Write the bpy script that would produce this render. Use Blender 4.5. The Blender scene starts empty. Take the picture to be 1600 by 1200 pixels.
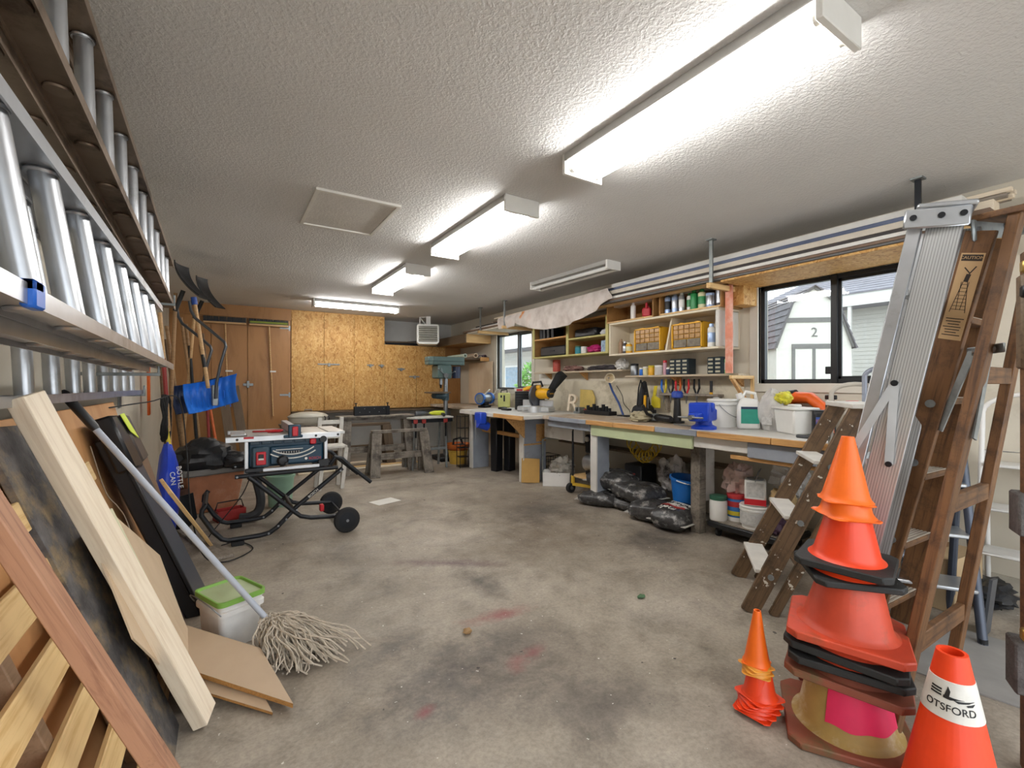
import bpy, bmesh, math, random
from mathutils import Vector as V, Matrix as Mx, Euler, noise as mnoise
random.seed(7)
SC = bpy.context.scene
COL = SC.collection
PI = math.pi

# ---------------------------------------------------------------- camera, world, exposure
cam_data = bpy.data.cameras.new('camera')
cam = bpy.data.objects.new('camera', cam_data)
COL.objects.link(cam)
cam_data.sensor_fit = 'HORIZONTAL'
cam_data.sensor_width = 36.0
cam_data.lens = 36.0 * 715.0 / 1600.0
cam_data.clip_start = 0.02
cam.location = (0.0, 0.0, 1.28)
cam.rotation_euler = (PI / 2, 0.0, -math.radians(32.357))
SC.camera = cam

world = bpy.data.worlds.new('overcast_sky')
SC.world = world
world.use_nodes = True
_bg = world.node_tree.nodes['Background']
_bg.inputs[0].default_value = (0.90, 0.95, 1.0, 1.0)
_bg.inputs[1].default_value = 2.1

vs = SC.view_settings
vs.view_transform = 'Standard'
vs.look = 'None'
vs.gamma = 1.0
vs.use_curve_mapping = False
vs.exposure = 0.82
TUBE_POWER = 27.0

# ---------------------------------------------------------------- colour and materials
def lin(c):
    return tuple((x / 12.92 if x <= 0.04045 else ((x + 0.055) / 1.055) ** 2.4) for x in c)

def hx(s):
    s = s.lstrip('#')
    return lin(tuple(int(s[i:i + 2], 16) / 255 for i in (0, 2, 4)))

def sc3(c, k):
    return tuple(min(1.0, max(0.0, x * k)) for x in c)

MATS = {}

def _base(name, rough, metal):
    m = bpy.data.materials.new(name)
    m.use_nodes = True
    nt = m.node_tree
    b = nt.nodes['Principled BSDF']
    b.inputs['Roughness'].default_value = rough
    b.inputs['Metallic'].default_value = metal
    return m, nt, b

def _noise(nt, scale, detail=4.0, rough=0.6, stretch=None, dist=0.0):
    tc = nt.nodes.new('ShaderNodeTexCoord')
    n = nt.nodes.new('ShaderNodeTexNoise')
    n.inputs['Scale'].default_value = scale
    n.inputs['Detail'].default_value = detail
    n.inputs['Roughness'].default_value = rough
    n.inputs['Distortion'].default_value = dist
    if stretch:
        mp = nt.nodes.new('ShaderNodeMapping')
        mp.inputs['Scale'].default_value = stretch
        nt.links.new(tc.outputs['Object'], mp.inputs['Vector'])
        nt.links.new(mp.outputs['Vector'], n.inputs['Vector'])
    else:
        nt.links.new(tc.outputs['Object'], n.inputs['Vector'])
    return n

def _ramp(nt, fac, stops):
    r = nt.nodes.new('ShaderNodeValToRGB')
    el = r.color_ramp.elements
    while len(el) < len(stops):
        el.new(0.5)
    for e, (p, c) in zip(el, stops):
        e.position = p
        e.color = (*c[:3], 1.0)
    nt.links.new(fac, r.inputs['Fac'])
    return r

def _mix(nt, fac, a, b, mode='MIX'):
    m = nt.nodes.new('ShaderNodeMix')
    m.data_type = 'RGBA'
    m.blend_type = mode
    if hasattr(fac, 'node'):
        nt.links.new(fac, m.inputs[0])
    else:
        m.inputs[0].default_value = fac
    for s, i in ((a, 6), (b, 7)):
        if hasattr(s, 'node'):
            nt.links.new(s, m.inputs[i])
        else:
            m.inputs[i].default_value = (*s[:3], 1.0)
    return m.outputs[2]

def _bump(nt, b, height, strength, distance=0.01):
    bp = nt.nodes.new('ShaderNodeBump')
    bp.inputs['Strength'].default_value = strength
    bp.inputs['Distance'].default_value = distance
    nt.links.new(height, bp.inputs['Height'])
    nt.links.new(bp.outputs['Normal'], b.inputs['Normal'])

def mat(name, col, rough=0.55, metal=0.0, var=0.12, scale=9.0, bump=0.0, bscale=80.0, dirt=None, dirt_at=0.62):
    """plain material with soft colour variation, optional relief and dirt blotches"""
    if name in MATS:
        return MATS[name]
    c = hx(col) if isinstance(col, str) else col
    m, nt, b = _base(name, rough, metal)
    n = _noise(nt, scale)
    r = _ramp(nt, n.outputs['Fac'], [(0.3, sc3(c, 1 - var)), (0.7, sc3(c, 1 + var))])
    out = r.outputs['Color']
    if dirt:
        n2 = _noise(nt, scale * 0.45, 8.0, 0.7)
        r2 = _ramp(nt, n2.outputs['Fac'], [(dirt_at - 0.1, (0, 0, 0)), (dirt_at + 0.06, (1, 1, 1))])
        out = _mix(nt, r2.outputs['Color'], out, hx(dirt))
    nt.links.new(out, b.inputs['Base Color'])
    if bump:
        n3 = _noise(nt, bscale, 5.0)
        _bump(nt, b, n3.outputs['Fac'], bump)
    MATS[name] = m
    return m

def wood(name, c1, c2, axis='X', scale=7.0, rough=0.6, ring=9.0, dirt=None, dirt_at=0.6, paint=None, paint_at=0.68):
    """wood with the grain along one object axis"""
    if name in MATS:
        return MATS[name]
    m, nt, b = _base(name, rough, 0.0)
    k = 'XYZ'.index(axis)
    st = [ring, ring, ring]
    st[k] = 0.55
    n = _noise(nt, scale, 5.0, 0.65, tuple(st), 0.6)
    r = _ramp(nt, n.outputs['Fac'], [(0.3, hx(c1)), (0.52, sc3(hx(c2), 0.95)), (0.72, hx(c2))])
    out = r.outputs['Color']
    if dirt:
        n2 = _noise(nt, scale * 0.7, 8.0, 0.75)
        r2 = _ramp(nt, n2.outputs['Fac'], [(dirt_at - 0.12, (0, 0, 0)), (dirt_at + 0.08, (1, 1, 1))])
        out = _mix(nt, r2.outputs['Color'], out, hx(dirt))
    if paint:
        n4 = _noise(nt, scale * 4.0, 3.0, 0.5)
        r4 = _ramp(nt, n4.outputs['Fac'], [(paint_at, (0, 0, 0)), (paint_at + 0.02, (1, 1, 1))])
        out = _mix(nt, r4.outputs['Color'], out, hx(paint))
    nt.links.new(out, b.inputs['Base Color'])
    _bump(nt, b, n.outputs['Fac'], 0.15, 0.004)
    MATS[name] = m
    return m

def osb(name, tint=1.0):
    if name in MATS:
        return MATS[name]
    m, nt, b = _base(name, 0.6, 0.0)
    n0 = _noise(nt, 9.0, 2.0)
    tc = nt.nodes.new('ShaderNodeTexCoord')
    mp = nt.nodes.new('ShaderNodeMapping')
    mp.inputs['Scale'].default_value = (1.0, 1.0, 0.45)
    nt.links.new(tc.outputs['Object'], mp.inputs['Vector'])
    mxv = _mix(nt, 0.12, mp.outputs['Vector'], n0.outputs['Color'])
    vo = nt.nodes.new('ShaderNodeTexVoronoi')
    vo.inputs['Scale'].default_value = 62.0
    nt.links.new(mxv, vo.inputs['Vector'])
    sep = nt.nodes.new('ShaderNodeSeparateColor')
    nt.links.new(vo.outputs['Color'], sep.inputs['Color'])
    r = _ramp(nt, sep.outputs[0], [(0.0, sc3(hx('#a87434'), tint)), (0.16, sc3(hx('#c4924c'), tint)), (0.6, sc3(hx('#d2a35f'), tint)),
                                   (1.0, sc3(hx('#dfb878'), tint))])
    n2 = _noise(nt, 26.0, 6.0, 0.7)
    r2 = _ramp(nt, n2.outputs['Fac'], [(0.64, (0, 0, 0)), (0.76, (0.8, 0.8, 0.8))])
    out = _mix(nt, r2.outputs['Color'], r.outputs['Color'], sc3(hx('#8f5f2a'), tint))
    n3 = _noise(nt, 1.4, 3.0)
    r3 = _ramp(nt, n3.outputs['Fac'], [(0.3, (0.82, 0.78, 0.72)), (0.7, (1.0, 1.0, 1.0))])
    out = _mix(nt, 1.0, out, r3.outputs['Color'], 'MULTIPLY')
    nt.links.new(out, b.inputs['Base Color'])
    _bump(nt, b, sep.outputs[0], 0.2, 0.003)
    MATS[name] = m
    return m

def glow(name, col, power):
    if name in MATS:
        return MATS[name]
    m, nt, b = _base(name, 0.4, 0.0)
    b.inputs['Base Color'].default_value = (*col, 1)
    b.inputs['Emission Color'].default_value = (*col, 1)
    b.inputs['Emission Strength'].default_value = power
    MATS[name] = m
    return m

def glass(name='window_glass', tint=(0.92, 0.96, 0.97)):
    if name in MATS:
        return MATS[name]
    m = bpy.data.materials.new(name)
    m.use_nodes = True
    nt = m.node_tree
    nt.nodes.clear()
    o = nt.nodes.new('ShaderNodeOutputMaterial')
    t = nt.nodes.new('ShaderNodeBsdfTransparent')
    t.inputs[0].default_value = (*tint, 1)
    g = nt.nodes.new('ShaderNodeBsdfGlossy')
    g.inputs['Roughness'].default_value = 0.03
    mx = nt.nodes.new('ShaderNodeMixShader')
    mx.inputs[0].default_value = 0.06
    nt.links.new(t.outputs[0], mx.inputs[1])
    nt.links.new(g.outputs[0], mx.inputs[2])
    nt.links.new(mx.outputs[0], o.inputs[0])
    MATS[name] = m
    return m

def film(name, col, alpha=0.5, rough=0.3):
    """thin clear or milky plastic"""
    if name in MATS:
        return MATS[name]
    m, nt, b = _base(name, rough, 0.0)
    c = hx(col)
    n = _noise(nt, 14.0)
    r = _ramp(nt, n.outputs['Fac'], [(0.3, sc3(c, 0.85)), (0.7, sc3(c, 1.1))])
    nt.links.new(r.outputs['Color'], b.inputs['Base Color'])
    b.inputs['Alpha'].default_value = alpha
    n2 = _noise(nt, 22.0, 4.0)
    _bump(nt, b, n2.outputs['Fac'], 0.6, 0.02)
    MATS[name] = m
    return m

# ---------------------------------------------------------------- mesh building
WM = {}          # world matrix of every object that parents others

def frame(p, q, up=(0, 0, 1)):
    """matrix whose X axis runs from p to q; Z is as near to up as it can be; origin at p"""
    p, q, up = V(p), V(q), V(up)
    x = (q - p).normalized()
    if abs(x.dot(up.normalized())) > 0.999:
        up = V((0, 1, 0)) if abs(x.y) < 0.9 else V((1, 0, 0))
    y = up.cross(x).normalized()
    z = x.cross(y)
    m = Mx((x, y, z)).transposed().to_4x4()
    m.translation = p
    return m

class MB:
    def __init__(s):
        s.v = []
        s.f = []
    def add(s, vs, fs, M=None):
        o = len(s.v)
        for a in vs:
            a = V(a)
            s.v.append(M @ a if M is not None else a)
        for f in fs:
            s.f.append(tuple(i + o for i in f))
        return s
    def box(s, c, d, M=None):
        x, y, z = d[0] / 2, d[1] / 2, d[2] / 2
        vs = [(c[0] + i * x, c[1] + j * y, c[2] + k * z) for k in (-1, 1) for j in (-1, 1) for i in (-1, 1)]
        return s.add(vs, [(0, 2, 3, 1), (4, 5, 7, 6), (0, 1, 5, 4), (2, 6, 7, 3), (0, 4, 6, 2), (1, 3, 7, 5)], M)
    def bb(s, a, b, M=None):
        return s.box([(a[i] + b[i]) / 2 for i in range(3)], [abs(b[i] - a[i]) for i in range(3)], M)
    def bar(s, p, q, w, h, up=(0, 0, 1)):
        L = (V(q) - V(p)).length
        return s.box((L / 2, 0, 0), (L, w, h), frame(p, q, up))
    def cyl(s, p, q, r, r2=None, n=14, cap=True):
        r2 = r if r2 is None else r2
        L = (V(q) - V(p)).length
        M = frame(p, q)
        vs = [(0, r * math.cos(2 * PI * i / n), r * math.sin(2 * PI * i / n)) for i in range(n)]
        vs += [(L, r2 * math.cos(2 * PI * i / n), r2 * math.sin(2 * PI * i / n)) for i in range(n)]
        fs = [(i, (i + 1) % n, n + (i + 1) % n, n + i) for i in range(n)]
        if cap:
            fs += [tuple(range(n))[::-1], tuple(range(n, 2 * n))]
        return s.add(vs, fs, M)
    def tube(s, pts, r, n=8, closed=False):
        pts = [V(p) for p in pts]
        k = len(pts)
        rings = []
        prev = None
        for i, p in enumerate(pts):
            a = pts[i - 1] if (i > 0 or closed) else p
            b = pts[(i + 1) % k] if (i < k - 1 or closed) else p
            t = (b - a).normalized()
            if prev is None:
                u = t.cross(V((0, 0, 1)))
                if u.length < 1e-3:
                    u = t.cross(V((1, 0, 0)))
                u.normalize()
            else:
                u = (prev - t * prev.dot(t))
                if u.length < 1e-4:
                    u = t.orthogonal()
                u.normalize()
            prev = u
            w = t.cross(u)
            rr = r[i] if isinstance(r, (list, tuple)) else r
            rings.append([p + (u * math.cos(2 * PI * j / n) + w * math.sin(2 * PI * j / n)) * rr for j in range(n)])
        vs = [x for g in rings for x in g]
        fs = []
        for i in range(k if closed else k - 1):
            a, b = i * n, ((i + 1) % k) * n
            fs += [(a + j, a + (j + 1) % n, b + (j + 1) % n, b + j) for j in range(n)]
        if not closed:
            fs += [tuple(range(n))[::-1], tuple(range((k - 1) * n, k * n))]
        return s.add(vs, fs)
    def lathe(s, prof, n=24, M=None):
        """profile of (radius, height) turned about local Z"""
        vs = []
        for r, z in prof:
            vs += [(max(r, 1e-4) * math.cos(2 * PI * j / n), max(r, 1e-4) * math.sin(2 * PI * j / n), z) for j in range(n)]
        fs = []
        for i in range(len(prof) - 1):
            fs += [(i * n + j, i * n + (j + 1) % n, (i + 1) * n + (j + 1) % n, (i + 1) * n + j) for j in range(n)]
        fs += [tuple(range(n))[::-1], tuple(range((len(prof) - 1) * n, len(prof) * n))]
        return s.add(vs, fs, M)
    def prism(s, poly, z0, z1, M=None):
        n = len(poly)
        vs = [(a, b, z0) for a, b in poly] + [(a, b, z1) for a, b in poly]
        fs = [tuple(range(n))[::-1], tuple(range(n, 2 * n))] + [(i, (i + 1) % n, n + (i + 1) % n, n + i) for i in range(n)]
        return s.add(vs, fs, M)
    def ball(s, c, r, nu=14, nv=9, M=None):
        rx, ry, rz = (r, r, r) if not isinstance(r, (list, tuple)) else r
        vs = []
        for j in range(nv + 1):
            t = PI * j / nv
            for i in range(nu):
                a = 2 * PI * i / nu
                k = max(math.sin(t), 1e-3)
                vs.append((c[0] + rx * k * math.cos(a), c[1] + ry * k * math.sin(a), c[2] - rz * math.cos(t)))
        fs = [(j * nu + i, j * nu + (i + 1) % nu, (j + 1) * nu + (i + 1) % nu, (j + 1) * nu + i) for j in range(nv) for i in range(nu)]
        fs += [tuple(range(nu))[::-1], tuple(range(nv * nu, nv * nu + nu))]
        return s.add(vs, fs, M)
    def sheet(s, fn, nu, nv, t=0.004):
        """a sheet with thickness t: fn(u, v) -> point, u and v in 0..1"""
        P0 = [[V(fn(i / nu, j / nv)) for i in range(nu + 1)] for j in range(nv + 1)]
        o = (nu + 1) * (nv + 1)
        top, bot = [], []
        for j in range(nv + 1):
            for i in range(nu + 1):
                du = P0[j][min(i + 1, nu)] - P0[j][max(i - 1, 0)]
                dv = P0[min(j + 1, nv)][i] - P0[max(j - 1, 0)][i]
                nn = du.cross(dv)
                nn = nn.normalized() if nn.length > 1e-9 else V((0, 0, 1))
                top.append(P0[j][i] + nn * t / 2)
                bot.append(P0[j][i] - nn * t / 2)
        w = nu + 1
        fs = []
        for j in range(nv):
            for i in range(nu):
                a = j * w + i
                fs.append((a, a + 1, a + 1 + w, a + w))
                fs.append((o + a, o + a + w, o + a + 1 + w, o + a + 1))
        for i in range(nu):
            fs.append((i, o + i, o + i + 1, i + 1))
            a = nv * w + i
            fs.append((a, a + 1, o + a + 1, o + a))
        for j in range(nv):
            a = j * w
            fs.append((a, a + w, o + a + w, o + a))
            a = j * w + nu
            fs.append((a, o + a, o + a + w, a + w))
        return s.add(top + bot, fs)
    def build(s, name, m, parent=None, w=False, bev=0.0, smooth=True, M=None, sub=0, seg=1):
        """link everything collected as ONE mesh object. w: the points are world points, else they are local to the parent."""
        vs = [V(a) for a in s.v]
        mw = Mx.Identity(4)
        if w:
            if parent is not None:
                inv = WM[parent.name].inverted()
                vs = [inv @ a for a in vs]
            else:
                c = V(((min(a.x for a in vs) + max(a.x for a in vs)) / 2, (min(a.y for a in vs) + max(a.y for a in vs)) / 2, min(a.z for a in vs)))
                vs = [a - c for a in vs]
                mw = Mx.Translation(c)
        elif M is not None:
            mw = M
        me = bpy.data.meshes.new(name)
        me.from_pydata([tuple(a) for a in vs], [], s.f)
        bm = bmesh.new()
        bm.from_mesh(me)
        bmesh.ops.recalc_face_normals(bm, faces=bm.faces)
        bm.to_mesh(me)
        bm.free()
        if smooth:
            me.polygons.foreach_set('use_smooth', [True] * len(me.polygons))
            me.set_sharp_from_angle(angle=0.65)
        o = bpy.data.objects.new(name, me)
        COL.objects.link(o)
        if m is not None:
            me.materials.append(MATS[m] if isinstance(m, str) else m)
        o.matrix_basis = mw
        pw = Mx.Identity(4)
        if parent is not None:
            o.parent = parent
            pw = WM[parent.name]
        WM[o.name] = pw @ mw
        if bev:
            b = o.modifiers.new('bevel', 'BEVEL')
            b.width = bev
            b.segments = seg
            b.limit_method = 'ANGLE'
            b.angle_limit = 0.6
        if sub:
            b = o.modifiers.new('sub', 'SUBSURF')
            b.levels = sub
            b.render_levels = sub
        return o

def tag(o, label, cat, group=None, kind=None):
    o['label'] = label
    o['category'] = cat
    if group:
        o['group'] = group
    if kind:
        o['kind'] = kind
    return o

def T(name, label, cat, loc=(0, 0, 0), rz=0.0, group=None, M=None):
    """a thing: an Empty at its base that parents its parts"""
    o = bpy.data.objects.new(name, None)
    o.empty_display_size = 0.1
    COL.objects.link(o)
    m = M if M is not None else Mx.Translation(V(loc)) @ Mx.Rotation(rz, 4, 'Z')
    o.matrix_basis = m
    WM[o.name] = m.copy()
    return tag(o, label, cat, group)

def struct(o, label=None):
    o['kind'] = 'structure'
    if label:
        o['label'] = label
    return o

def board(name, p, q, w, t, m, up=(0, 0, 1), parent=None, bev=0.003):
    """one straight board from p to q (world points), w wide across up, t thick along up, grain along its own X"""
    L = (V(q) - V(p)).length
    M = frame(p, q, up)
    b = MB().box((L / 2, 0, 0), (L, w, t))
    if parent is not None:
        M = WM[parent.name].inverted() @ M
    return b.build(name, m, parent, M=M, bev=bev)

def text(name, body, size, m, parent, M, ext=0.0006, align='CENTER', wrap=None):
    """flat print as thin geometry; M is local to the parent: letters run along X, up is Y, they face Z"""
    cu = bpy.data.curves.new(name, 'FONT')
    cu.body = body
    cu.size = size
    cu.extrude = ext
    cu.align_x = align
    cu.align_y = 'CENTER'
    tmp = bpy.data.objects.new('tmp_text', cu)
    me = bpy.data.meshes.new_from_object(tmp)
    bpy.data.objects.remove(tmp)
    bpy.data.curves.remove(cu)
    me.name = name
    if wrap:
        for v in me.vertices:
            v.co = wrap(v.co.copy())
    me.materials.clear()
    me.materials.append(MATS[m] if isinstance(m, str) else m)
    o = bpy.data.objects.new(name, me)
    COL.objects.link(o)
    o.parent = parent
    o.matrix_basis = M
    return o

def face_M(o, xdir, updir):
    x = V(xdir).normalized()
    u = V(updir).normalized()
    z = x.cross(u)
    m = Mx((x, u, z)).transposed().to_4x4()
    m.translation = V(o)
    return m

# shared palette
mat('white_paint', '#dcdad3', 0.5, var=0.05)
mat('white_plastic', '#e4e3de', 0.35, var=0.04)
mat('black_plastic', '#16171a', 0.45, var=0.2)
mat('black_rubber', '#1b1b1c', 0.75, var=0.25, bump=0.2)
mat('dark_metal', '#24262a', 0.4, 0.6, var=0.2)
mat('aluminium', '#b9bcc0', 0.34, 0.85, var=0.14, scale=5, dirt='#7d7a74', dirt_at=0.66)
mat('brown_reflect_aluminium', '#8d7c6c', 0.45, 0.7, var=0.2, scale=6, dirt='#4a3a2c', dirt_at=0.6)  # brown of reflected wood painted into the metal, mixed with dirt
mat('steel', '#8c8f92', 0.35, 0.85, var=0.15)
mat('galvanised', '#8f9494', 0.45, 0.7, var=0.25, scale=14)
mat('brass', '#b89a55', 0.35, 0.8, var=0.1)
wood('pine', '#c49a62', '#e2bd85')
wood('pale_pine', '#d9c6ab', '#efe0c8', scale=6)
wood('old_wood', '#6f655a', '#9a8f82', dirt='#4f463d', dirt_at=0.6)
wood('ladder_wood', '#452a17', '#74502f', dirt='#2f1e12', dirt_at=0.63)
wood('oak_handle', '#a9814f', '#cda676')
wood('plywood', '#b98147', '#d0995a', axis='Z', ring=3.0, scale=3.0)
osb('osb_board')
# ---------------------------------------------------------------- the setting
XL, XR, YF, YB, ZC = -0.66, 4.08, -1.0, 8.85, 2.52

def floor_material():
    m, nt, b = _base('concrete_floor', 0.62, 0.0)
    n1 = _noise(nt, 0.9, 8.0, 0.62)
    r1 = _ramp(nt, n1.outputs['Fac'], [(0.3, hx('#8d8275')), (0.48, hx('#a89d8e')), (0.7, hx('#c0b6a8'))])
    n2 = _noise(nt, 7.0, 10.0, 0.75)
    r2 = _ramp(nt, n2.outputs['Fac'], [(0.32, (0.55, 0.54, 0.54)), (0.5, (0.88, 0.88, 0.88)), (0.66, (1.0, 1.0, 1.0))])
    col = _mix(nt, 0.8, r1.outputs['Color'], r2.outputs['Color'], 'MULTIPLY')
    nm = _noise(nt, 2.1, 9.0, 0.72, None, 0.4)
    rm = _ramp(nt, nm.outputs['Fac'], [(0.33, (0.5, 0.485, 0.47)), (0.47, (0.86, 0.85, 0.84)), (0.62, (1.04, 1.04, 1.04))])
    col = _mix(nt, 0.85, col, rm.outputs['Color'], 'MULTIPLY')
    ng = _noise(nt, 60.0, 4.0, 0.7)
    rg = _ramp(nt, ng.outputs['Fac'], [(0.35, (0.72, 0.72, 0.72)), (0.6, (1.05, 1.05, 1.05))])
    col = _mix(nt, 0.7, col, rg.outputs['Color'], 'MULTIPLY')
    nw = _noise(nt, 5.5, 12.0, 0.8)
    def stain(x, y, rx, ry, ang, c, k):
        nonlocal col
        tc = nt.nodes.new('ShaderNodeTexCoord')
        mp = nt.nodes.new('ShaderNodeMapping')
        mp.vector_type = 'TEXTURE'
        mp.inputs['Location'].default_value = (x, y, 0)
        mp.inputs['Rotation'].default_value = (0, 0, ang)
        mp.inputs['Scale'].default_value = (rx, ry, 50)
        nt.links.new(tc.outputs['Object'], mp.inputs['Vector'])
        ln = nt.nodes.new('ShaderNodeVectorMath')
        ln.operation = 'LENGTH'
        nt.links.new(mp.outputs['Vector'], ln.inputs[0])
        ad = nt.nodes.new('ShaderNodeMath')
        ad.operation = 'MULTIPLY_ADD'
        nt.links.new(nw.outputs['Fac'], ad.inputs[0])
        ad.inputs[1].default_value = 2.5
        nt.links.new(ln.outputs['Value'], ad.inputs[2])
        k = min(0.95, k * 1.2)
        rp = _ramp(nt, ad.outputs['Value'], [(0.0, (k, k, k)), (0.999, (0, 0, 0))])
        mr = nt.nodes.new('ShaderNodeMapRange')
        mr.inputs[1].default_value = 0.95
        mr.inputs[2].default_value = 2.1
        nt.links.new(ad.outputs['Value'], mr.inputs[0])
        nt.links.new(mr.outputs[0], rp.inputs['Fac'])
        col = _mix(nt, rp.outputs['Color'], col, c)
    dark, warm, red, purple = hx('#3f3a38'), hx('#5c4c3a'), hx('#8a3a42'), hx('#5d4650')
    for s in ((3.05, 2.55, 0.75, 0.4, 0.5, dark, 0.85), (2.75, 3.75, 0.8, 0.5, 0.3, dark, 0.7), (2.2, 3.1, 1.1, 0.7, 0.4, warm, 0.6),
              (1.37, 3.0, 0.62, 0.10, -0.61, purple, 0.8), (1.41, 2.58, 0.46, 0.14, -1.5, dark, 0.7), (1.28, 2.19, 0.30, 0.085, -0.09, red, 0.85),
              (0.84, 1.88, 0.45, 0.32, 0.2, dark, 0.75), (1.15, 1.76, 0.12, 0.08, 0.6, red, 0.7), (1.26, 1.79, 0.13, 0.07, 0.3, red, 0.6), (1.27, 1.36, 0.42, 0.24, -0.5, dark, 0.65), (1.2, 1.95, 0.35, 0.2, 0.0, dark, 0.4),
              (0.72, 2.2, 0.35, 0.12, 0.4, dark, 0.6), (0.75, 1.7, 0.5, 0.3, 0.2, dark, 0.45), (3.3, 1.9, 0.5, 0.3, 0.4, warm, 0.6),
              (1.4, 4.6, 0.9, 0.5, 0.0, warm, 0.35), (0.67, 1.69, 0.07, 0.045, 0.3, red, 0.75)):
        stain(*s)
    n5 = _noise(nt, 38.0, 2.0, 0.5)
    r5 = _ramp(nt, n5.outputs['Fac'], [(0.735, (0, 0, 0)), (0.75, (1, 1, 1))])
    col = _mix(nt, r5.outputs['Color'], col, hx('#d2cdc4'))
    n6 = _noise(nt, 21.0, 2.0, 0.5)
    r6 = _ramp(nt, n6.outputs['Fac'], [(0.74, (0, 0, 0)), (0.77, (1, 1, 1))])
    col = _mix(nt, r6.outputs['Color'], col, hx('#3d3733'))
    nt.links.new(col, b.inputs['Base Color'])
    rr = _ramp(nt, n2.outputs['Fac'], [(0.3, (0.45,) * 3), (0.7, (0.75,) * 3)])
    nt.links.new(rr.outputs['Color'], b.inputs['Roughness'])
    _bump(nt, b, n2.outputs['Fac'], 0.12, 0.01)
    return m

def ceiling_material():
    m, nt, b = _base('textured_ceiling', 0.85, 0.0)
    n = _noise(nt, 68.0, 3.0, 0.55)
    r = _ramp(nt, n.outputs['Fac'], [(0.42, (0, 0, 0)), (0.62, (1, 1, 1))])
    n2 = _noise(nt, 0.8, 4.0)
    r2 = _ramp(nt, n2.outputs['Fac'], [(0.3, hx('#d4d3d1')), (0.7, hx('#e0dfdd'))])
    nt.links.new(r2.outputs['Color'], b.inputs['Base Color'])
    _bump(nt, b, r.outputs['Color'], 0.5, 0.004)
    return m

FLOOR_M, CEIL_M = floor_material(), ceiling_material()
mat('cream_wall', '#cdc5b4', 0.75, var=0.05, scale=2.0, dirt='#a89c86', dirt_at=0.68)
mat('grey_wall', '#b9b9b6', 0.75, var=0.04)
struct(MB().bb((XL - 0.1, YF - 6.0, -0.1), (XR + 0.15, YB + 0.1, 0.0)).build('floor', FLOOR_M, smooth=False), 'stained bare concrete floor of the workshop')
struct(MB().bb((XL - 0.1, YF - 0.1, ZC), (XR + 0.15, YB + 0.1, ZC + 0.1)).build('ceiling', CEIL_M, smooth=False), 'white ceiling with a knocked-down rough texture')
struct(MB().bb((XL - 0.1, YF - 0.1, 0), (XL, YB + 0.1, ZC)).build('wall_left', MATS['cream_wall'], smooth=False), 'cream side wall behind the ladders')
struct(MB().bb((XL, YB, 0), (XR, YB + 0.1, ZC)).build('wall_back', MATS['grey_wall'], smooth=False), 'pale grey end wall behind the cupboards')
wf = MB()
wf.bb((XL, YF - 0.12, 0), (-0.4, YF, ZC)).bb((3.9, YF - 0.12, 0), (XR, YF, ZC)).bb((-0.4, YF - 0.12, 2.3), (3.9, YF, ZC))  # doorway out of view, added and widened to let sky light in as fill
struct(wf.build('wall_front', MATS['cream_wall'], smooth=False), 'unseen wall behind the camera with a doorway added for fill light')
WIN = [(1.10, 2.29, 1.285, 2.15), (5.85, 6.92, 1.19, 2.13)]
wr = MB()
ys = [YF - 0.1, 1.10, 2.29, 5.85, 6.92, YB + 0.1]
for i in range(5):
    y0, y1 = ys[i], ys[i + 1]
    if i in (1, 3):
        _, _, z0, z1 = WIN[0 if i == 1 else 1]
        wr.bb((XR, y0, 0), (XR + 0.15, y1, z0)).bb((XR, y0, z1), (XR + 0.15, y1, ZC))
    else:
        wr.bb((XR, y0, 0), (XR + 0.15, y1, ZC))
struct(wr.build('wall_right', MATS['cream_wall'], smooth=False), 'cream side wall with two windows above the workbench')
struct(MB().bb((XR - 0.015, YF, 0), (XR, 2.0, 0.1)).build('baseboard_right', mat('baseboard_paint', '#b5ad9d', 0.6), smooth=False), 'scuffed cream baseboard at the foot of the side wall')

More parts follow.
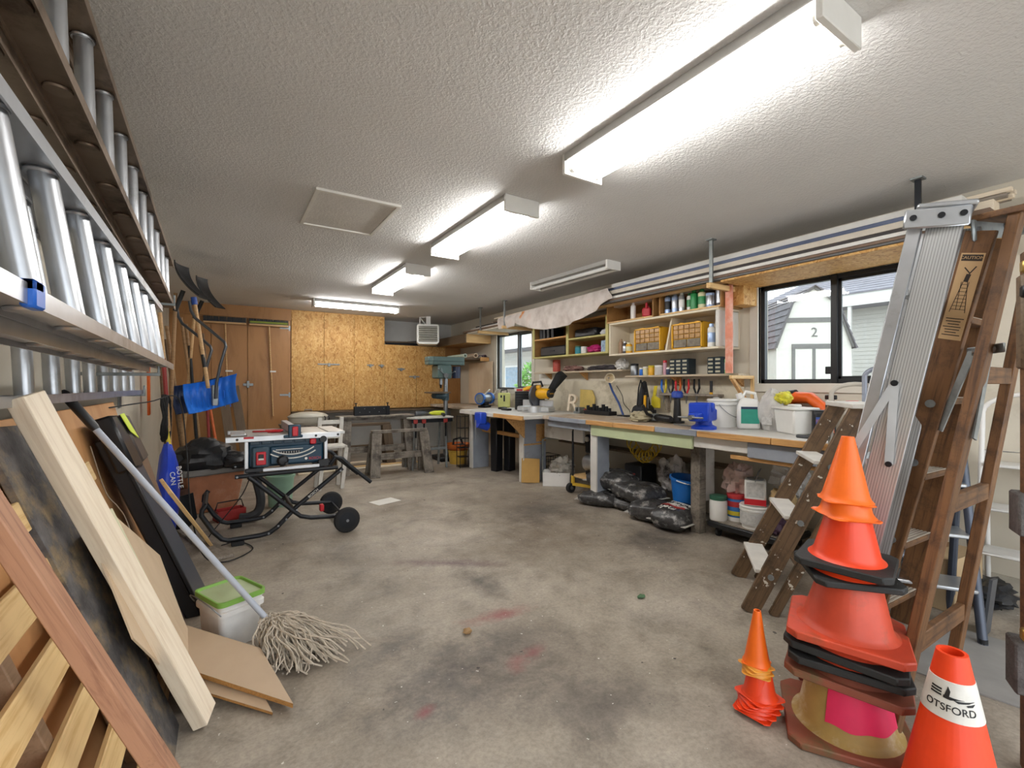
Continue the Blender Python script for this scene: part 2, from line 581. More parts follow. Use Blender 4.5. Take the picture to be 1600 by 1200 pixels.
def window(idx, y0, y1, z0, z1, ym, fm, fw, label):
    w = bpy.data.objects.new('window_%d' % idx, None)
    COL.objects.link(w)
    loc = Mx.Translation((XR, (y0 + y1) / 2, z0))
    w.matrix_basis = loc
    WM[w.name] = loc
    struct(w, label)
    xa, xb = XR + 0.03, XR + 0.08
    f = MB().bb((xa, y0, z0), (xb, y1, z0 + fw)).bb((xa, y0, z1 - fw), (xb, y1, z1)).bb((xa, y0, z0), (xb, y0 + fw, z1)).bb((xa, y1 - fw, z0), (xb, y1, z1))
    f.build('window_frame', fm, w, w=True, bev=0.003)
    MB().bb((xa - 0.012, ym - fw * 0.65, z0), (xb, ym + fw * 0.65, z1)).build('mullion', fm, w, w=True, bev=0.003)
    s = fw * 0.6
    sx0, sx1 = XR + 0.045, XR + 0.065
    sb = MB().bb((sx0, y0 + fw, z0 + fw), (sx1, ym - fw * 0.6, z0 + fw + s)).bb((sx0, y0 + fw, z1 - fw - s), (sx1, ym - fw * 0.6, z1 - fw))
    sb.bb((sx0, y0 + fw, z0 + fw), (sx1, y0 + fw + s, z1 - fw)).bb((sx0, ym - fw * 0.6 - s, z0 + fw), (sx1, ym - fw * 0.6, z1 - fw))
    sb.build('sash', fm, w, w=True, bev=0.002)
    for a, b_ in ((y0 + fw, ym - fw * 0.6), (ym + fw * 0.6, y1 - fw)):
        MB().bb((XR + 0.053, a, z0 + fw), (XR + 0.057, b_, z1 - fw)).build('pane', glass(), w, w=True, smooth=False)
    t = mat('window_trim', '#d3cec2', 0.55, var=0.04)
    tw = 0.075
    for p, q in (((XR - 0.018, y0 - tw, z0 - tw), (XR + 0.03, y1 + tw, z0)), ((XR - 0.018, y1, z0), (XR + 0.03, y1 + tw, z1 + 0.03)),
                 ((XR - 0.018, y0 - tw, z0), (XR + 0.03, y0, z1 + 0.03)), ((XR - 0.018, y0, z1), (XR + 0.03, y1, z1 + 0.03))):
        MB().bb(p, q).build('trim_board', t, w, w=True, bev=0.003)
    return w

w1 = window(1, *WIN[0], 1.70, mat('black_frame', '#1d1e20', 0.45, var=0.1), 0.036, 'black framed sliding window behind the leaning ladders')
MB().bb((XR + 0.012, 1.72, 1.36), (XR + 0.03, 1.76, 1.42)).build('latch', 'black_plastic', w1, w=True, bev=0.004)
window(2, *WIN[1], 6.28, mat('grey_frame', '#6d7073', 0.45, 0.4, var=0.1), 0.032, 'grey framed sliding window at the far end of the bench')

# ---------------------------------------------------------------- outdoors
mat('outdoor_ground', '#a8a49c', 0.9, var=0.1, scale=2)
struct(MB().bb((XR + 0.15, -25, -0.12), (45, 45, -0.02)).build('ground_outside', MATS['outdoor_ground'], smooth=False), 'pale gravel ground outside the windows')
mat('shed_siding', '#c6c1b7', 0.7, var=0.04)
mat('shed_trim', '#6a6763', 0.7, var=0.08)
mat('shingle', '#5f5a5c', 0.85, var=0.3, scale=6)

def shed():
    t = T('garden_shed', 'cream barn-roofed garden shed numbered 2 outside the window', 'shed', (15.2, 6.85, 0), math.radians(-40))
    # local: gable faces -Y, ridge runs along +Y
    W, E1, K, A, L = 1.06, 2.45, 3.75, 4.2, 4.0
    kx = 0.62
    gable = [(-W, 0), (W, 0), (W, E1), (kx, K), (0, A), (-kx, K), (-W, E1)]
    MB().prism(gable, 0, L, Mx.Rotation(PI / 2, 4, 'X') @ Mx.Translation((0, 0, -L))).build('body', 'shed_siding', t, smooth=False)
    roof = MB()
    for s in (-1, 1):
        for (x0, z0), (x1, z1) in (((W + 0.08, E1 - 0.1), (kx, K + 0.03)), ((kx, K + 0.03), (0, A + 0.06))):
            n = 7 if z1 < A else 3
            for i in range(n):
                a, c = i / n, (i + 1) / n
                pa = V((s * (x0 + (x1 - x0) * a), 0, z0 + (z1 - z0) * a))
                pb = V((s * (x0 + (x1 - x0) * c), 0, z0 + (z1 - z0) * c))
                nn = V((s * (z1 - z0), 0, s * s * (x0 - x1))).normalized()
                vs = [pa + nn * 0.05, pb + nn * 0.02, pb, pa]
                vs = [v + V((0, -0.12, 0)) for v in vs] + [v + V((0, L + 0.1, 0)) for v in vs]
                roof.add(vs, [(0, 1, 2, 3), (7, 6, 5, 4), (0, 4, 5, 1), (1, 5, 6, 2), (2, 6, 7, 3), (3, 7, 4, 0)])
    roof.build('shingle_roof', 'shingle', t, smooth=False)
    MB().bb((-0.84, -0.03, 3.16), (0.84, 0, 3.3)).build('trim_band', 'shed_trim', t, bev=0.004)
    MB().bb((-0.62, -0.03, 2.35), (0.62, 0.0, 2.5)).bb((-0.62, -0.03, 0), (-0.53, 0, 2.35)).bb((0.53, -0.03, 0), (0.62, 0, 2.35)).bb((-0.045, -0.03, 0), (0.045, 0, 2.35)).build('door_trim', 'shed_trim', t)
    for s in (-1, 1):
        MB().bb((s * 0.045, -0.02, 0.03), (s * 0.53, 0.0, 2.35)).build('door', 'shed_siding', t)
    text('number', '2', 0.4, 'shed_trim', t, face_M((0.02, -0.012, 2.84), (1, 0, 0), (0, 0, 1)), 0.006)
    for s in (-1, 1):
        MB().bar((s * (W + 0.04), -0.05, E1 - 0.05), (s * kx, -0.05, K + 0.02), 0.03, 0.09).bar((s * kx, -0.05, K + 0.02), (0, -0.05, A + 0.03), 0.03, 0.09).build('barge_board', 'shed_trim', t)
shed()

def house(loc, rz, L, label, D=6.0, eave=2.5, name='neighbour_house', porch=True):
    t = T(name, label, 'house', loc, rz)
    # local: long wall faces -Y, runs along X
    MB().bb((0, 0, 0), (L, D, eave + 0.1)).build('wall', mat('house_siding', '#b9b5ad', 0.7, var=0.04), t, smooth=False)
    for i in range(int((eave - 0.1) / 0.17)):
        z = 0.12 + i * 0.17
        MB().bb((0, -0.018, z), (L, 0.0, z + 0.15)).build('siding_board', 'house_siding', t, smooth=False)
    MB().bb((-0.4, -1.1, eave), (L + 0.4, -1.06, eave + 0.5)).build('fascia', mat('fascia_white', '#cfccc6', 0.6, var=0.03), t, smooth=False)
    rf = MB()
    n = 8
    for i in range(n):
        a, c = i / n, (i + 1) / n
        y0, y1 = -1.15 + a * 4.2, -1.15 + c * 4.2
        z0, z1 = eave + 0.5 + a * 1.5, eave + 0.5 + c * 1.5
        vs = [(-0.4, y0, z0 + 0.05), (-0.4, y1, z1 + 0.02), (-0.4, y1, z1 - 0.04), (-0.4, y0, z0 - 0.02)]
        vs += [(L + 0.4, b, c2) for _, b, c2 in vs]
        rf.add(vs, [(3, 2, 1, 0), (4, 5, 6, 7), (0, 1, 5, 4), (1, 2, 6, 5), (2, 3, 7, 6), (3, 0, 4, 7)])
    rf.build('roof', mat('house_roof', '#77747a', 0.85, var=0.2, scale=4), t, smooth=False)
    MB().bb((-0.4, -1.06, eave), (L + 0.4, 0, eave + 0.03)).build('soffit', mat('soffit', '#8d8a90', 0.8, var=0.05), t, smooth=False)
    if porch:
        k = 0.8
        while k < L:
            MB().bb((k, -1.05, 0), (k + 0.12, -0.93, eave)).build('post', 'fascia_white', t)
            k += 2.6
    x = 1.6
    while x + 1.0 < L:
        f = MB().bb((x, -0.05, 1.0), (x + 1.0, -0.01, 2.0)).build('window', 'fascia_white', t)
        MB().bb((x + 0.07, -0.06, 1.07), (x + 0.93, -0.045, 1.93)).build('pane', mat('house_pane', '#6f8392', 0.15, var=0.15), f)
        x += 3.4
house((23.0, 12.0, 0), math.radians(-90), 12.0, 'pale sided house with a covered porch beyond the shed', eave=4.5)
house((9.6, 24.0, 0), math.radians(-90), 14.0, 'pale house with grey eaves outside the far window', porch=False)

def hedge(c, r, label):
    rnd = random.Random(3)
    b = MB()
    for i in range(2600):
        a, z = rnd.uniform(0, 2 * PI), rnd.uniform(-0.9, 1)
        k = math.sqrt(max(0, 1 - z * z)) * rnd.uniform(0.75, 1.0)
        p = V((c[0] + r[0] * k * math.cos(a), c[1] + r[1] * k * math.sin(a), c[2] + r[2] * z))
        d = V((rnd.uniform(-1, 1), rnd.uniform(-1, 1), rnd.uniform(-0.5, 1))).normalized()
        e = d.orthogonal().normalized()
        s = rnd.uniform(0.05, 0.1)
        b.add([p, p + d * s + e * s * 0.4, p + d * s * 2, p + d * s - e * s * 0.4], [(0, 1, 2, 3)])
    t = T('leafy_shrub', label, 'shrub', (c[0], c[1], 0))
    o = b.build('foliage', mat('hedge_leaf', '#6f9a4a', 0.6, var=0.4, scale=5), t, w=True, smooth=False)
    o['kind'] = 'stuff'
    MB().cyl((c[0], c[1], -0.05), (c[0], c[1], c[2] + 0.2), 0.07, 0.03).build('stem', 'old_wood', t, w=True)
hedge((6.9, 9.35, 0.95), (0.75, 0.75, 0.95), 'bright green shrub outside the far window')

# ---------------------------------------------------------------- ceiling lights
mat('fixture_white', '#e8e7e2', 0.4, var=0.03)
TUBE = glow('lit_tube', (1.0, 0.985, 0.965), TUBE_POWER)
OFF = mat('unlit_tube', '#e9e9e6', 0.3, var=0.02)

def light(loc, rz, label, lit=True, tubes=2, L=1.25, W=0.27, drop=0.11):
    t = T('fluorescent_light', label, 'ceiling light', (loc[0], loc[1], ZC), rz, 'fluorescent lights on the ceiling')
    # local: tubes run along Y
    h = L / 2
    MB().bb((-W * 0.5, -h, -0.042), (W * 0.5, h, 0.0)).build('housing', mat('housing_greyed_white', '#a9a7a2', 0.5, var=0.03), t, bev=0.004)  # white housing, its colour greyed to offset glare between the tubes
    prof = [(-0.045, -0.042), (0.045, -0.042), (0.03, -0.062), (-0.03, -0.062)]
    MB().prism(prof, -h, h, Mx.Rotation(PI / 2, 4, 'X')).build('ballast_cover', 'housing_greyed_white', t)
    for s in (-1, 1):
        MB().bb((-W / 2, s * h - 0.012, -drop), (W / 2, s * h + 0.012, 0.0)).build('end_plate', 'fixture_white', t, bev=0.003)
    xs = (-W * 0.31, W * 0.31) if tubes == 2 else (0.0,)
    for x in xs:
        tb = MB().cyl((x, -h + 0.035, -0.075), (x, h - 0.035, -0.075), 0.019, n=16).build('tube', TUBE if lit else OFF, t)
        for s in (-1, 1):
            MB().cyl((x, s * (h - 0.035), -0.075), (x, s * (h - 0.012), -0.075), 0.02, n=12).build('socket', 'white_plastic', tb)
    return t
light((1.69, 1.31), 0.0, 'lit two-tube fluorescent light nearest the camera')
light((1.69, 3.17), 0.0, 'lit two-tube fluorescent light in the middle of the row')
light((1.72, 5.16), 0.0, 'lit two-tube fluorescent light farthest along the row')
light((1.75, 7.2), PI / 2, 'lit fluorescent light running across the room near the cupboards', W=0.2)
light((3.3, 3.97), 0.04, 'switched-off fluorescent light beside the lumber rack', lit=False, W=0.2, drop=0.09)

def attic_hatch():
    t = T('attic_hatch', 'rectangular attic access panel set in the ceiling', 'hatch', (0.775, 3.46, ZC), 0.0)
    MB().bb((-0.25, -0.345, -0.006), (0.25, 0.345, 0.0)).build('panel', mat('hatch_paint', '#d2cfc9', 0.8, var=0.05, bump=0.3, bscale=60), t)
    for p, q in (((-0.275, -0.37, -0.016), (-0.25, 0.37, 0)), ((0.25, -0.37, -0.016), (0.275, 0.37, 0)), ((-0.25, -0.37, -0.016), (0.25, -0.345, 0)), ((-0.25, 0.345, -0.016), (0.25, 0.37, 0))):
        MB().bb(p, q).build('trim_strip', 'white_paint', t)
attic_hatch()

# ---------------------------------------------------------------- cupboards on the end wall
wood('door_plywood', '#8f602e', '#a87742', axis='Z', ring=2.5, scale=2.6, rough=0.45)
YC = 8.38

def closets():
    t = T('plywood_closet', 'full-height closet with two varnished plywood doors', 'closet', (0.15, YC, 0))
    MB().bb((XL + 0.005, YC + 0.02, 0), (0.965, YB - 0.005, ZC - 0.003)).build('body', 'door_plywood', t, w=True, smooth=False)
    MB().bb((XL + 0.005, YC, 2.33), (0.97, YC + 0.02, ZC)).build('header_board', 'door_plywood', t, w=True, bev=0.002)
    for x0, x1 in ((-0.66, -0.146), (-0.14, 0.337), (0.345, 0.955)):
        d = MB().bb((x0, YC - 0.002, 0.06), (x1, YC + 0.018, 2.322)).build('door', 'door_plywood', t, w=True, bev=0.003)
        if x0 > 0.3:
            for z in (2.2, 1.1, 0.3):
                MB().bb((0.80, YC - 0.008, z - 0.015), (0.95, YC - 0.002, z + 0.015)).bb((0.93, YC - 0.014, z - 0.04), (0.955, YC - 0.002, z + 0.04)).build('hinge', 'galvanised', d, w=True)
            MB().bb((0.28, YC - 0.02, 1.25), (0.42, YC - 0.002, 1.29)).bb((0.33, YC - 0.035, 1.22), (0.365, YC - 0.002, 1.33)).build('hasp', 'galvanised', d, w=True, bev=0.003)
    t = T('tall_cupboard', 'tall chipboard-faced cupboard reaching the ceiling', 'cupboard', (1.75, YC, 0.82))
    MB().bb((0.97, YC + 0.015, 0.82), (2.525, YB - 0.005, ZC - 0.003)).build('body', 'osb_board', t, w=True, smooth=False)
    for x0, x1 in ((0.972, 1.482), (1.486, 1.988), (1.992, 2.53)):
        MB().bb((x0, YC, 0.83), (x1, YC + 0.015, ZC - 0.01)).build('door_panel', 'osb_board', t, w=True, bev=0.002)
    def latch(x, z, wd, par):
        MB().bb((x - wd / 2, YC - 0.012, z - 0.012), (x + wd / 2, YC, z + 0.012)).bb((x - 0.02, YC - 0.03, z - 0.035), (x + 0.02, YC - 0.002, z + 0.02)).build('hasp', 'galvanised', par, w=True, bev=0.002)
    latch(1.56, 1.62, 0.36, t)
    latch(2.27, 1.62, 0.12, t)
    latch(2.47, 1.62, 0.1, t)
    t = T('low_cupboard', 'shorter chipboard-faced cupboard beside the drill press', 'cupboard', (3.2, YC, 0.83))
    MB().bb((2.53, YC + 0.015, 0.83), (XR - 0.005, YB - 0.005, 2.0)).build('body', 'osb_board', t, w=True, smooth=False)
    for x0, x1 in ((2.534, 3.14), (3.144, 3.74)):
        MB().bb((x0, YC, 0.84), (x1, YC + 0.015, 2.01)).build('door_panel', 'osb_board', t, w=True, bev=0.002)
    MB().bb((3.744, YC, 0.84), (XR - 0.005, YC + 0.015, 2.01)).build('side_panel', 'door_plywood', t, w=True, bev=0.002)
    latch(2.84, 1.56, 0.14, t)
    latch(3.1, 1.42, 0.2, t)
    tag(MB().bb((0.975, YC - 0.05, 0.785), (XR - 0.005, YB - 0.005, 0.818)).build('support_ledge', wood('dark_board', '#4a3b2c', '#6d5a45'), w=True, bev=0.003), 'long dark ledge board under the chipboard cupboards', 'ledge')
    # odds and ends lying on top of the low cupboard
    rnd = random.Random(5)
    labs = ['rusty iron bar on top of the low cupboard', 'grey pipe on top of the low cupboard', 'dark plank on top of the low cupboard', 'thin pale rod on top of the low cupboard']
    for i, (lab, m_) in enumerate(zip(labs, ('dark_metal', 'galvanised', 'dark_board', 'steel'))):
        y = YC + 0.08 + 0.09 * i
        if i in (0, 2):
            o = board('iron_bar' if i == 0 else 'plank', (2.58, y, 2.035 + 0.02 * i), (3.7, y + 0.03, 2.06 + 0.02 * i), 0.06, 0.04, m_)
        else:
            o = MB().cyl((2.56, y, 2.03), (3.4, y + 0.05, 2.06 + 0.03 * i), 0.014).build('pipe', m_, w=True)
        tag(o, lab, 'pipe' if i % 2 else 'bar')
closets()

def heater():
    t = T('unit_heater', 'white boxy electric unit heater hung from the ceiling', 'heater', (3.2, 7.95, 2.0), math.radians(-20))
    W, D, Hh = 0.40, 0.34, 0.36
    prof = [(-W / 2 + 0.04, 0), (W / 2 - 0.04, 0), (W / 2, 0.04), (W / 2, Hh - 0.03), (W / 2 - 0.03, Hh), (-W / 2 + 0.03, Hh), (-W / 2, Hh - 0.03), (-W / 2, 0.04)]
    MB().prism(prof, -D / 2, D / 2, Mx.Rotation(PI / 2, 4, 'X')).build('case', 'fixture_white', t, bev=0.006)
    MB().bb((-W / 2 + 0.035, -D / 2 - 0.004, 0.045), (W / 2 - 0.035, -D / 2 + 0.002, Hh - 0.035)).build('grille_back', mat('heater_dark', '#6e6a5e', 0.6), t)
    for i in range(7):
        z = 0.06 + i * 0.04
        MB().bar((-W / 2 + 0.035, -D / 2 - 0.014, z), (W / 2 - 0.035, -D / 2 - 0.014, z), 0.028, 0.004, (0, 0.4, 1)).build('louvre', 'fixture_white', t)
    b = MB().bb((-0.03, -0.02, Hh), (0.05, 0.02, 0.52)).bar((-0.03, 0.0, Hh), (-0.14, 0.1, 0.52), 0.02, 0.012).bar((-0.14, 0.1, Hh), (-0.14, 0.1, 0.52), 0.02, 0.012).bar((-0.14, 0.1, 0.515), (0.05, 0, 0.515), 0.03, 0.01)
    b.build('bracket', 'fixture_white', t)
heater()
# ---------------------------------------------------------------- ladders hung on the left wall
def side_ladder(label, x, y0, y1, zb, zt, slope, rail_m, rung_m, sections, first, rr, cap=None, xt=None):
    """a ladder hung on its side: rails run along Y one above the other, rungs stand upright. sections: x offsets of its halves"""
    t = T('extension_ladder' if len(sections) > 1 else 'straight_ladder', label, 'ladder', (x, (y0 + y1) / 2, zb + slope * (y0 + y1) / 2))
    def zz(z, y):
        return z + slope * y
    xt = x if xt is None else xt
    for k, dx in enumerate(sections):
        off = 0.0 if k == 0 else 0.03
        ya, yb = (y0, y1) if k == 0 else (y0 - 0.1, y1 - 0.35)
        for zr, xx in ((zb, x), (zt, xt)):
            b = MB()
            pa, pb = (xx + dx, ya, zz(zr, ya) - off), (xx + dx, yb, zz(zr, yb) - off)
            b.bar(pa, pb, 0.076, 0.006)
            for s in (-1, 1):
                b.bar((pa[0] + s * 0.038, pa[1], pa[2]), (pb[0] + s * 0.038, pb[1], pb[2]), 0.005, 0.034)
            b.build('rail', rail_m, t, w=True)
        y = first + (0.0 if k == 0 else 0.14)
        while y < yb - 0.08:
            p, q = (x + dx, y, zz(zb, y) - off - 0.004), (xt + dx, y, zz(zt, y) - off + 0.004)
            r = MB().cyl(p, q, rr, n=14).build('rung', rung_m, t, w=True)
            for c, cm in (((p[0], y, p[2] - 0.001), rail_m), ((q[0], y, q[2] - 0.012), rung_m)):
                MB().lathe([(rr * 0.8, -0.005), (rr * 1.2, -0.005), (rr * 1.3, 0.0), (rr * 1.2, 0.004)], 16, Mx.Translation(c)).build('rung_collar', cm, r, w=True)
            y += 0.302
    if cap:
        MB().bb((x + 0.03, cap - 0.02, zz(zb, cap) - 0.022), (x + 0.05, cap + 0.03, zz(zb, cap) + 0.024)).bb((x - 0.035, cap - 0.02, zz(zb, cap) + 0.004), (x + 0.05, cap + 0.02, zz(zb, cap) + 0.024)).build('end_cap', mat('blue_plastic', '#1f63c4', 0.4, var=0.06), t, w=True, bev=0.004)['label'] = 'blue plastic end cap'
    return t
side_ladder('dirty aluminium extension ladder with painted brown reflections hung highest on the left wall', -0.36, 0.5, 4.6, 2.135, 2.475, -0.052, 'brown_reflect_aluminium', 'aluminium', (0.0, -0.083), 0.73, 0.024, xt=-0.37)
side_ladder('bright aluminium extension ladder with a blue cap hung in the middle', -0.30, 0.6, 3.6, 1.438, 1.80, -0.014, 'aluminium', 'aluminium', (0.0, -0.083), 0.88, 0.026, cap=1.04, xt=-0.355)
side_ladder('single ladder section hung lowest and closest to the left wall', -0.56, 1.0, 4.6, 1.235, 1.575, -0.004, 'aluminium', 'aluminium', (0.0,), 1.27, 0.026, xt=-0.575)

def wall_hook(y, z, lab, reach=0.4):
    t = T('ladder_hook', lab, 'wall hook', (XL, y, z), 0, 'steel hooks that carry the ladders')
    MB().bb((XL, y - 0.04, z - 0.1), (XL + 0.012, y + 0.04, z + 0.1)).build('plate', 'galvanised', t, w=True, bev=0.002)
    MB().bb((XL, y - 0.012, z - 0.012), (XL + reach, y + 0.012, z + 0.006)).bb((XL + reach - 0.012, y - 0.012, z), (XL + reach, y + 0.012, z + 0.07)).build('arm', 'galvanised', t, w=True, bev=0.002)
wall_hook(4.5, 1.199, 'steel wall hook holding the far end of the lowest ladder', 0.16)
wall_hook(3.3, 1.338, 'steel wall hook under the far end of the middle ladder', 0.36)
wall_hook(4.3, 1.883, 'steel wall hook under the far end of the highest ladder', 0.36)

# ---------------------------------------------------------------- timber leaning at the left
def lean(x0, k, y, z):
    return V((x0 - k * z, y, z))

def slab(name, x0, k, pts, t, m, label, cat, bev=0.003, parent=None):
    """a flat piece lying in the leaning plane X = x0 - k*Z; pts are (y, z) corners"""
    n = V((1, 0, k)).normalized()
    u = V((0, 1, 0))
    v = V((-k, 0, 1)).normalized()
    o = V((x0, 0, 0))
    L = math.sqrt(1 + k * k)
    M = Mx((u, v, n)).transposed().to_4x4()
    y0 = sum(p[0] for p in pts) / len(pts)
    M.translation = o + V((0, y0, 0))
    b = MB().prism([(p[0] - y0, p[1] * L) for p in pts], -t, 0.0)
    if parent is not None:
        M = WM[parent.name].inverted() @ M
    ob = b.build(name, m, parent, M=M, bev=bev)
    if label:
        tag(ob, label, cat)
    return ob
wood('birch_ply', '#b5804c', '#cb9763', axis='Y', ring=2.2, scale=2.4)
wood('thin_ply', '#c3a888', '#d3bb9c', axis='Y', ring=2.5, scale=2.5)
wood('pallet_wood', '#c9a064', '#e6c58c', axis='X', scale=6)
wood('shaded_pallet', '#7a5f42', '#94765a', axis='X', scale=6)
wood('red_fir', '#946650', '#bb8c6e', dirt='#5e3a2c', dirt_at=0.7)
mat('tarred_wood', '#565352', 0.7, var=0.6, scale=11, bump=0.5, bscale=40, dirt='#94805f', dirt_at=0.57)
wood('chipboard_edge', '#9a6c3a', '#c08d50', ring=4, scale=30)
mat('chip_face', '#b79f84', 0.5, var=0.06, scale=4)
slab('plywood_sheet', -0.30, 0.255, [(0.4, 0.0), (3.85, 0.0), (3.9, 1.165), (0.4, 1.165)], 0.018, 'birch_ply', 'large swirly-grained plywood sheet leaning on the left wall', 'plywood')

def pallet():
    t = T('wooden_pallet', 'yellow wooden pallet leaning on the left wall', 'pallet', (-0.2, 1.6, 0))
    x0, k = -0.17, 0.33
    for i, (z0, z1, y1) in enumerate(((0.02, 0.11, 2.62), (0.2, 0.29, 2.58), (0.36, 0.45, 2.66), (0.52, 0.61, 2.6), (0.68, 0.78, 2.55), (0.86, 0.95, 2.64))):
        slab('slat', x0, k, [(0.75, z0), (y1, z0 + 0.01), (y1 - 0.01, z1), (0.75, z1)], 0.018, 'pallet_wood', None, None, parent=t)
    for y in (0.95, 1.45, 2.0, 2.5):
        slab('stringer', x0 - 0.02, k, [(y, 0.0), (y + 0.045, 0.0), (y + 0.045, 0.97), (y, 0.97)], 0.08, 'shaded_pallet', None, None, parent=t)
pallet()
slab('dark_plank', -0.135, 0.36, [(1.86, 0.0), (2.12, 0.0), (2.22, 1.143), (1.82, 1.16)], 0.022, 'tarred_wood', 'wide plank blackened with tar and old paint', 'plank')
tag(board('fir_board', (-0.035, 1.53, 0.02), (-0.5, 1.40, 1.22), 0.075, 0.04, 'red_fir', (1, 0, 0.36)), 'reddish fir two-by-four with nail holes leaning at the front', 'board')
tag(board('pine_board', (-0.055, 2.085, 0.02), (-0.505, 1.96, 1.245), 0.1, 0.05, 'pale_pine', (1, -0.35, 0.36)), 'clean pale pine two-by-four leaning across the others', 'board')
tag(board('treated_board', (-0.075, 2.2, 0.02), (-0.36, 2.17, 0.82), 0.06, 0.03, wood('treated_pine', '#b9b592', '#d3cfac'), (1, -0.35, 0.36)), 'greenish treated board behind the pale pine two-by-four', 'board')
slab('thin_plywood_offcut', -0.075, 0.36, [(1.9, 0.46), (2.2, 0.03), (2.55, 0.03), (2.57, 0.203), (2.70, 0.475), (2.3, 0.79), (2.0, 0.8)], 0.006, 'thin_ply', 'thin light plywood offcut with clipped corners', 'plywood', bev=0)

def black_cabinet():
    t = T('flat_black_cabinet', 'long flat black panel case leaning on the left wall', 'cabinet', (-0.1, 3.2, 0))
    x0, k = -0.085, 0.36
    slab('case', x0 - 0.01, k, [(3.06, 0.0), (3.46, 0.0), (3.30, 1.02), (2.96, 1.02)], 0.07, mat('black_case', '#17181c', 0.4, var=0.15), None, None, parent=t, bev=0.008)
    slab('front_panel', x0, k, [(3.08, 0.01), (3.45, 0.01), (3.31, 0.98), (2.98, 0.98)], 0.012, mat('charcoal_panel', '#43464f', 0.35, var=0.08), None, None, parent=t)
    slab('edge_strip', x0 + 0.006, k, [(3.045, 0.0), (3.07, 0.0), (2.96, 1.0), (2.935, 1.0)], 0.016, 'black_plastic', None, None, parent=t)
black_cabinet()
def tool_case():
    t = T('black_tool_case', 'black hard case with a lime note wedged above the panel', 'tool case', (-0.42, 3.0, 0.9))
    slab('body', -0.05, 0.36, [(2.92, 0.86), (3.14, 0.84), (3.14, 1.12), (2.92, 1.13)], 0.08, mat('case_black', '#121317', 0.35, var=0.2), None, None, parent=t, bev=0.012)
    slab('lid', -0.045, 0.36, [(3.15, 0.86), (3.36, 0.86), (3.33, 1.11), (3.15, 1.12)], 0.08, mat('case_brown', '#443c38', 0.4, var=0.1), None, None, parent=t, bev=0.012)
    slab('paper_note', -0.036, 0.36, [(3.06, 1.125), (3.17, 1.125), (3.26, 0.98), (3.12, 1.03)], 0.003, mat('lime_paper', '#d6e84a', 0.6, var=0.05), None, None, parent=t, bev=0)
tool_case()
slab('brown_hardboard', -0.2, 0.30, [(3.5, 0.0), (3.9, 0.0), (4.02, 0.88), (3.66, 0.9)], 0.012, mat('hardboard', '#7b6048', 0.6, var=0.08), 'brown hardboard strip behind the black panel', 'hardboard')
tag(board('tan_plank', (-0.08, 4.35, 0.013), (-0.31, 3.7, 0.62), 0.14, 0.022, 'pine', (1, 0.2, 0.5)), 'tan pine plank slanting down beside the black panel', 'plank')
tag(board('floor_plank', (-0.28, 4.9, 0.012), (0.02, 3.95, 0.012), 0.12, 0.022, 'old_wood'), 'grey plank lying on the floor by the wall', 'plank')

# ---------------------------------------------------------------- mop, pail, chipboard
def mop():
    p, q = V((-0.575, 2.66, 1.25)), V((0.19, 2.495, 0.135))
    t = T('string_mop', 'cotton string mop with a grey pole across the pail', 'mop', (0.3, 2.48, 0))
    d = (q - p).normalized()
    MB().cyl(p + d * 0.2, q, 0.0135, n=14).build('pole', mat('mop_pole', '#aab0bb', 0.4, var=0.05), t, w=True)
    MB().tube([p, p + d * 0.015, p + d * 0.19, p + d * 0.205], [0.012, 0.019, 0.018, 0.0145], 14).build('grip', 'black_plastic', t, w=True)
    MB().cyl(q - d * 0.02, q + d * 0.06, 0.02, 0.035).build('collar', mat('mop_collar', '#a7a397', 0.6), t, w=True)
    rnd = random.Random(11)
    b = MB()
    for i in range(560):
        a = rnd.uniform(0, 2 * PI)
        spread = rnd.random()
        # strands fall from the collar, bulge outward and trail to the right along the floor
        s = q + d * 0.03 + V((rnd.uniform(-0.03, 0.03), rnd.uniform(-0.03, 0.03), 0.015))
        L = rnd.uniform(0.35, 1.0)
        dirx = V((0.15 + 0.21 * math.cos(a), -0.22 + 0.20 * math.sin(a), 0)) * L
        e = V((s.x + dirx.x * 0.75, s.y + dirx.y * 0.75, 0.008 + rnd.random() ** 2 * 0.05))
        if i % 4 == 0:
            e = e + V((0.16, -0.03, 0)) * rnd.random()
        top = s + V((dirx.x * 0.25 + rnd.uniform(-0.02, 0.02), dirx.y * 0.3 + rnd.uniform(-0.02, 0.02), rnd.uniform(0.02, 0.09)))
        mid = s.lerp(e, 0.7) + V((rnd.uniform(-0.07, 0.07), rnd.uniform(-0.07, 0.07), rnd.uniform(0.0, 0.10)))
        wig = [s, top, mid, e]
        pts = []
        for j in range(11):
            u = j / 10
            a0, a1, a2, a3 = wig
            pt = a0 * (1 - u) ** 3 + a1 * 3 * u * (1 - u) ** 2 + a2 * 3 * u * u * (1 - u) + a3 * u ** 3
            pt = pt + V((math.sin(u * 14 + i) * 0.011, math.cos(u * 12 + i * 2) * 0.011, math.sin(u * 11 + i * 3) * 0.006)) * min(1.0, u * 3)
            pt.z = max(pt.z, 0.006)
            pts.append(pt)
        b.tube(pts, 0.0036, 5)
    o = b.build('mop_strings', mat('cotton', '#b9ad9c', 0.9, var=0.22, scale=30), t, w=True)
    o['kind'] = 'stuff'
mop()

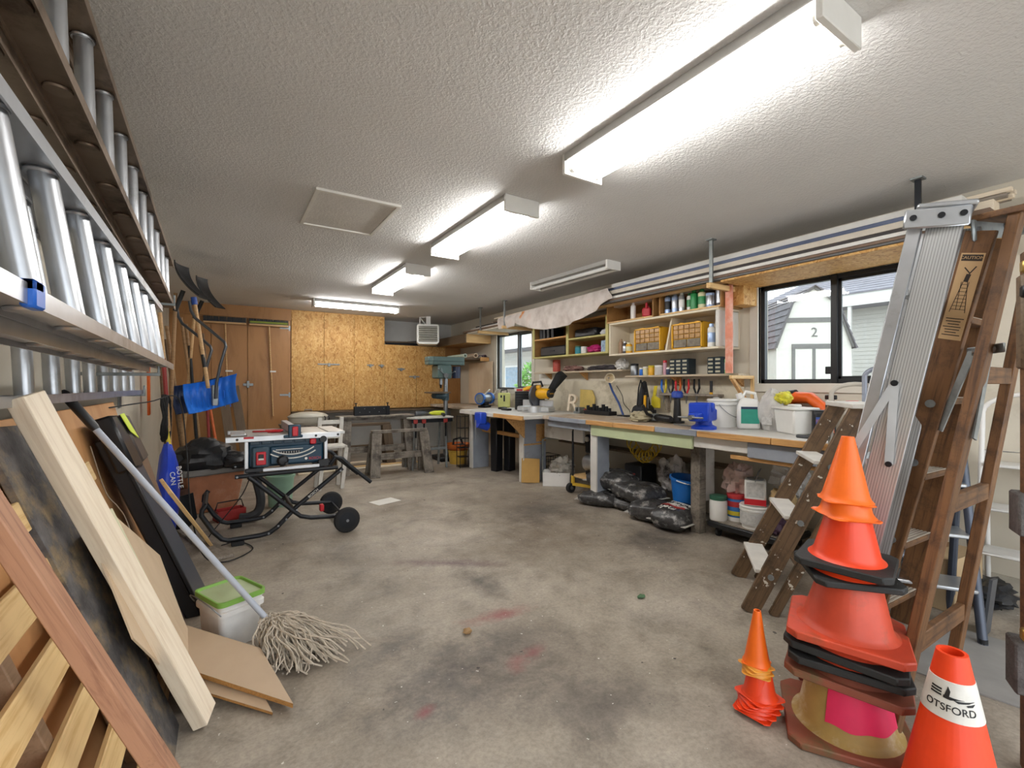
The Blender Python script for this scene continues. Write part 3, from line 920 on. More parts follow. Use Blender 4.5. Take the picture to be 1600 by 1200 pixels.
def pail():
    t = T('square_pail', 'square white pail with a lime green lid and wire handle', 'pail', (0.035, 2.71, 0), math.radians(-66))
    a, b_, H = 0.13, 0.105, 0.235
    def rr(x, y, z, r=0.03):
        out = []
        for cx, cy, s in ((x - r, y - r, 0), (-x + r, y - r, 1), (-x + r, -y + r, 2), (x - r, -y + r, 3)):
            for j in range(5):
                an = PI / 2 * (s + j / 4)
                out.append((cx + r * math.cos(an), cy + r * math.sin(an), z))
        return out
    def loft(rows, name, m):
        n = len(rows[0])
        vs = [v for r in rows for v in r]
        fs = [(i * n + j, i * n + (j + 1) % n, (i + 1) * n + (j + 1) % n, (i + 1) * n + j) for i in range(len(rows) - 1) for j in range(n)]
        fs += [tuple(range(n))[::-1], tuple(range((len(rows) - 1) * n, len(rows) * n))]
        return MB().add(vs, fs).build(name, m, t)
    rows = [rr(a * 0.86, b_ * 0.86, 0.0), rr(a * 0.95, b_ * 0.95, 0.17), rr(a * 1.04, b_ * 1.04, 0.172), rr(a * 1.04, b_ * 1.04, 0.195), rr(a * 0.97, b_ * 0.97, 0.197), rr(a * 0.98, b_ * 0.98, 0.215), rr(a * 1.03, b_ * 1.03, 0.217), rr(a * 1.03, b_ * 1.03, H - 0.005)]
    loft(rows, 'body', mat('pail_white', '#dcdad6', 0.45, var=0.06, scale=14))
    rows = [rr(a * 1.07, b_ * 1.07, H - 0.012), rr(a * 1.07, b_ * 1.07, H + 0.012), rr(a * 1.0, b_ * 1.0, H + 0.012), rr(a * 0.95, b_ * 0.95, H - 0.001)]
    loft(rows, 'lid', mat('lime_lid', '#7fae4c', 0.45, var=0.08, scale=8))
    rows = [rr(a * 0.96, b_ * 0.96, H - 0.004), rr(a * 0.96, b_ * 0.96, H + 0.001), rr(a * 0.5, b_ * 0.5, H + 0.001), rr(a * 0.47, b_ * 0.47, H + 0.003)]
    loft(rows, 'lid_panel', mat('lid_pale', '#a9b58c', 0.5, var=0.06, scale=8))
    pts = [(-0.02 * 0, -b_ * 1.05, 0.185)]
    hd = []
    for j in range(13):
        u = j / 12
        hd.append((a * 1.08 * math.cos(PI * u), -b_ * 1.0 - 0.05 * math.sin(PI * u), 0.19 + 0.075 * math.sin(PI * u)))
    MB().tube(hd, 0.0028, 6).build('wire_handle', 'steel', t)
pail()

def chip_piece(A, B, Cc, t_, label):
    A, B, Cc = V(A), V(B), V(Cc)
    D = A + (Cc - B)
    n = (Cc - B).cross(A - B).normalized()
    if n.z < 0:
        n = -n
    th = T('chipboard_offcut', label, 'chipboard', (B + Cc) / 2)
    top = [A, B, Cc, D]
    vs = [p for p in top] + [p - n * 0.0012 for p in top]
    fs = [(0, 1, 2, 3), (7, 6, 5, 4)] + [(i, 4 + i, 4 + (i + 1) % 4, (i + 1) % 4) for i in range(4)]
    MB().add(vs, fs).build('face', 'chip_face', th, w=True)
    vs = [p - n * 0.0012 for p in top] + [p - n * t_ for p in top]
    MB().add(vs, fs).build('core', 'chipboard_edge', th, w=True)
chip_piece((-0.18, 2.63, 0.175), (-0.09, 2.27, 0.105), (0.235, 1.97, 0.03), 0.02, 'tan melamine chipboard offcut lying over another by the mop')
chip_piece((-0.19, 2.58, 0.13), (-0.105, 2.235, 0.066), (0.165, 1.985, 0.014), 0.012, 'lower chipboard offcut beneath the tan one by the mop')

# ---------------------------------------------------------------- planter, bags, cords
def planter():
    t = T('clay_planter', 'square terracotta planter stuffed with black sacking', 'planter', (-0.12, 5.68, 0), math.radians(18))
    b = MB()
    a, c, H = 0.2, 0.26, 0.42
    vs = [(-a, -a, 0), (a, -a, 0), (a, a, 0), (-a, a, 0), (-c, -c, H), (c, -c, H), (c, c, H), (-c, c, H), (-c + .03, -c + .03, H), (c - .03, -c + .03, H), (c - .03, c - .03, H), (-c + .03, c - .03, H), (-a + .03, -a + .03, .25), (a - .03, -a + .03, .25), (a - .03, a - .03, .25), (-a + .03, a - .03, .25)]
    fs = [(3, 2, 1, 0)] + [(i, (i + 1) % 4, 4 + (i + 1) % 4, 4 + i) for i in range(4)] + [(4 + i, 4 + (i + 1) % 4, 8 + (i + 1) % 4, 8 + i) for i in range(4)] + [(8 + i, 8 + (i + 1) % 4, 12 + (i + 1) % 4, 12 + i) for i in range(4)] + [(12, 13, 14, 15)]
    b.add(vs, fs).build('pot', mat('terracotta', '#b27655', 0.75, var=0.12, dirt='#c08f74', dirt_at=0.62), t, bev=0.012)
    rim = MB()
    for i in range(4):
        p, q = [(-c, -c), (c, -c), (c, c), (-c, c)][i], [(c, -c), (c, c), (-c, c), (-c, -c)][i]
        rim.bar((p[0], p[1], H - 0.01), (q[0], q[1], H - 0.01), 0.05, 0.06)
    rim.build('rim', mat('rim_grey', '#7b7874', 0.7, var=0.12), t, bev=0.012)
planter()

def blob(name, c, r, m, label, cat, seed=1, amp=0.25, freq=3.0, nu=26, nv=16, parent=None, flat=None, rz=0.0):
    """a lumpy soft body"""
    b = MB()
    vs = []
    R = Mx.Rotation(rz, 3, 'Z')
    for j in range(nv + 1):
        tt = PI * j / nv
        for i in range(nu):
            a = 2 * PI * i / nu
            p = V((math.sin(tt) * math.cos(a), math.sin(tt) * math.sin(a), -math.cos(tt)))
            k = 1 + amp * mnoise.noise(p * freq + V((seed * 7.1, seed * 3.3, 0))) + amp * 0.5 * mnoise.noise(p * freq * 2.3 + V((0, seed * 5.3, 2)))
            q = V((p.x * r[0] * k, p.y * r[1] * k, p.z * r[2] * k))
            if flat is not None:
                q.z = max(q.z, -flat)
            vs.append(R @ q + V(c))
    fs = [(j * nu + i, j * nu + (i + 1) % nu, (j + 1) * nu + (i + 1) % nu, (j + 1) * nu + i) for j in range(nv) for i in range(nu)]
    b.add(vs, fs)
    o = b.build(name, m, parent, w=True)
    o.data.polygons.foreach_set('use_smooth', [True] * len(o.data.polygons))
    if label:
        tag(o, label, cat)
    return o
mat('black_bag', '#26272a', 0.42, var=0.4, scale=7, bump=0.5, bscale=18)
blob('black_sack', (-0.16, 5.62, 0.52), (0.27, 0.26, 0.2), 'black_bag', 'black plastic sack bulging out of the terracotta planter', 'sack', 2, 0.3, 2.2)
blob('black_cover', (0.12, 5.5, 0.5), (0.17, 0.13, 0.08), 'black_bag', 'folded black cover lying over the planter rim', 'cover', 5, 0.3, 2.5)
mat('blue_bag', '#2140b8', 0.4, var=0.2, scale=6, bump=0.4, bscale=14)
def blue_bag():
    t = T('blue_bag', 'blue recycling bag with white lettering beside the planter', 'bag', (-0.36, 4.75, 0))
    blob('bag_body', (-0.37, 4.62, 0.4), (0.075, 0.12, 0.4), 'blue_bag', None, None, 4, 0.12, 2.0, parent=t, flat=0.4)
    text('lettering', 'BOTTLE\nCAN', 0.05, 'white_paint', t, face_M((0.05, -0.225, 0.53), (0.12, 0.0, -1), (0.9, 0.42, 0)), 0.002)
blue_bag()

def cord(name, pts, r, m, label):
    P_ = [V(p) for p in pts]
    out = []
    n = len(P_)
    for i in range(n - 1):
        p0, p1, p2, p3 = P_[max(i - 1, 0)], P_[i], P_[i + 1], P_[min(i + 2, n - 1)]
        for k in range(7):
            u = k / 7
            out.append(0.5 * ((2 * p1) + (p2 - p0) * u + (2 * p0 - 5 * p1 + 4 * p2 - p3) * u * u + (3 * p1 - p0 - 3 * p2 + p3) * u ** 3))
    out.append(P_[-1])
    return tag(MB().tube(out, r, 7).build(name, m, w=True), label, 'cord')
cord('power_cord', [(-0.62, 3.6, 1.13), (-0.45, 4.2, 1.15), (-0.3, 4.6, 1.16), (-0.24, 4.5, 0.75), (-0.2, 4.2, 0.35), (-0.12, 4.0, 0.05), (0.02, 3.85, 0.012), (0.2, 4.05, 0.01), (0.1, 4.3, 0.01), (-0.06, 4.25, 0.012), (-0.1, 4.5, 0.012), (0.15, 4.7, 0.3), (0.22, 4.55, 0.55)], 0.0045, 'black_rubber', 'black power cord looping from the wall to the table saw')
cord('twine', [(-0.50, 2.75, 1.0), (-0.44, 2.7, 0.8), (-0.40, 2.72, 0.72), (-0.36, 2.66, 0.66), (-0.30, 2.62, 0.45), (-0.22, 2.58, 0.26)], 0.0022, mat('twine', '#8f8270', 0.9), 'thin grey twine hanging down in front of the plywood')

# ---------------------------------------------------------------- long-handled tools by the left wall
def spade(name, label, foot, top, hm, head, hmat='dark_metal', grip=None, band=None, flip=False, cat='shovel', r=0.016):
    """a shaft from foot to top with a head at the foot (or at the top when flip)"""
    f, tp = V(foot), V(top)
    t = T(name, label, cat, (f.x, f.y, 0), 0, 'long-handled tools by the left wall')
    d = (tp - f).normalized()
    a, b_ = (f + d * 0.28, tp) if not flip else (f, tp - d * 0.28)
    sh = MB().cyl(a, b_, r, n=10).build('shaft', hm, t, w=True)
    if band:
        MB().cyl(a.lerp(b_, 0.55), a.lerp(b_, 0.75), r * 1.04, n=10).build('painted_band', band, sh, w=True)
    o, dd = (f, d) if not flip else (tp, -d)
    M = frame(o, o + dd, (0.4, -1, 0) if head != 'scoop' else (1, -0.25, 0))
    hb = MB()
    if head == 'spade':
        hb.sheet(lambda u, v: M @ V((v * 0.3, (u - 0.5) * (0.24 if v > 0.2 else 0.24 * (0.25 + v * 3.75)), 0.03 * (1 - (2 * u - 1) ** 2))), 8, 8, 0.004)
        hb.cyl(M @ V((0.26, 0, 0.02)), M @ V((0.42, 0, 0.0)), 0.017, n=10)
    elif head == 'fork':
        for k in range(5):
            y = (k - 2) * 0.045
            hb.tube([M @ V((0.0, y, 0.03)), M @ V((0.2, y, 0.0)), M @ V((0.27, y * 0.8, 0.0))], 0.005, 6)
        hb.cyl(M @ V((0.27, -0.08, 0)), M @ V((0.27, 0.08, 0)), 0.008, n=8).cyl(M @ V((0.27, 0, 0)), M @ V((0.42, 0, 0)), 0.016, n=10)
    elif head == 'rake':
        for k in range(12):
            y = (k - 5.5) * 0.032
            hb.tube([M @ V((0.0, y, 0.05)), M @ V((0.03, y, 0.0)), M @ V((0.25, y * 0.12, 0.0))], 0.004, 5)
        hb.cyl(M @ V((0.22, 0, 0)), M @ V((0.4, 0, 0)), 0.016, n=10)
    elif head == 'hoe':
        hb.box((0.02, 0, 0.04), (0.01, 0.15, 0.1), M).tube([M @ V((0.02, 0, 0.02)), M @ V((0.12, 0, 0.0)), M @ V((0.35, 0, 0))], 0.009, 8)
    elif head == 'scoop':
        hb.sheet(lambda u, v: M @ V((v * 0.3, (u - 0.5) * 0.36, 0.2 * v * v + 0.04 * (2 * u - 1) ** 2)), 10, 12, 0.008)
        hb.cyl(M @ V((0.25, 0, 0.06)), M @ V((0.45, 0, 0.0)), 0.02, n=10)
    hb.build('head', hmat, t, w=True)
    if grip:
        g = tp if not flip else f
        gm = MB().cyl(g - d * 0.02, g + d * 0.05, r * 1.35, n=10)
        gm.build('grip', grip, t, w=True)
    return t
mat('tool_black', '#191a1c', 0.5, var=0.3)
mat('tool_red', '#8f2a24', 0.5, var=0.12)
mat('tool_orange', '#c9622a', 0.5, var=0.1)
mat('tool_yellow', '#d6c22f', 0.45, var=0.1)
mat('rust', '#5d4034', 0.75, 0.3, var=0.3, scale=16)
mat('blue_grip', '#234a9c', 0.45, var=0.1)
spade('round_shovel', 'pale-handled shovel with a red band by the ladder ends', (-0.36, 5.2, 0.0), (-0.47, 5.15, 1.92), 'oak_handle', 'spade', 'rust', band='tool_red')
spade('round_shovel', 'brown-handled shovel second from the ladder ends', (-0.26, 5.75, 0.0), (-0.46, 5.6, 1.85), wood('brown_handle', '#7d5d3b', '#a07c54'), 'spade', 'galvanised')
spade('garden_fork', 'garden fork with a dark worn handle', (-0.30, 6.1, 0.0), (-0.5, 6.0, 1.75), wood('dark_handle', '#54402c', '#73583d'), 'fork', 'dark_metal', cat='fork')
spade('leaf_rake', 'rake with a long tan handle standing behind the shovels', (-0.18, 6.7, 0.0), (-0.4, 6.5, 2.05), 'brown_handle', 'rake', 'rust', cat='rake')
spade('garden_hoe', 'hoe with a slim dark handle against the closet', (0.0, 7.6, 0.0), (-0.25, 7.3, 1.8), 'dark_handle', 'hoe', 'rust', cat='hoe', r=0.012)
spade('garden_hoe', 'hoe with an orange painted handle low behind the planter', (0.02, 6.6, 0.0), (-0.15, 6.8, 1.15), 'tool_orange', 'hoe', 'dark_metal', cat='hoe')
spade('round_shovel', 'shovel with a red painted shaft beside the orange hoe', (-0.10, 6.45, 0.0), (-0.16, 6.6, 1.2), 'tool_red', 'spade', 'dark_metal')
spade('round_shovel', 'shovel with a bright yellow fibreglass shaft near the wall', (-0.29, 4.92, 0.0), (-0.42, 5.0, 0.95), 'tool_yellow', 'spade', 'dark_metal')
spade('snow_pusher', 'black snow scoop stored blade up, nearest of two', (-0.45, 5.45, 0.0), (-0.36, 5.35, 2.42), 'brown_handle', 'scoop', 'tool_black', flip=True, cat='snow shovel')
spade('snow_pusher', 'black snow scoop stored blade up, farther of two', (-0.42, 6.3, 0.0), (-0.22, 6.0, 2.44), 'oak_handle', 'scoop', 'tool_black', flip=True, cat='snow shovel')
tag(board('orange_strip', (-0.6, 5.65, 0.98), (-0.6, 5.6, 1.5), 0.075, 0.02, mat('orange_paint', '#ee6a1c', 0.5, var=0.05), (1, 0, 0)), 'bright orange wooden strip standing among the tools', 'strip')

def snow_shovel(o, label, bm, bent, wood_shaft):
    """blade hanging low, shaft going up; faces -Y"""
    t = T('snow_shovel', label, 'snow shovel', o, math.radians(14), 'snow shovels hanging by the closet')
    W, H = 0.40, 0.27
    def fn(u, v):
        x = (u - 0.5) * W * (1 + 0.1 * v)
        return (x, 0.15 * math.sin(v * 2.1) - 0.09 * (2 * u - 1) ** 2 + 0.006 * math.sin(u * 44), v * H + 0.07 * (u - 0.3) ** 2 + 0.08 * (u - 0.5))
    MB().sheet(fn, 44, 14, 0.006).build('blade', bm, t)
    for k in range(8):
        x = (k - 3.5) * 0.045
        MB().tube([(x, 0.012, 0.02), (x, 0.045, 0.1), (x, 0.066, 0.18)], 0.004, 5).build('blade_rib', bm, t)
    MB().box((0.03, 0.035, 0.13), (0.055, 0.05, 0.2)).build('socket', 'galvanised', t, bev=0.008)
    if wood_shaft:
        MB().cyl((-0.02, 0.05, 0.2), (-0.12, 0.1, 1.02), 0.017, n=10).build('shaft', 'oak_handle', t)
        MB().cyl((-0.045, 0.062, 0.40), (-0.06, 0.07, 0.52), 0.0178, n=10).build('sticker', 'tool_black', t)
        MB().cyl((-0.118, 0.099, 0.99), (-0.126, 0.103, 1.06), 0.025, n=10).build('grip', 'blue_grip', t)
    if bent:
        MB().tube([(0.03, 0.0, 0.1), (0.035, -0.01, 0.25), (0.06, -0.03, 0.42), (0.1, -0.06, 0.6), (0.09, -0.05, 0.64), (-0.02, 0.02, 0.76), (-0.12, 0.07, 0.86), (-0.15, 0.09, 0.93), (-0.16, 0.1, 1.02)], 0.0135, 10).build('bent_shaft', mat('shaft_steel', '#55585c', 0.35, 0.7, var=0.15), t)
    return t
mat('shovel_blue', '#1f6fd6', 0.4, var=0.08)
mat('shovel_navy', '#1b2c4e', 0.45, var=0.12)
snow_shovel((-0.08, 5.2, 1.04), 'bright blue ribbed snow shovel with a wooden shaft', 'shovel_blue', True, True)
snow_shovel((-0.2, 5.55, 1.02), 'navy snow shovel with a bent steel shaft behind the blue one', 'shovel_navy', True, False)

def broom(x, label, gm, hx_, dx):
    t = T('push_broom', label, 'broom', (x, YC - 0.05, 0.7), 0, 'push brooms hung on the closet doors')
    MB().bb((x - 0.28, YC - 0.07, 2.21), (x + 0.28, YC - 0.02, 2.24)).build('block', 'oak_handle', t, w=True, bev=0.004)
    b = MB()
    rnd = random.Random(int(abs(x) * 100))
    for i in range(28):
        xx = x - 0.27 + i * 0.02
        b.bar((xx, YC - 0.045, 2.235), (xx + rnd.uniform(-0.006, 0.006), YC - 0.045, 2.315), 0.019, 0.045, (0, 1, 0))
    b.build('bristles', gm, t, w=True)
    if hx_:
        MB().bb((x - 0.27, YC - 0.072, 2.25), (x + 0.27, YC - 0.066, 2.28)).build('bristle_band', mat('green_bristle', '#7d8a2a', 0.7), t, w=True)
    MB().cyl((x, YC - 0.045, 2.21), (x + dx, YC - 0.03, 0.76), 0.0115, n=10).build('handle', 'oak_handle', t, w=True)
    MB().bb((x - 0.02 + dx * 0.6, YC - 0.05, 1.47), (x + 0.10, YC - 0.004, 1.495)).build('hook', 'white_paint', t, w=True)
broom(0.04, 'black-bristled push broom hung upside down on the left closet door', 'tool_black', False, 0.04)
broom(0.64, 'black and green push broom hung upside down on the right closet door', 'tool_black', True, 0.06)
# ---------------------------------------------------------------- table saw on its folding stand
mat('saw_blue', '#123a50', 0.45, var=0.12)
mat('saw_slate', '#2f4654', 0.45, var=0.1)
mat('saw_red', '#c51f2b', 0.4, var=0.05)
mat('saw_alloy', '#cfd1d3', 0.35, 0.5, var=0.06)
mat('tube_black', '#202226', 0.45, 0.3, var=0.15)

def table_saw():
    t = T('table_saw', 'blue and silver table saw standing on its folding stand', 'table saw', (0.46, 4.5, 0.57))
    MB().bb((0.18, 4.26, 0.6), (0.75, 4.78, 0.83)).build('body', 'saw_blue', t, w=True, bev=0.012)
    fp = MB().bb((0.335, 4.235, 0.615), (0.735, 4.262, 0.765)).build('front_panel', 'saw_blue', t, w=True, bev=0.008)
    for i in range(6):
        x = 0.19 + i * 0.082
        MB().bb((x, 4.25, 0.785), (x + 0.07, 4.262, 0.825)).build('rib', 'saw_slate', fp, w=True, bev=0.004)
    MB().bb((0.2, 4.225, 0.6), (0.33, 4.262, 0.77)).build('switch_housing', 'saw_slate', t, w=True, bev=0.012)
    sw = MB().bb((0.23, 4.212, 0.622), (0.302, 4.228, 0.73)).build('switch_paddle', 'saw_red', t, w=True, bev=0.006)
    MB().bb((0.247, 4.206, 0.675), (0.285, 4.213, 0.71)).build('switch_button', 'black_plastic', sw, w=True, bev=0.003)
    MB().bb((0.247, 4.205, 0.664), (0.285, 4.213, 0.678)).build('switch_label', 'white_paint', sw, w=True)
    # bevel scale: white arc and tick plate
    arc = MB()
    def arc_pts(r, a0, a1, cx=0.5, cz=0.94):
        return [(cx + r * math.cos(a), 4.231, cz + r * math.sin(a) * 0.92) for a in [math.radians(a0 + (a1 - a0) * j / 16) for j in range(17)]]
    arc.tube(arc_pts(0.27, 237, 308), 0.0055, 6).tube(arc_pts(0.305, 237, 306), 0.0055, 6)
    arc.build('bevel_slot', 'white_paint', fp, w=True)
    MB().bb((0.375, 4.230, 0.732), (0.58, 4.236, 0.738)).build('scale_line', 'white_paint', fp, w=True)
    MB().bb((0.385, 4.230, 0.70), (0.56, 4.236, 0.722)).build('scale_plate', 'black_plastic', fp, w=True)
    tk = MB()
    for i in range(9):
        tk.bb((0.395 + i * 0.019, 4.228, 0.703), (0.398 + i * 0.019, 4.231, 0.719))
    o = tk.build('scale_ticks', 'white_paint', fp, w=True)
    o['kind'] = 'stuff'
    hw = MB().lathe([(0.012, 0.0), (0.04, 0.004), (0.045, 0.015), (0.03, 0.03), (0.012, 0.032)], 20, face_M((0.425, 4.232, 0.645), (1, 0, 0), (0, 0, 1))).build('hand_wheel', 'black_plastic', t, w=True)
    MB().cyl((0.45, 4.2, 0.625), (0.45, 4.17, 0.625), 0.011).build('crank_knob', 'black_plastic', hw, w=True)
    text('brand', 'BOSCH', 0.03, 'saw_red', fp, WM[fp.name].inverted() @ face_M((0.675, 4.2335, 0.645), (1, 0, 0), (0, 0, 1)))
    MB().cyl((0.605, 4.236, 0.647), (0.605, 4.231, 0.647), 0.011, n=18).build('emblem', 'white_paint', fp, w=True)
    MB().cyl((0.74, 4.25, 0.805), (0.74, 4.21, 0.805), 0.028, n=18).build('fence_knob', 'black_plastic', t, w=True)
    MB().bb((0.635, 4.222, 0.765), (0.685, 4.25, 0.815)).build('lock_lever', 'saw_red', t, w=True, bev=0.008)
    for x in (0.165, 0.765):
        MB().bb((x - 0.014, 4.24, 0.56), (x + 0.014, 4.28, 0.83)).build('corner_post', 'saw_alloy', t, w=True, bev=0.004)
    MB().bb((0.155, 4.225, 0.565), (0.29, 4.30, 0.60)).build('corner_foot', 'black_plastic', t, w=True, bev=0.006)
    MB().bb((0.7, 4.225, 0.565), (0.79, 4.30, 0.63)).build('corner_foot', 'black_plastic', t, w=True, bev=0.006)
    MB().bb((0.155, 4.74, 0.565), (0.79, 4.79, 0.6)).build('corner_foot', 'black_plastic', t, w=True, bev=0.006)
    MB().bb((0.28, 4.222, 0.566), (0.71, 4.245, 0.592)).build('base_rail', 'saw_alloy', t, w=True, bev=0.003)
    # table top
    MB().bb((0.17, 4.27, 0.832), (0.78, 4.83, 0.862)).build('table_top', mat('table_alloy', '#c7c8c5', 0.35, 0.35, var=0.06), t, w=True, bev=0.004)
    MB().bb((0.565, 4.26, 0.8625), (0.58, 4.83, 0.8645)).build('mitre_slot', 'dark_metal', t, w=True)
    MB().bb((0.33, 4.42, 0.8622), (0.42, 4.72, 0.8645)).build('throat_plate', 'saw_red', t, w=True)
    MB().bb((0.79, 4.27, 0.835), (0.93, 4.83, 0.862)).build('extension_wing', 'table_alloy', t, w=True, bev=0.004)
    fr = MB().bb((0.02, 4.215, 0.815), (0.88, 4.25, 0.86)).build('front_rail', 'saw_alloy', t, w=True, bev=0.004)
    for x in (0.1, 0.68, 0.86):
        MB().cyl((x, 4.216, 0.838), (x, 4.212, 0.838), 0.01).build('rail_bolt', 'black_plastic', fr, w=True)
    MB().bb((0.145, 4.2125, 0.84), (0.215, 4.2155, 0.856)).build('rail_sticker', 'saw_red', fr, w=True)
    MB().bb((0.04, 4.80, 0.825), (0.88, 4.84, 0.858)).build('rear_rail', 'saw_alloy', t, w=True, bev=0.004)
    MB().bb((0.06, 4.42, 0.846), (0.17, 4.66, 0.862)).build('side_support', 'saw_alloy', t, w=True, bev=0.004)
    fe = MB().bb((0.475, 4.235, 0.866), (0.525, 4.85, 0.935)).build('rip_fence', 'saw_alloy', t, w=True, bev=0.004)
    MB().bb((0.465, 4.19, 0.83), (0.56, 4.235, 0.94)).bb((0.43, 4.195, 0.83), (0.575, 4.225, 0.855)).build('fence_clamp', 'saw_blue', fe, w=True, bev=0.006)
    MB().bb((0.492, 4.18, 0.845), (0.537, 4.195, 0.925)).build('fence_lever', 'saw_red', fe, w=True, bev=0.006)
    ps = MB().bar((0.22, 4.5, 0.872), (0.43, 4.38, 0.876), 0.03, 0.012).bar((0.36, 4.42, 0.874), (0.44, 4.375, 0.88), 0.05, 0.02)
    tag(ps.build('push_stick', 'saw_red', w=True, bev=0.006), 'red push stick lying on the saw table', 'push stick')
table_saw()

def saw_stand():
    t = T('saw_stand', 'black tubular folding stand with two wheels under the table saw', 'stand', (0.46, 4.45, 0))
    R = 0.0185
    for y, nm in ((4.22, 'front'), (4.76, 'rear')):
        MB().tube([(0.085, y, 0.545), (0.86, y, 0.548)], 0.017, 10).build('top_tube', 'tube_black', t, w=True)
        MB().tube([(0.18, y, 0.535), (0.34, y, 0.38), (0.517, y, 0.205), (0.56, y, 0.165), (0.64, y, 0.14), (0.9, y, 0.118)], R, 10).build('wheel_leg', 'tube_black', t, w=True)
        MB().tube([(0.904, y + 0.02, 0.533), (0.72, y + 0.02, 0.39), (0.53, y + 0.02, 0.243), (0.39, y + 0.02, 0.10), (0.33, y + 0.02, 0.058), (0.26, y + 0.02, 0.048), (0.04, y + 0.02, 0.048), (0.0, y + 0.02, 0.065), (-0.06, y + 0.02, 0.135), (-0.135, y + 0.02, 0.27), (-0.13, y + 0.02, 0.31), (-0.1, y + 0.03, 0.35)], R, 10).build('foot_leg', 'tube_black', t, w=True)
        MB().bb((0.06, y - 0.015, 0.0), (0.15, y + 0.055, 0.032)).build('foot_pad', 'black_rubber', t, w=True, bev=0.006)
        for (x, z) in ((0.10, 0.545), (0.53, 0.225), (0.39, 0.115), (0.45, 0.16), (0.88, 0.52), (0.32, 0.065)):
            MB().cyl((x, y - 0.02, z), (x, y - 0.026, z), 0.008).build('bolt', 'steel', t, w=True)
    MB().tube([(-0.115, 4.24, 0.33), (-0.115, 4.78, 0.33)], R, 10).build('foot_bar', 'tube_black', t, w=True)
    for x, z in ((0.2, 0.545), (0.72, 0.548)):
        MB().bb((x - 0.02, 4.22, z), (x + 0.02, 4.76, z + 0.018)).build('cross_bar', 'tube_black', t, w=True)
    MB().tube([(0.5, 4.22, 0.225), (0.5, 4.78, 0.225)], R, 10).build('pivot_tube', 'tube_black', t, w=True)
    MB().tube([(0.91, 4.12, 0.112), (0.91, 4.80, 0.112)], 0.013, 10).build('axle', 'tube_black', t, w=True)
    MB().bb((0.745, 4.4, 0.13), (0.78, 4.46, 0.19)).build('release_pedal', 'saw_red', t, w=True, bev=0.006)
    for y in (4.25, 4.72):
        MB().tube([(0.80, y, 0.57), (0.845, y, 0.635), (0.90, y, 0.62), (0.97, y, 0.545), (1.06, y, 0.465), (1.155, y, 0.378)], 0.0175, 10).build('handle', 'tube_black', t, w=True)
    for y in (4.10, 4.78):
        wh = MB().lathe([(0.035, -0.022), (0.075, -0.024), (0.098, -0.02), (0.108, -0.008), (0.108, 0.008), (0.098, 0.02), (0.075, 0.024), (0.035, 0.022)], 28, face_M((0.91, y, 0.108), (1, 0, 0), (0, 0, 1))).build('wheel', 'black_rubber', t, w=True)
        MB().lathe([(0.012, 0.0), (0.065, 0.018), (0.07, 0.027), (0.02, 0.03)], 24, face_M((0.91, y, 0.108), (1, 0, 0), (0, 0, 1))).build('hub', 'dark_metal', wh, w=True)
        MB().cyl((0.91, y - 0.028, 0.108), (0.91, y - 0.034, 0.108), 0.012).build('axle_cap', 'steel', wh, w=True)
    text('brand', 'BOSCH', 0.03, 'white_paint', t, WM[t.name].inverted() @ face_M((0.66, 4.2195, 0.345), (0.78, 0, 0.62), (-0.62, 0, 0.78)), 0.0008)
saw_stand()
MB_hose = [(0.25, 4.98, 0.56), (0.27, 4.96, 0.4), (0.31, 4.93, 0.2), (0.29, 4.91, 0.09), (0.22, 4.9, 0.048), (0.14, 4.92, 0.044)]
cord('vacuum_hose', MB_hose, 0.04, mat('hose_grey', '#3a3a3b', 0.6, var=0.2), 'dark corrugated dust hose dropping behind the saw stand')
def green_bin():
    t = T('green_bin', 'pale green plastic bin on the floor behind the saw', 'bin', (0.52, 5.4, 0))
    g = mat('mint_plastic', '#8fb29a', 0.5, var=0.06)
    prof = [(0.11, 0.0), (0.135, 0.30), (0.147, 0.302), (0.147, 0.325), (0.13, 0.325), (0.105, 0.02)]
    MB().lathe(prof, 28).build('bin_body', g, t)
green_bin()
def red_tray():
    t = T('red_tray', 'small red metal tray on the floor by the planter', 'tray', (0.06, 5.1, 0), 0.3)
    MB().bb((-0.12, -0.07, 0), (0.12, 0.07, 0.012)).bb((-0.12, -0.07, 0), (0.12, -0.062, 0.1)).bb((-0.12, 0.062, 0), (0.12, 0.07, 0.1)).bb((-0.12, -0.07, 0), (-0.112, 0.07, 0.1)).bb((0.112, -0.07, 0), (0.12, 0.07, 0.1)).build('tray', mat('tray_red', '#a8302c', 0.45), t)
    MB().tube([(-0.12, 0, 0.1), (-0.1, 0, 0.17), (0.1, 0, 0.17), (0.12, 0, 0.1)], 0.006).build('handle', 'dark_metal', t)
red_tray()
tag(MB().bb((-0.14, -0.1, 0.0), (0.14, 0.1, 0.002), Mx.Translation((1.5, 4.95, 0.001)) @ Mx.Rotation(0.3, 4, 'Z')).build('paper_sheet', 'white_paint', w=True), 'sheet of white paper lying on the floor past the stand handles', 'paper')
tag(blob('dead_leaf', (1.06, 2.1, 0.016), (0.025, 0.017, 0.016), mat('brown_leaf', '#9a7a52', 0.7), None, None, 3, 0.4, nu=10, nv=6), 'crumpled brown leaf on the concrete in mid floor', 'leaf')
tag(blob('green_leaf', (2.12, 1.9, 0.010), (0.03, 0.017, 0.010), mat('green_leaf', '#4c6b4a', 0.7), None, None, 6, 0.4, nu=10, nv=6), 'small green leaf on the concrete floor', 'leaf')

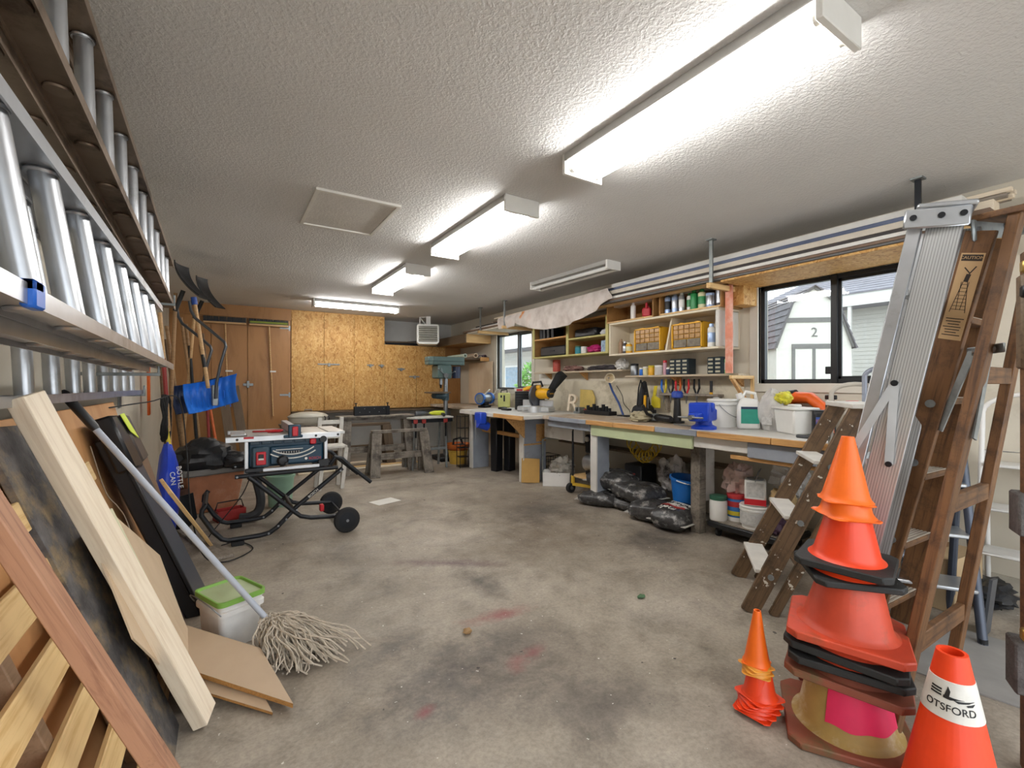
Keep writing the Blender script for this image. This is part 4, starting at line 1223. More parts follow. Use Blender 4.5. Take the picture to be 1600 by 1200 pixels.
# ---------------------------------------------------------------- sawhorses and the clutter at the far end
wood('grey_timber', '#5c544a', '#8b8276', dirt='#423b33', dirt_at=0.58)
def sawhorse(x0, x1, y, z, label, m='grey_timber', splay=0.13, topw=0.09, name='sawhorse', lw=0.135, shelf=True):
    t = T(name, label, 'sawhorse', ((x0 + x1) / 2, y, 0), 0, 'wooden sawhorses at the far end')
    board('top_beam', (x0, y, z - 0.02), (x1, y, z - 0.02), topw, 0.04, m, parent=t)
    for x, s in ((x0 + 0.06, -1), (x1 - 0.06, 1)):
        for sy in (-1, 1):
            board('leg', (x, y + sy * 0.035, z - 0.04), (x + s * 0.05, y + sy * splay, 0.0), 0.04, lw, m, (1, 0, 0), parent=t)
        if shelf:
            board('end_brace', (x + s * 0.03, y - 0.075, z * 0.5), (x + s * 0.03, y + 0.075, z * 0.5), 0.022, 0.09, m, parent=t)
    if shelf:
        board('stretcher', (x0 + 0.03, y, z * 0.42), (x1 - 0.03, y, z * 0.42), 0.03, 0.09, m, parent=t)
    return t
sawhorse(1.42, 2.42, 6.72, 0.80, 'taller weathered sawhorse with a plank across its top')
sawhorse(1.74, 2.54, 6.36, 0.635, 'shorter weathered sawhorse standing in front of the taller one')
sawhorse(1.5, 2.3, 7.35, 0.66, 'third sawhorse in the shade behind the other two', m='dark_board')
tag(board('router_plank', (1.36, 6.74, 0.812), (2.45, 6.74, 0.812), 0.26, 0.022, 'grey_timber'), 'dusty grey plank laid across the taller sawhorse', 'plank')

def router_fence():
    t = T('router_fence', 'black router fence with two clamps on the dusty plank', 'fence', (1.85, 6.78, 0.823))
    MB().bb((1.6, 6.76, 0.823), (2.12, 6.80, 0.955)).build('fence_body', mat('fence_black', '#17181b', 0.45, 0.3), t, w=True, bev=0.005)
    for x in (1.63, 2.09):
        MB().cyl((x, 6.775, 0.83), (x, 6.775, 1.0), 0.008).cyl((x - 0.02, 6.775, 1.0), (x + 0.02, 6.775, 1.0), 0.006).bb((x - 0.025, 6.745, 0.83), (x + 0.025, 6.765, 0.95)).build('clamp', 'dark_metal', t, w=True)
    for i in range(6):
        MB().cyl((1.68 + i * 0.07, 6.76, 0.87 + (i % 2) * 0.05), (1.68 + i * 0.07, 6.755, 0.87 + (i % 2) * 0.05), 0.005).build('screw', 'steel', t, w=True)
router_fence()

def white_stool():
    t = T('white_chair', 'small white painted wooden chair behind the table saw', 'chair', (1.1, 5.9, 0))
    wp = mat('worn_white', '#cfccc4', 0.6, var=0.08, dirt='#8c857a', dirt_at=0.66)
    for x in (0.98, 1.24):
        for y in (5.85, 6.1):
            board('post', (x, y, 0.0), (x + 0.05, y, 0.86 if y > 6 else 0.5), 0.045, 0.045, wp, (0, 1, 0), parent=t)
    for z in (0.46, 0.62, 0.8):
        board('back_rail', (1.0, 6.1, z), (1.27, 6.1, z), 0.025, 0.05, wp, parent=t)
    board('seat', (0.98, 5.97, 0.515), (1.3, 5.97, 0.515), 0.3, 0.025, wp, parent=t)
white_stool()

def roaster():
    t = T('low_table', 'low plank table under the big roaster pan', 'table', (1.05, 7.3, 0))
    board('top', (0.7, 7.3, 0.68), (1.42, 7.3, 0.68), 0.42, 0.03, 'grey_timber', parent=t)
    for x in (0.74, 1.38):
        for y in (7.14, 7.46):
            board('leg', (x, y, 0), (x, y, 0.665), 0.05, 0.05, 'dark_board', (1, 0, 0), parent=t)
    t = T('roaster_pan', 'large cream enamel roaster with a domed lid and black handles', 'roaster', (1.06, 7.22, 0.695))
    en = mat('enamel', '#b9b4a6', 0.3, var=0.06)
    S = Mx.Diagonal((1.0, 0.62, 1, 1))
    MB().lathe([(0.22, 0.0), (0.26, 0.03), (0.265, 0.1), (0.275, 0.105)], 28, S).build('pan', en, t)
    MB().lathe([(0.278, 0.105), (0.275, 0.12), (0.22, 0.155), (0.12, 0.178), (0.0, 0.185)], 28, S).build('lid', en, t)
    MB().tube([(-0.05, 0, 0.18), (-0.045, 0, 0.21), (0.045, 0, 0.21), (0.05, 0, 0.18)], 0.012).build('lid_handle', mat('wood_knob', '#8d7a64', 0.5), t)
    for x in (0.2, 0.25):
        MB().tube([(x, -0.14, 0.12), (x + 0.01, -0.16, 0.09), (x, -0.15, 0.03)], 0.007).build('bail', 'black_plastic', t)
roaster()
for i, (x0, x1, y, lab) in enumerate(((0.9, 2.5, 7.05, 'pale board on the floor under the sawhorses, nearest of three'), (1.0, 2.7, 7.2, 'pale board on the floor under the sawhorses, middle of three'), (1.1, 2.6, 7.6, 'pale board on the floor under the sawhorses, farthest of three'))):
    tag(board('floor_board', (x0, y, 0.012), (x1, y - 0.04, 0.012), 0.1, 0.022, 'pale_pine' if i != 1 else 'pine'), lab, 'board', 'boards on the floor under the sawhorses')

def work_stand():
    t = T('metal_work_stand', 'folding metal work stand with a white board top', 'work stand', (2.7, 6.62, 0))
    MB().bb((2.34, 6.5, 0.755), (3.04, 6.8, 0.78)).build('top_board', 'worn_white', t, w=True, bev=0.004)
    for x, dx in ((2.44, -0.06), (2.92, 0.0)):
        for y, dy in ((6.55, -0.06), (6.75, 0.06)):
            MB().bar((x, y, 0.755), (x + dx, y + dy, 0.0), 0.028, 0.028).build('leg', 'galvanised', t, w=True)
    MB().bar((2.4, 6.5, 0.3), (2.9, 6.5, 0.3), 0.025, 0.04).build('stretcher', 'galvanised', t, w=True)
    MB().bb((2.36, 6.49, 0.70), (3.02, 6.51, 0.755)).build('apron', 'dark_metal', t, w=True)
work_stand()
def hand_drill(o, rz, body, label, name='hand_drill'):
    t = T(name, label, 'power tool', o, rz)
    MB().tube([(-0.1, 0, 0.05), (-0.08, 0, 0.05), (0.06, 0, 0.05), (0.1, 0, 0.05), (0.14, 0, 0.05)], [0.022, 0.038, 0.036, 0.026, 0.014], 14).build('motor_body', body, t)
    MB().tube([(-0.05, 0, 0.045), (-0.08, 0.05, 0.03), (-0.10, 0.11, 0.028)], [0.024, 0.022, 0.026], 12).build('grip', 'black_plastic', t)
    MB().cyl((0.13, 0, 0.05), (0.2, 0, 0.05), 0.008, 0.003).build('bit', 'steel', t)
hand_drill((2.56, 6.66, 0.78), 0.4, mat('tool_grey', '#4a4c50', 0.45), 'grey and black drill lying on the work stand')
hand_drill((2.84, 6.62, 0.78), 2.6, mat('tool_lime', '#b9c22d', 0.45), 'lime green drill lying on the work stand')
def clamp_hang(x, lab, y=6.492):
    t = T('spring_clamp', lab, 'clamp', (x, y, 0.45), 0, 'clamps hanging on the work stand')
    MB().bb((x - 0.012, y - 0.018, 0.48), (x + 0.012, y - 0.008, 0.74)).build('bar', 'dark_metal', t, w=True)
    MB().bb((x - 0.035, y - 0.022, 0.69), (x + 0.03, y - 0.004, 0.75)).build('jaw', 'tool_red', t, w=True, bev=0.004)
for i, x in enumerate((2.42, 2.55, 2.9)):
    clamp_hang(x, ['bar clamp with red jaws hanging at the left of the work stand', 'bar clamp with red jaws hanging mid work stand', 'bar clamp with red jaws hanging at the right of the work stand'][i])

def drill_press():
    X, Y = 3.22, 7.2
    t = T('drill_press', 'grey-green floor drill press in front of the cupboard', 'drill press', (X, Y, 0))
    dg = mat('press_green', '#5d7370', 0.45, var=0.1)
    MB().bb((X - 0.2, Y - 0.26, 0), (X + 0.2, Y + 0.2, 0.07)).build('base', 'dark_metal', t, w=True, bev=0.015)
    MB().cyl((X, Y, 0.05), (X, Y, 1.66), 0.04, n=20).build('column', 'steel', t, w=True)
    hd = MB().bb((X - 0.22, Y - 0.2, 1.37), (X + 0.03, Y + 0.08, 1.6)).build('head', dg, t, w=True, bev=0.02)
    cv = [(-0.36, -0.09), (-0.3, -0.14), (0.24, -0.14), (0.3, -0.09), (0.3, 0.09), (0.24, 0.14), (-0.3, 0.14), (-0.36, 0.09)]
    MB().prism(cv, 1.60, 1.735, Mx.Translation((X, Y - 0.04, 0))).build('belt_cover', dg, t, w=True, bev=0.012)
    MB().prism(cv, 1.655, 1.662, Mx.Translation((X, Y - 0.04, 0)) @ Mx.Diagonal((1.01, 1.02, 1, 1))).build('cover_seam', 'dark_metal', t, w=True)
    MB().cyl((X + 0.2, Y, 1.38), (X + 0.2, Y, 1.58), 0.075, n=18).build('motor', mat('motor_navy', '#26324f', 0.4), t, w=True)
    MB().bb((X + 0.03, Y - 0.03, 1.42), (X + 0.14, Y + 0.03, 1.5)).build('motor_mount', 'dark_metal', t, w=True)
    q = MB().cyl((X - 0.13, Y - 0.1, 1.38), (X - 0.13, Y - 0.1, 1.27), 0.03, n=14).build('quill', 'steel', t, w=True)
    MB().cyl((X - 0.13, Y - 0.1, 1.27), (X - 0.13, Y - 0.1, 1.21), 0.024, 0.012, n=12).build('chuck', 'dark_metal', q, w=True)
    h = MB().cyl((X - 0.1, Y - 0.2, 1.42), (X - 0.1, Y - 0.25, 1.42), 0.04, n=16).build('feed_hub', 'steel', t, w=True)
    for a in (0.4, 2.5, 4.6):
        e = (X - 0.1 + 0.17 * math.cos(a), Y - 0.25, 1.42 + 0.17 * math.sin(a))
        MB().cyl((X - 0.1, Y - 0.24, 1.42), e, 0.006).ball(e, 0.015, 8, 6).build('feed_lever', 'steel', h, w=True)
    tb = MB().bb((X - 0.36, Y - 0.26, 1.125), (X - 0.02, Y + 0.06, 1.15)).build('work_table', 'dark_board', t, w=True, bev=0.003)
    MB().cyl((X - 0.26, Y - 0.1, 1.09), (X, Y, 1.07), 0.05, 0.06, n=14).cyl((X, Y, 1.0), (X, Y, 1.14), 0.06, n=16).build('table_arm', mat('arm_teal', '#3a5058', 0.5), t, w=True)
    MB().tube([(X - 0.16, Y - 0.18, 1.6), (X - 0.16, Y - 0.21, 1.5), (X - 0.14, Y - 0.21, 1.45)], 0.004).build('cable', 'steel', t, w=True)
drill_press()
def bucket_stack():
    t = T('yellow_bucket', 'dull yellow bucket on the floor beside the drill press', 'bucket', (3.22, 6.72, 0))
    MB().lathe([(0.13, 0.0), (0.155, 0.2), (0.165, 0.205), (0.165, 0.22), (0.15, 0.22), (0.125, 0.01)], 24).build('bucket_body', mat('dull_yellow', '#c09a3c', 0.5), t)
    t = T('orange_basin', 'orange basin resting on the yellow bucket', 'basin', (3.22, 6.72, 0.22))
    MB().lathe([(0.14, 0.0), (0.19, 0.04), (0.205, 0.1), (0.195, 0.1), (0.13, 0.015)], 24).build('basin_body', mat('basin_orange', '#c96a2c', 0.5), t)
    t = T('belt_sander', 'grey and black sander sitting in the orange basin', 'power tool', (3.22, 6.72, 0.24), 0.3)
    MB().bb((-0.13, -0.05, 0.0), (0.13, 0.05, 0.07)).build('sander_body', 'tool_grey', t, bev=0.02)
    MB().tube([(-0.1, 0, 0.06), (-0.09, 0, 0.15), (0.06, 0, 0.17), (0.1, 0, 0.07)], 0.016).build('handle', 'black_plastic', t)
    MB().bb((-0.1, -0.054, 0.015), (0.1, -0.05, 0.05)).build('side_plate', 'steel', t)
    t = T('wire_rack', 'narrow black wire rack standing at the end of the bench', 'rack', (3.13, 6.36, 0))
    b = MB()
    for x in (3.06, 3.2):
        for y in (6.3, 6.42):
            MB().cyl((x, y, 0), (x, y, 0.8), 0.006, n=8).build('upright', 'dark_metal', t, w=True)
    for z in (0.02, 0.16, 0.3, 0.44, 0.6, 0.78):
        MB().bb((3.055, 6.295, z), (3.205, 6.425, z + 0.008)).build('shelf', 'dark_metal', t, w=True)
bucket_stack()

# ---------------------------------------------------------------- more clutter by the closet
spade('round_shovel', 'black-shafted shovel in the dark of the tool corner', (-0.2, 6.2, 0.0), (-0.3, 6.1, 1.7), 'tool_black', 'spade', 'tool_black')
spade('garden_fork', 'black fork standing nearest the closet doors', (-0.1, 7.2, 0.0), (-0.2, 7.0, 1.6), 'tool_black', 'fork', 'tool_black', cat='fork')
spade('round_shovel', 'dark-handled spade standing behind the red-banded shovel', (-0.42, 5.5, 0.0), (-0.5, 5.38, 1.8), 'dark_handle', 'spade', 'rust')
spade('garden_hoe', 'hoe with a thick brown handle in mid tool corner', (-0.16, 6.35, 0.0), (-0.34, 6.25, 1.95), 'brown_handle', 'hoe', 'rust', cat='hoe')
spade('edging_spade', 'edging spade with a grey-brown handle behind the blue shovel', (-0.04, 6.9, 0.0), (-0.2, 6.75, 1.9), 'dark_handle', 'spade', 'dark_metal')
spade('bow_rake', 'rusty bow rake deep in the tool corner', (-0.24, 7.1, 0.0), (-0.38, 6.9, 1.98), 'brown_handle', 'rake', 'rust', cat='rake')
for i, (x0, x1, y, lab) in enumerate(((0.0, 0.16, 7.6, 'brown plank leaning on the closet under the blue shovel'), (0.16, 0.32, 7.75, 'second brown plank leaning on the closet beside the saw'))):
    tag(board('brown_plank', (x1, y, 0.0), (x0, y + 0.5, 1.25), 0.02, 0.12, 'dark_board', (1, 0, 0)), lab, 'plank')
_hp = []
for i in range(60):
    a = i * 0.42
    _hp.append((-0.42 + 0.02 * math.sin(i * 0.9), 5.05 + 0.17 * math.cos(a), 0.98 + 0.2 * math.sin(a)))
tag(MB().tube(_hp, 0.012, 7).build('garden_hose', 'black_rubber', w=True), 'coil of black hose hung among the shovels', 'hose')
# ---------------------------------------------------------------- workbench along the right wall
BZ = 0.90
mat('bench_grey', '#9096a0', 0.6, var=0.12, scale=5, dirt='#74695c', dirt_at=0.66)
mat('bench_green', '#b9c49c', 0.6, var=0.1, scale=3, dirt='#8c8560', dirt_at=0.68)
mat('bench_white', '#d2cfc9', 0.55, var=0.08, scale=4, dirt='#9a9184', dirt_at=0.66)
wood('bench_top', '#97846e', '#bba78f', axis='Y', scale=4, dirt='#d5d2cc', dirt_at=0.6)
wood('raw_edge', '#a5713c', '#cf9f63', axis='Y', scale=5)

def bench():
    t = T('workbench', 'long painted wooden workbench built along the window wall', 'workbench', (3.65, 3.8, 0))
    MB().bb((3.30, 1.0, BZ - 0.045), (XR - 0.005, 2.45, BZ)).build('worktop_board', 'bench_white', t, w=True, bev=0.005)
    MB().bb((3.29, 2.455, BZ - 0.045), (XR - 0.005, 4.5, BZ)).build('worktop_board', 'bench_top', t, w=True, bev=0.005)
    MB().bb((3.02, 4.505, BZ - 0.045), (XR - 0.005, 6.22, BZ)).build('worktop_board', 'bench_white', t, w=True, bev=0.005)
    MB().bb((3.4, 6.225, BZ - 0.05), (XR - 0.005, YC - 0.06, BZ - 0.005)).build('worktop_board', 'bench_top', t, w=True, bev=0.005)
    for y0, y1, m in ((1.0, 1.75, 'raw_edge'), (1.755, 2.35, 'raw_edge'), (2.355, 2.78, 'bench_grey'), (2.785, 3.3, 'raw_edge'), (3.305, 3.7, 'raw_edge'), (3.705, 4.35, 'bench_grey')):
        MB().bb((3.272, y0, BZ - 0.05), (3.292 if y0 > 2.4 else 3.302, y1, BZ - 0.004)).build('edge_strip', m, t, w=True, bev=0.003)
    for y0, y1, m in ((4.51, 5.2, 'raw_edge'), (5.205, 6.2, 'bench_white')):
        MB().bb((3.0, y0, BZ - 0.055), (3.022, y1, BZ - 0.004)).build('edge_strip', m, t, w=True, bev=0.003)
    MB().bb((3.31, 2.42, BZ - 0.165), (3.335, 3.66, BZ - 0.05)).build('green_apron', 'bench_green', t, w=True, bev=0.004)
    MB().bb((3.33, 1.95, BZ - 0.145), (3.36, 2.42, BZ - 0.05)).build('apron_board', 'bench_white', t, w=True, bev=0.004)
    MB().bb((3.315, 1.3, BZ - 0.17), (3.345, 1.95, BZ - 0.055)).build('drawer_front', 'bench_grey', t, w=True, bev=0.005)
    MB().bb((3.34, 1.3, BZ - 0.2), (3.38, 2.1, BZ - 0.17)).build('drawer_runner', 'raw_edge', t, w=True, bev=0.003)
    MB().bb((3.33, 3.7, BZ - 0.13), (3.36, 4.45, BZ - 0.05)).build('apron_board', 'bench_grey', t, w=True, bev=0.004)
    MB().bb((3.5, 4.0, BZ - 0.3), (3.53, 4.75, BZ - 0.05)).build('back_apron', 'bench_white', t, w=True, bev=0.004)
    # panel legs stand square to the wall
    for y, x0, x1, m in ((6.2, 3.21, 3.5, 'bench_grey'), (4.93, 3.29, 3.66, 'bench_grey'), (3.60, 3.33, 3.52, 'bench_grey')):
        MB().bb((x0 + 0.02, y, 0.0), (x1, y + 0.035, BZ - 0.05)).build('leg_panel', m, t, w=True, bev=0.003)
        MB().bb((x0, y - 0.005, 0.0), (x0 + 0.02, y + 0.09, BZ - 0.05)).build('leg_edge', 'bench_white', t, w=True, bev=0.003)
    MB().bb((3.44, 2.44, 0.0), (3.53, 2.53, BZ - 0.05)).build('front_post', 'grey_timber', t, w=True, bev=0.004)
    MB().bb((3.54, 2.46, 0.26), (3.68, 2.49, BZ - 0.05)).build('gusset', 'bench_white', t, w=True, bev=0.003)
    MB().bb((3.36, 1.15, 0.0), (3.44, 1.23, BZ - 0.05)).build('front_post', 'grey_timber', t, w=True, bev=0.004)
    # diagonal corbel under the front edge of the deep end
    b = MB().add([(3.02, 4.9, BZ - 0.055), (3.3, 4.9, BZ - 0.055), (3.3, 4.9, 0.58), (3.02, 4.93, BZ - 0.055), (3.3, 4.93, BZ - 0.055), (3.3, 4.93, 0.58)], [(0, 1, 2), (5, 4, 3), (0, 3, 4, 1), (1, 4, 5, 2), (2, 5, 3, 0)])
    b.build('corbel', 'raw_edge', t, w=True)
    MB().bb((3.3, 4.924, 0.48), (3.62, 4.932, 0.50)).build('ledge_strip', 'raw_edge', t, w=True)
    MB().bb((3.5, 4.925, 0.52), (3.66, 4.93, 0.75)).build('patch_board', 'raw_edge', t, w=True)
    MB().bb((3.38, 5.0, 0.55), (3.44, 6.2, 0.60)).build('rail', 'raw_edge', t, w=True, bev=0.003)
    MB().bb((3.85, 2.5, 0.50), (XR - 0.005, 4.9, 0.52)).build('low_shelf', 'dark_board', t, w=True)
bench()
# splashback and wall boards above the bench
struct(MB().bb((XR - 0.012, 2.42, BZ), (XR, 5.78, 1.32)).build('wall_panel', mat('stained_panel', '#cfc7b2', 0.65, var=0.08, scale=5, dirt='#9c9078', dirt_at=0.64), smooth=False), 'stained cream hardboard panel above the bench')
def corner_panel():
    o = MB().bb((4.03, 7.02, 0.91), (4.055, 7.92, 1.68)).build('pale_board', wood('pale_panel', '#d3b99a', '#e4cfb2', axis='Z', scale=3, ring=2), w=True, bev=0.003)
    tag(o, 'pale plywood board standing in the corner past the far window', 'board')
    t = T('corner_shelf', 'open plywood shelf box high in the far corner', 'shelf', (3.85, 7.75, 1.72))
    MB().bb((3.58, 7.15, 2.0), (XR - 0.01, YC - 0.02, 2.02)).build('shelf_board', 'raw_edge', t, w=True)
    MB().bb((3.58, 7.13, 2.0), (XR - 0.01, 7.15, 2.15)).build('front_board', 'pine', t, w=True, bev=0.003)
    MB().bb((3.56, 7.13, 2.0), (3.58, YC - 0.02, 2.15)).build('side_board', 'dark_board', t, w=True)
    MB().bb((3.58, 7.3, 1.72), (XR - 0.01, YC - 0.02, 1.745)).build('shelf_board', 'dark_board', t, w=True)
    MB().bb((3.9, 7.2, 1.69), (XR - 0.01, 7.22, 1.76)).build('hook_rail', 'raw_edge', t, w=True)
    for i, (x, z, r, m, lab) in enumerate(((3.62, 1.82, 0.035, 'pale_green_paper', 'pale green paper roll on the corner shelf'), (3.83, 1.82, 0.042, 'kraft', 'fat kraft paper roll on the corner shelf'), (3.93, 1.79, 0.02, 'white_plastic', 'slim white roll on the corner shelf'), (4.02, 1.83, 0.033, 'purple_paper', 'dark speckled roll on the corner shelf'))):
        col = {'pale_green_paper': '#b9c6b8', 'kraft': '#cdb69c', 'white_plastic': '#e4e3de', 'purple_paper': '#6a5b68'}[m]
        mm = mat(m, col, 0.7)
        z = 1.745 + r
        b = MB().cyl((x, 7.25, z), (x + 0.02, 8.0, z), r, n=16, cap=False).cyl((x, 7.25, z), (x + 0.02, 8.0, z), r * 0.7, n=16, cap=False)
        n = 16
        M = frame((x, 7.25, z), (x + 0.02, 8.0, z))
        vs = [(0, r * math.cos(2 * PI * j / n), r * math.sin(2 * PI * j / n)) for j in range(n)] + [(0, r * .7 * math.cos(2 * PI * j / n), r * .7 * math.sin(2 * PI * j / n)) for j in range(n)]
        b.add(vs, [(j, (j + 1) % n, n + (j + 1) % n, n + j) for j in range(n)], M)
        tag(b.build('paper_roll', mm, w=True), lab, 'paper roll')
corner_panel()

# ---------------------------------------------------------------- things on the bench
def bench_grinder():
    t = T('bench_grinder', 'blue and grey bench grinder at the far end of the bench', 'grinder', (3.62, 6.55, BZ - 0.005), 0.5)
    MB().bb((-0.1, -0.07, 0), (0.1, 0.07, 0.04)).bb((-0.06, -0.05, 0.04), (0.06, 0.05, 0.1)).build('pedestal', 'dark_metal', t, bev=0.01)
    MB().cyl((-0.11, 0, 0.15), (0.11, 0, 0.15), 0.065, n=20).build('motor', mat('grinder_grey', '#9a9da0', 0.4, 0.4), t)
    for x in (-0.15, 0.13):
        g = MB().cyl((x, 0, 0.15), (x + 0.04, 0, 0.15), 0.095, n=24).build('wheel_guard', mat('grinder_blue', '#1f5fb4', 0.4), t)
        MB().cyl((x - 0.008, 0, 0.15), (x + 0.048, 0, 0.15), 0.075, n=24).build('wheel', 'galvanised', g)
        MB().bb((x - 0.01, -0.14, 0.13), (x + 0.05, -0.09, 0.14)).build('tool_rest', 'steel', t)
        MB().bar((x + 0.02, -0.09, 0.22), (x + 0.02, -0.18, 0.3), 0.05, 0.006).build('eye_shield', 'white_plastic', t)
bench_grinder()
def yellow_tin():
    t = T('yellow_case', 'pale yellow plastic case behind the bench grinder', 'case', (3.84, 6.3, BZ), -0.5)
    MB().bb((-0.1, -0.05, 0), (0.1, 0.05, 0.24)).build('case_body', mat('pale_yellow', '#cfd382', 0.45), t, bev=0.02, seg=2)
    MB().tube([(-0.05, 0, 0.235), (-0.045, 0, 0.28), (0.045, 0, 0.29), (0.05, 0, 0.235)], 0.01).build('handle', 'dark_metal', t)
    MB().bb((-0.012, -0.056, 0.1), (0.012, -0.05, 0.2)).bb((-0.06, -0.056, 0.16), (-0.035, -0.05, 0.2)).build('latch', 'dark_metal', t)
yellow_tin()
def drawer_tower(o, rz):
    t = T('black_drawer_cabinet', 'small black drawer cabinet with a red and white box on top', 'drawer cabinet', o, rz)
    MB().bb((-0.12, -0.09, 0), (0.12, 0.1, 0.27)).build('carcass', 'black_plastic', t, bev=0.006)
    for i in range(6):
        d = MB().bb((-0.112, -0.1, 0.012 + i * 0.042), (0.112, -0.088, 0.048 + i * 0.042)).build('drawer', 'black_plastic', t, bev=0.004)
        MB().bb((-0.03, -0.106, 0.03 + i * 0.042), (0.03, -0.1, 0.036 + i * 0.042)).build('pull', 'dark_metal', d)
    t2 = T('red_white_box', 'flat red and white carton on the black drawer cabinet', 'carton', (o[0], o[1], o[2] + 0.27), rz)
    MB().bb((-0.13, -0.09, 0), (0.13, 0.09, 0.045)).build('carton_body', 'white_paint', t2, bev=0.003)
    for x in (-0.1, 0.01):
        MB().bb((x, -0.093, 0.006), (x + 0.09, -0.089, 0.038)).build('red_print', 'saw_red', t2)
drawer_tower((3.82, 5.72, BZ), -0.55)

def mitre_saw():
    t = T('mitre_saw', 'yellow and grey compound mitre saw on the bench', 'mitre saw', (3.62, 5.12, BZ), math.radians(-70))
    al = 'saw_alloy'
    MB().bb((-0.26, -0.08, 0.0), (0.26, 0.1, 0.075)).build('base', al, t, bev=0.015)
    MB().lathe([(0.15, 0.0), (0.15, 0.08), (0.14, 0.085)], 28, Mx.Translation((0, -0.06, 0))).build('turntable', al, t)
    MB().bb((-0.035, -0.32, 0.03), (0.035, -0.06, 0.075)).build('table_arm', al, t, bev=0.01)
    MB().bb((-0.25, 0.05, 0.075), (-0.03, 0.075, 0.16)).bb((0.03, 0.05, 0.075), (0.25, 0.075, 0.16)).build('fence', al, t, bev=0.006)
    MB().cyl((-0.02, 0.02, 0.22), (0.015, 0.02, 0.22), 0.15, n=32).build('blade_guard', mat('guard_grey', '#5a5d66', 0.35, 0.3), t)
    MB().cyl((-0.006, 0.0, 0.2), (0.0, 0.0, 0.2), 0.145, n=36).build('blade', 'steel', t)
    yb = mat('tool_yellow_body', '#e8ab1c', 0.4, var=0.05)
    MB().tube([(0.02, 0.03, 0.25), (0.06, 0.03, 0.25), (0.2, 0.04, 0.25), (0.23, 0.04, 0.25)], [0.06, 0.078, 0.068, 0.05], 18).build('motor_housing', yb, t)
    cap = MB().cyl((0.2, 0.03, 0.25), (0.25, 0.03, 0.25), 0.058, n=20).build('motor_cap', 'black_plastic', t)
    text('brand', 'DeWALT', 0.026, yb, cap, face_M((0.2515, 0.03, 0.25), (0, 1, 0), (0, 0, 1)))
    MB().tube([(-0.16, -0.06, 0.3), (-0.12, -0.03, 0.32), (-0.02, 0.02, 0.34), (0.06, 0.04, 0.33)], [0.022, 0.026, 0.03, 0.035], 12).build('upper_arm', yb, t)
    MB().tube([(-0.05, 0.0, 0.35), (-0.04, 0.0, 0.4), (0.08, 0.02, 0.41), (0.1, 0.03, 0.34)], 0.016, 10).build('carry_handle', 'black_plastic', t)
    MB().bb((-0.06, 0.08, 0.06), (0.06, 0.16, 0.3)).build('pivot_post', 'black_plastic', t, bev=0.015)
    MB().sheet(lambda u, v: (0.22 + 0.16 * v, 0.08 + (u - 0.5) * (0.08 + 0.12 * v), 0.30 + 0.2 * v + 0.03 * math.sin(3 * u)), 6, 8, 0.07).build('dust_bag', mat('bag_fabric', '#232427', 0.85, var=0.25), t)
    MB().tube([(0.12, 0.12, 0.18), (0.2, 0.14, 0.26), (0.24, 0.12, 0.3)], 0.02).build('dust_chute', 'black_plastic', t)
mitre_saw()

def letter_cutout():
    t = T('wooden_letter', 'wooden letter R cutout leaning against the wall panel', 'wooden letter', (3.98, 4.75, BZ))
    text('letter', 'R', 0.34, 'pale_pine', t, face_M((0.0, 0.0, 0.115), (0.2, -1, 0), (0.18, 0.04, 1)), 0.02)
    o = slab_wall = MB().prism([(-0.14, 0), (0.12, 0), (0.14, 0.2), (0.08, 0.3), (-0.15, 0.31)], 0, 0.012, face_M((4.03, 4.52, BZ), (0, -1, 0), (0.06, 0, 1))).build('yellow_plywood_scrap', mat('yellow_scrap', '#c9b064', 0.6, var=0.15), w=True)
    tag(o, 'yellowish plywood scrap leaning on the wall panel beside the letter', 'plywood')
letter_cutout()
tag(MB().bb((XR - 0.035, 5.22, 1.27), (XR - 0.022, 5.62, 1.43)).build('white_notice', 'white_paint', w=True), 'plain white card fixed below the far end of the wall shelf', 'card')

def bit_rack():
    t = T('socket_rack', 'black rack of sockets and bits at the back of the bench', 'tool rack', (3.95, 4.2, BZ))
    MB().bb((3.88, 3.98, BZ), (4.02, 4.42, BZ + 0.05)).build('rack_base', 'black_plastic', t, w=True, bev=0.005)
    for i in range(8):
        y = 4.01 + i * 0.055
        MB().cyl((3.93, y, BZ + 0.05), (3.93, y, BZ + 0.09 + 0.02 * (i % 3)), 0.018 + 0.002 * (i % 3), n=10).build('socket', 'dark_metal', t, w=True)
    t = T('machine_vice', 'small grey machine vice at the back of the bench', 'vice', (3.92, 4.55, BZ))
    MB().bb((3.86, 4.49, BZ), (3.98, 4.6, BZ + 0.03)).bb((3.87, 4.5, BZ + 0.03), (3.97, 4.525, BZ + 0.08)).bb((3.87, 4.56, BZ + 0.03), (3.97, 4.585, BZ + 0.08)).build('body', 'galvanised', t, w=True, bev=0.004)
    MB().cyl((3.92, 4.45, BZ + 0.05), (3.92, 4.62, BZ + 0.05), 0.008).build('screw', 'steel', t, w=True)
    MB().ball((3.92, 4.44, BZ + 0.05), 0.018).build('knob', 'tool_red', t, w=True)
bit_rack()

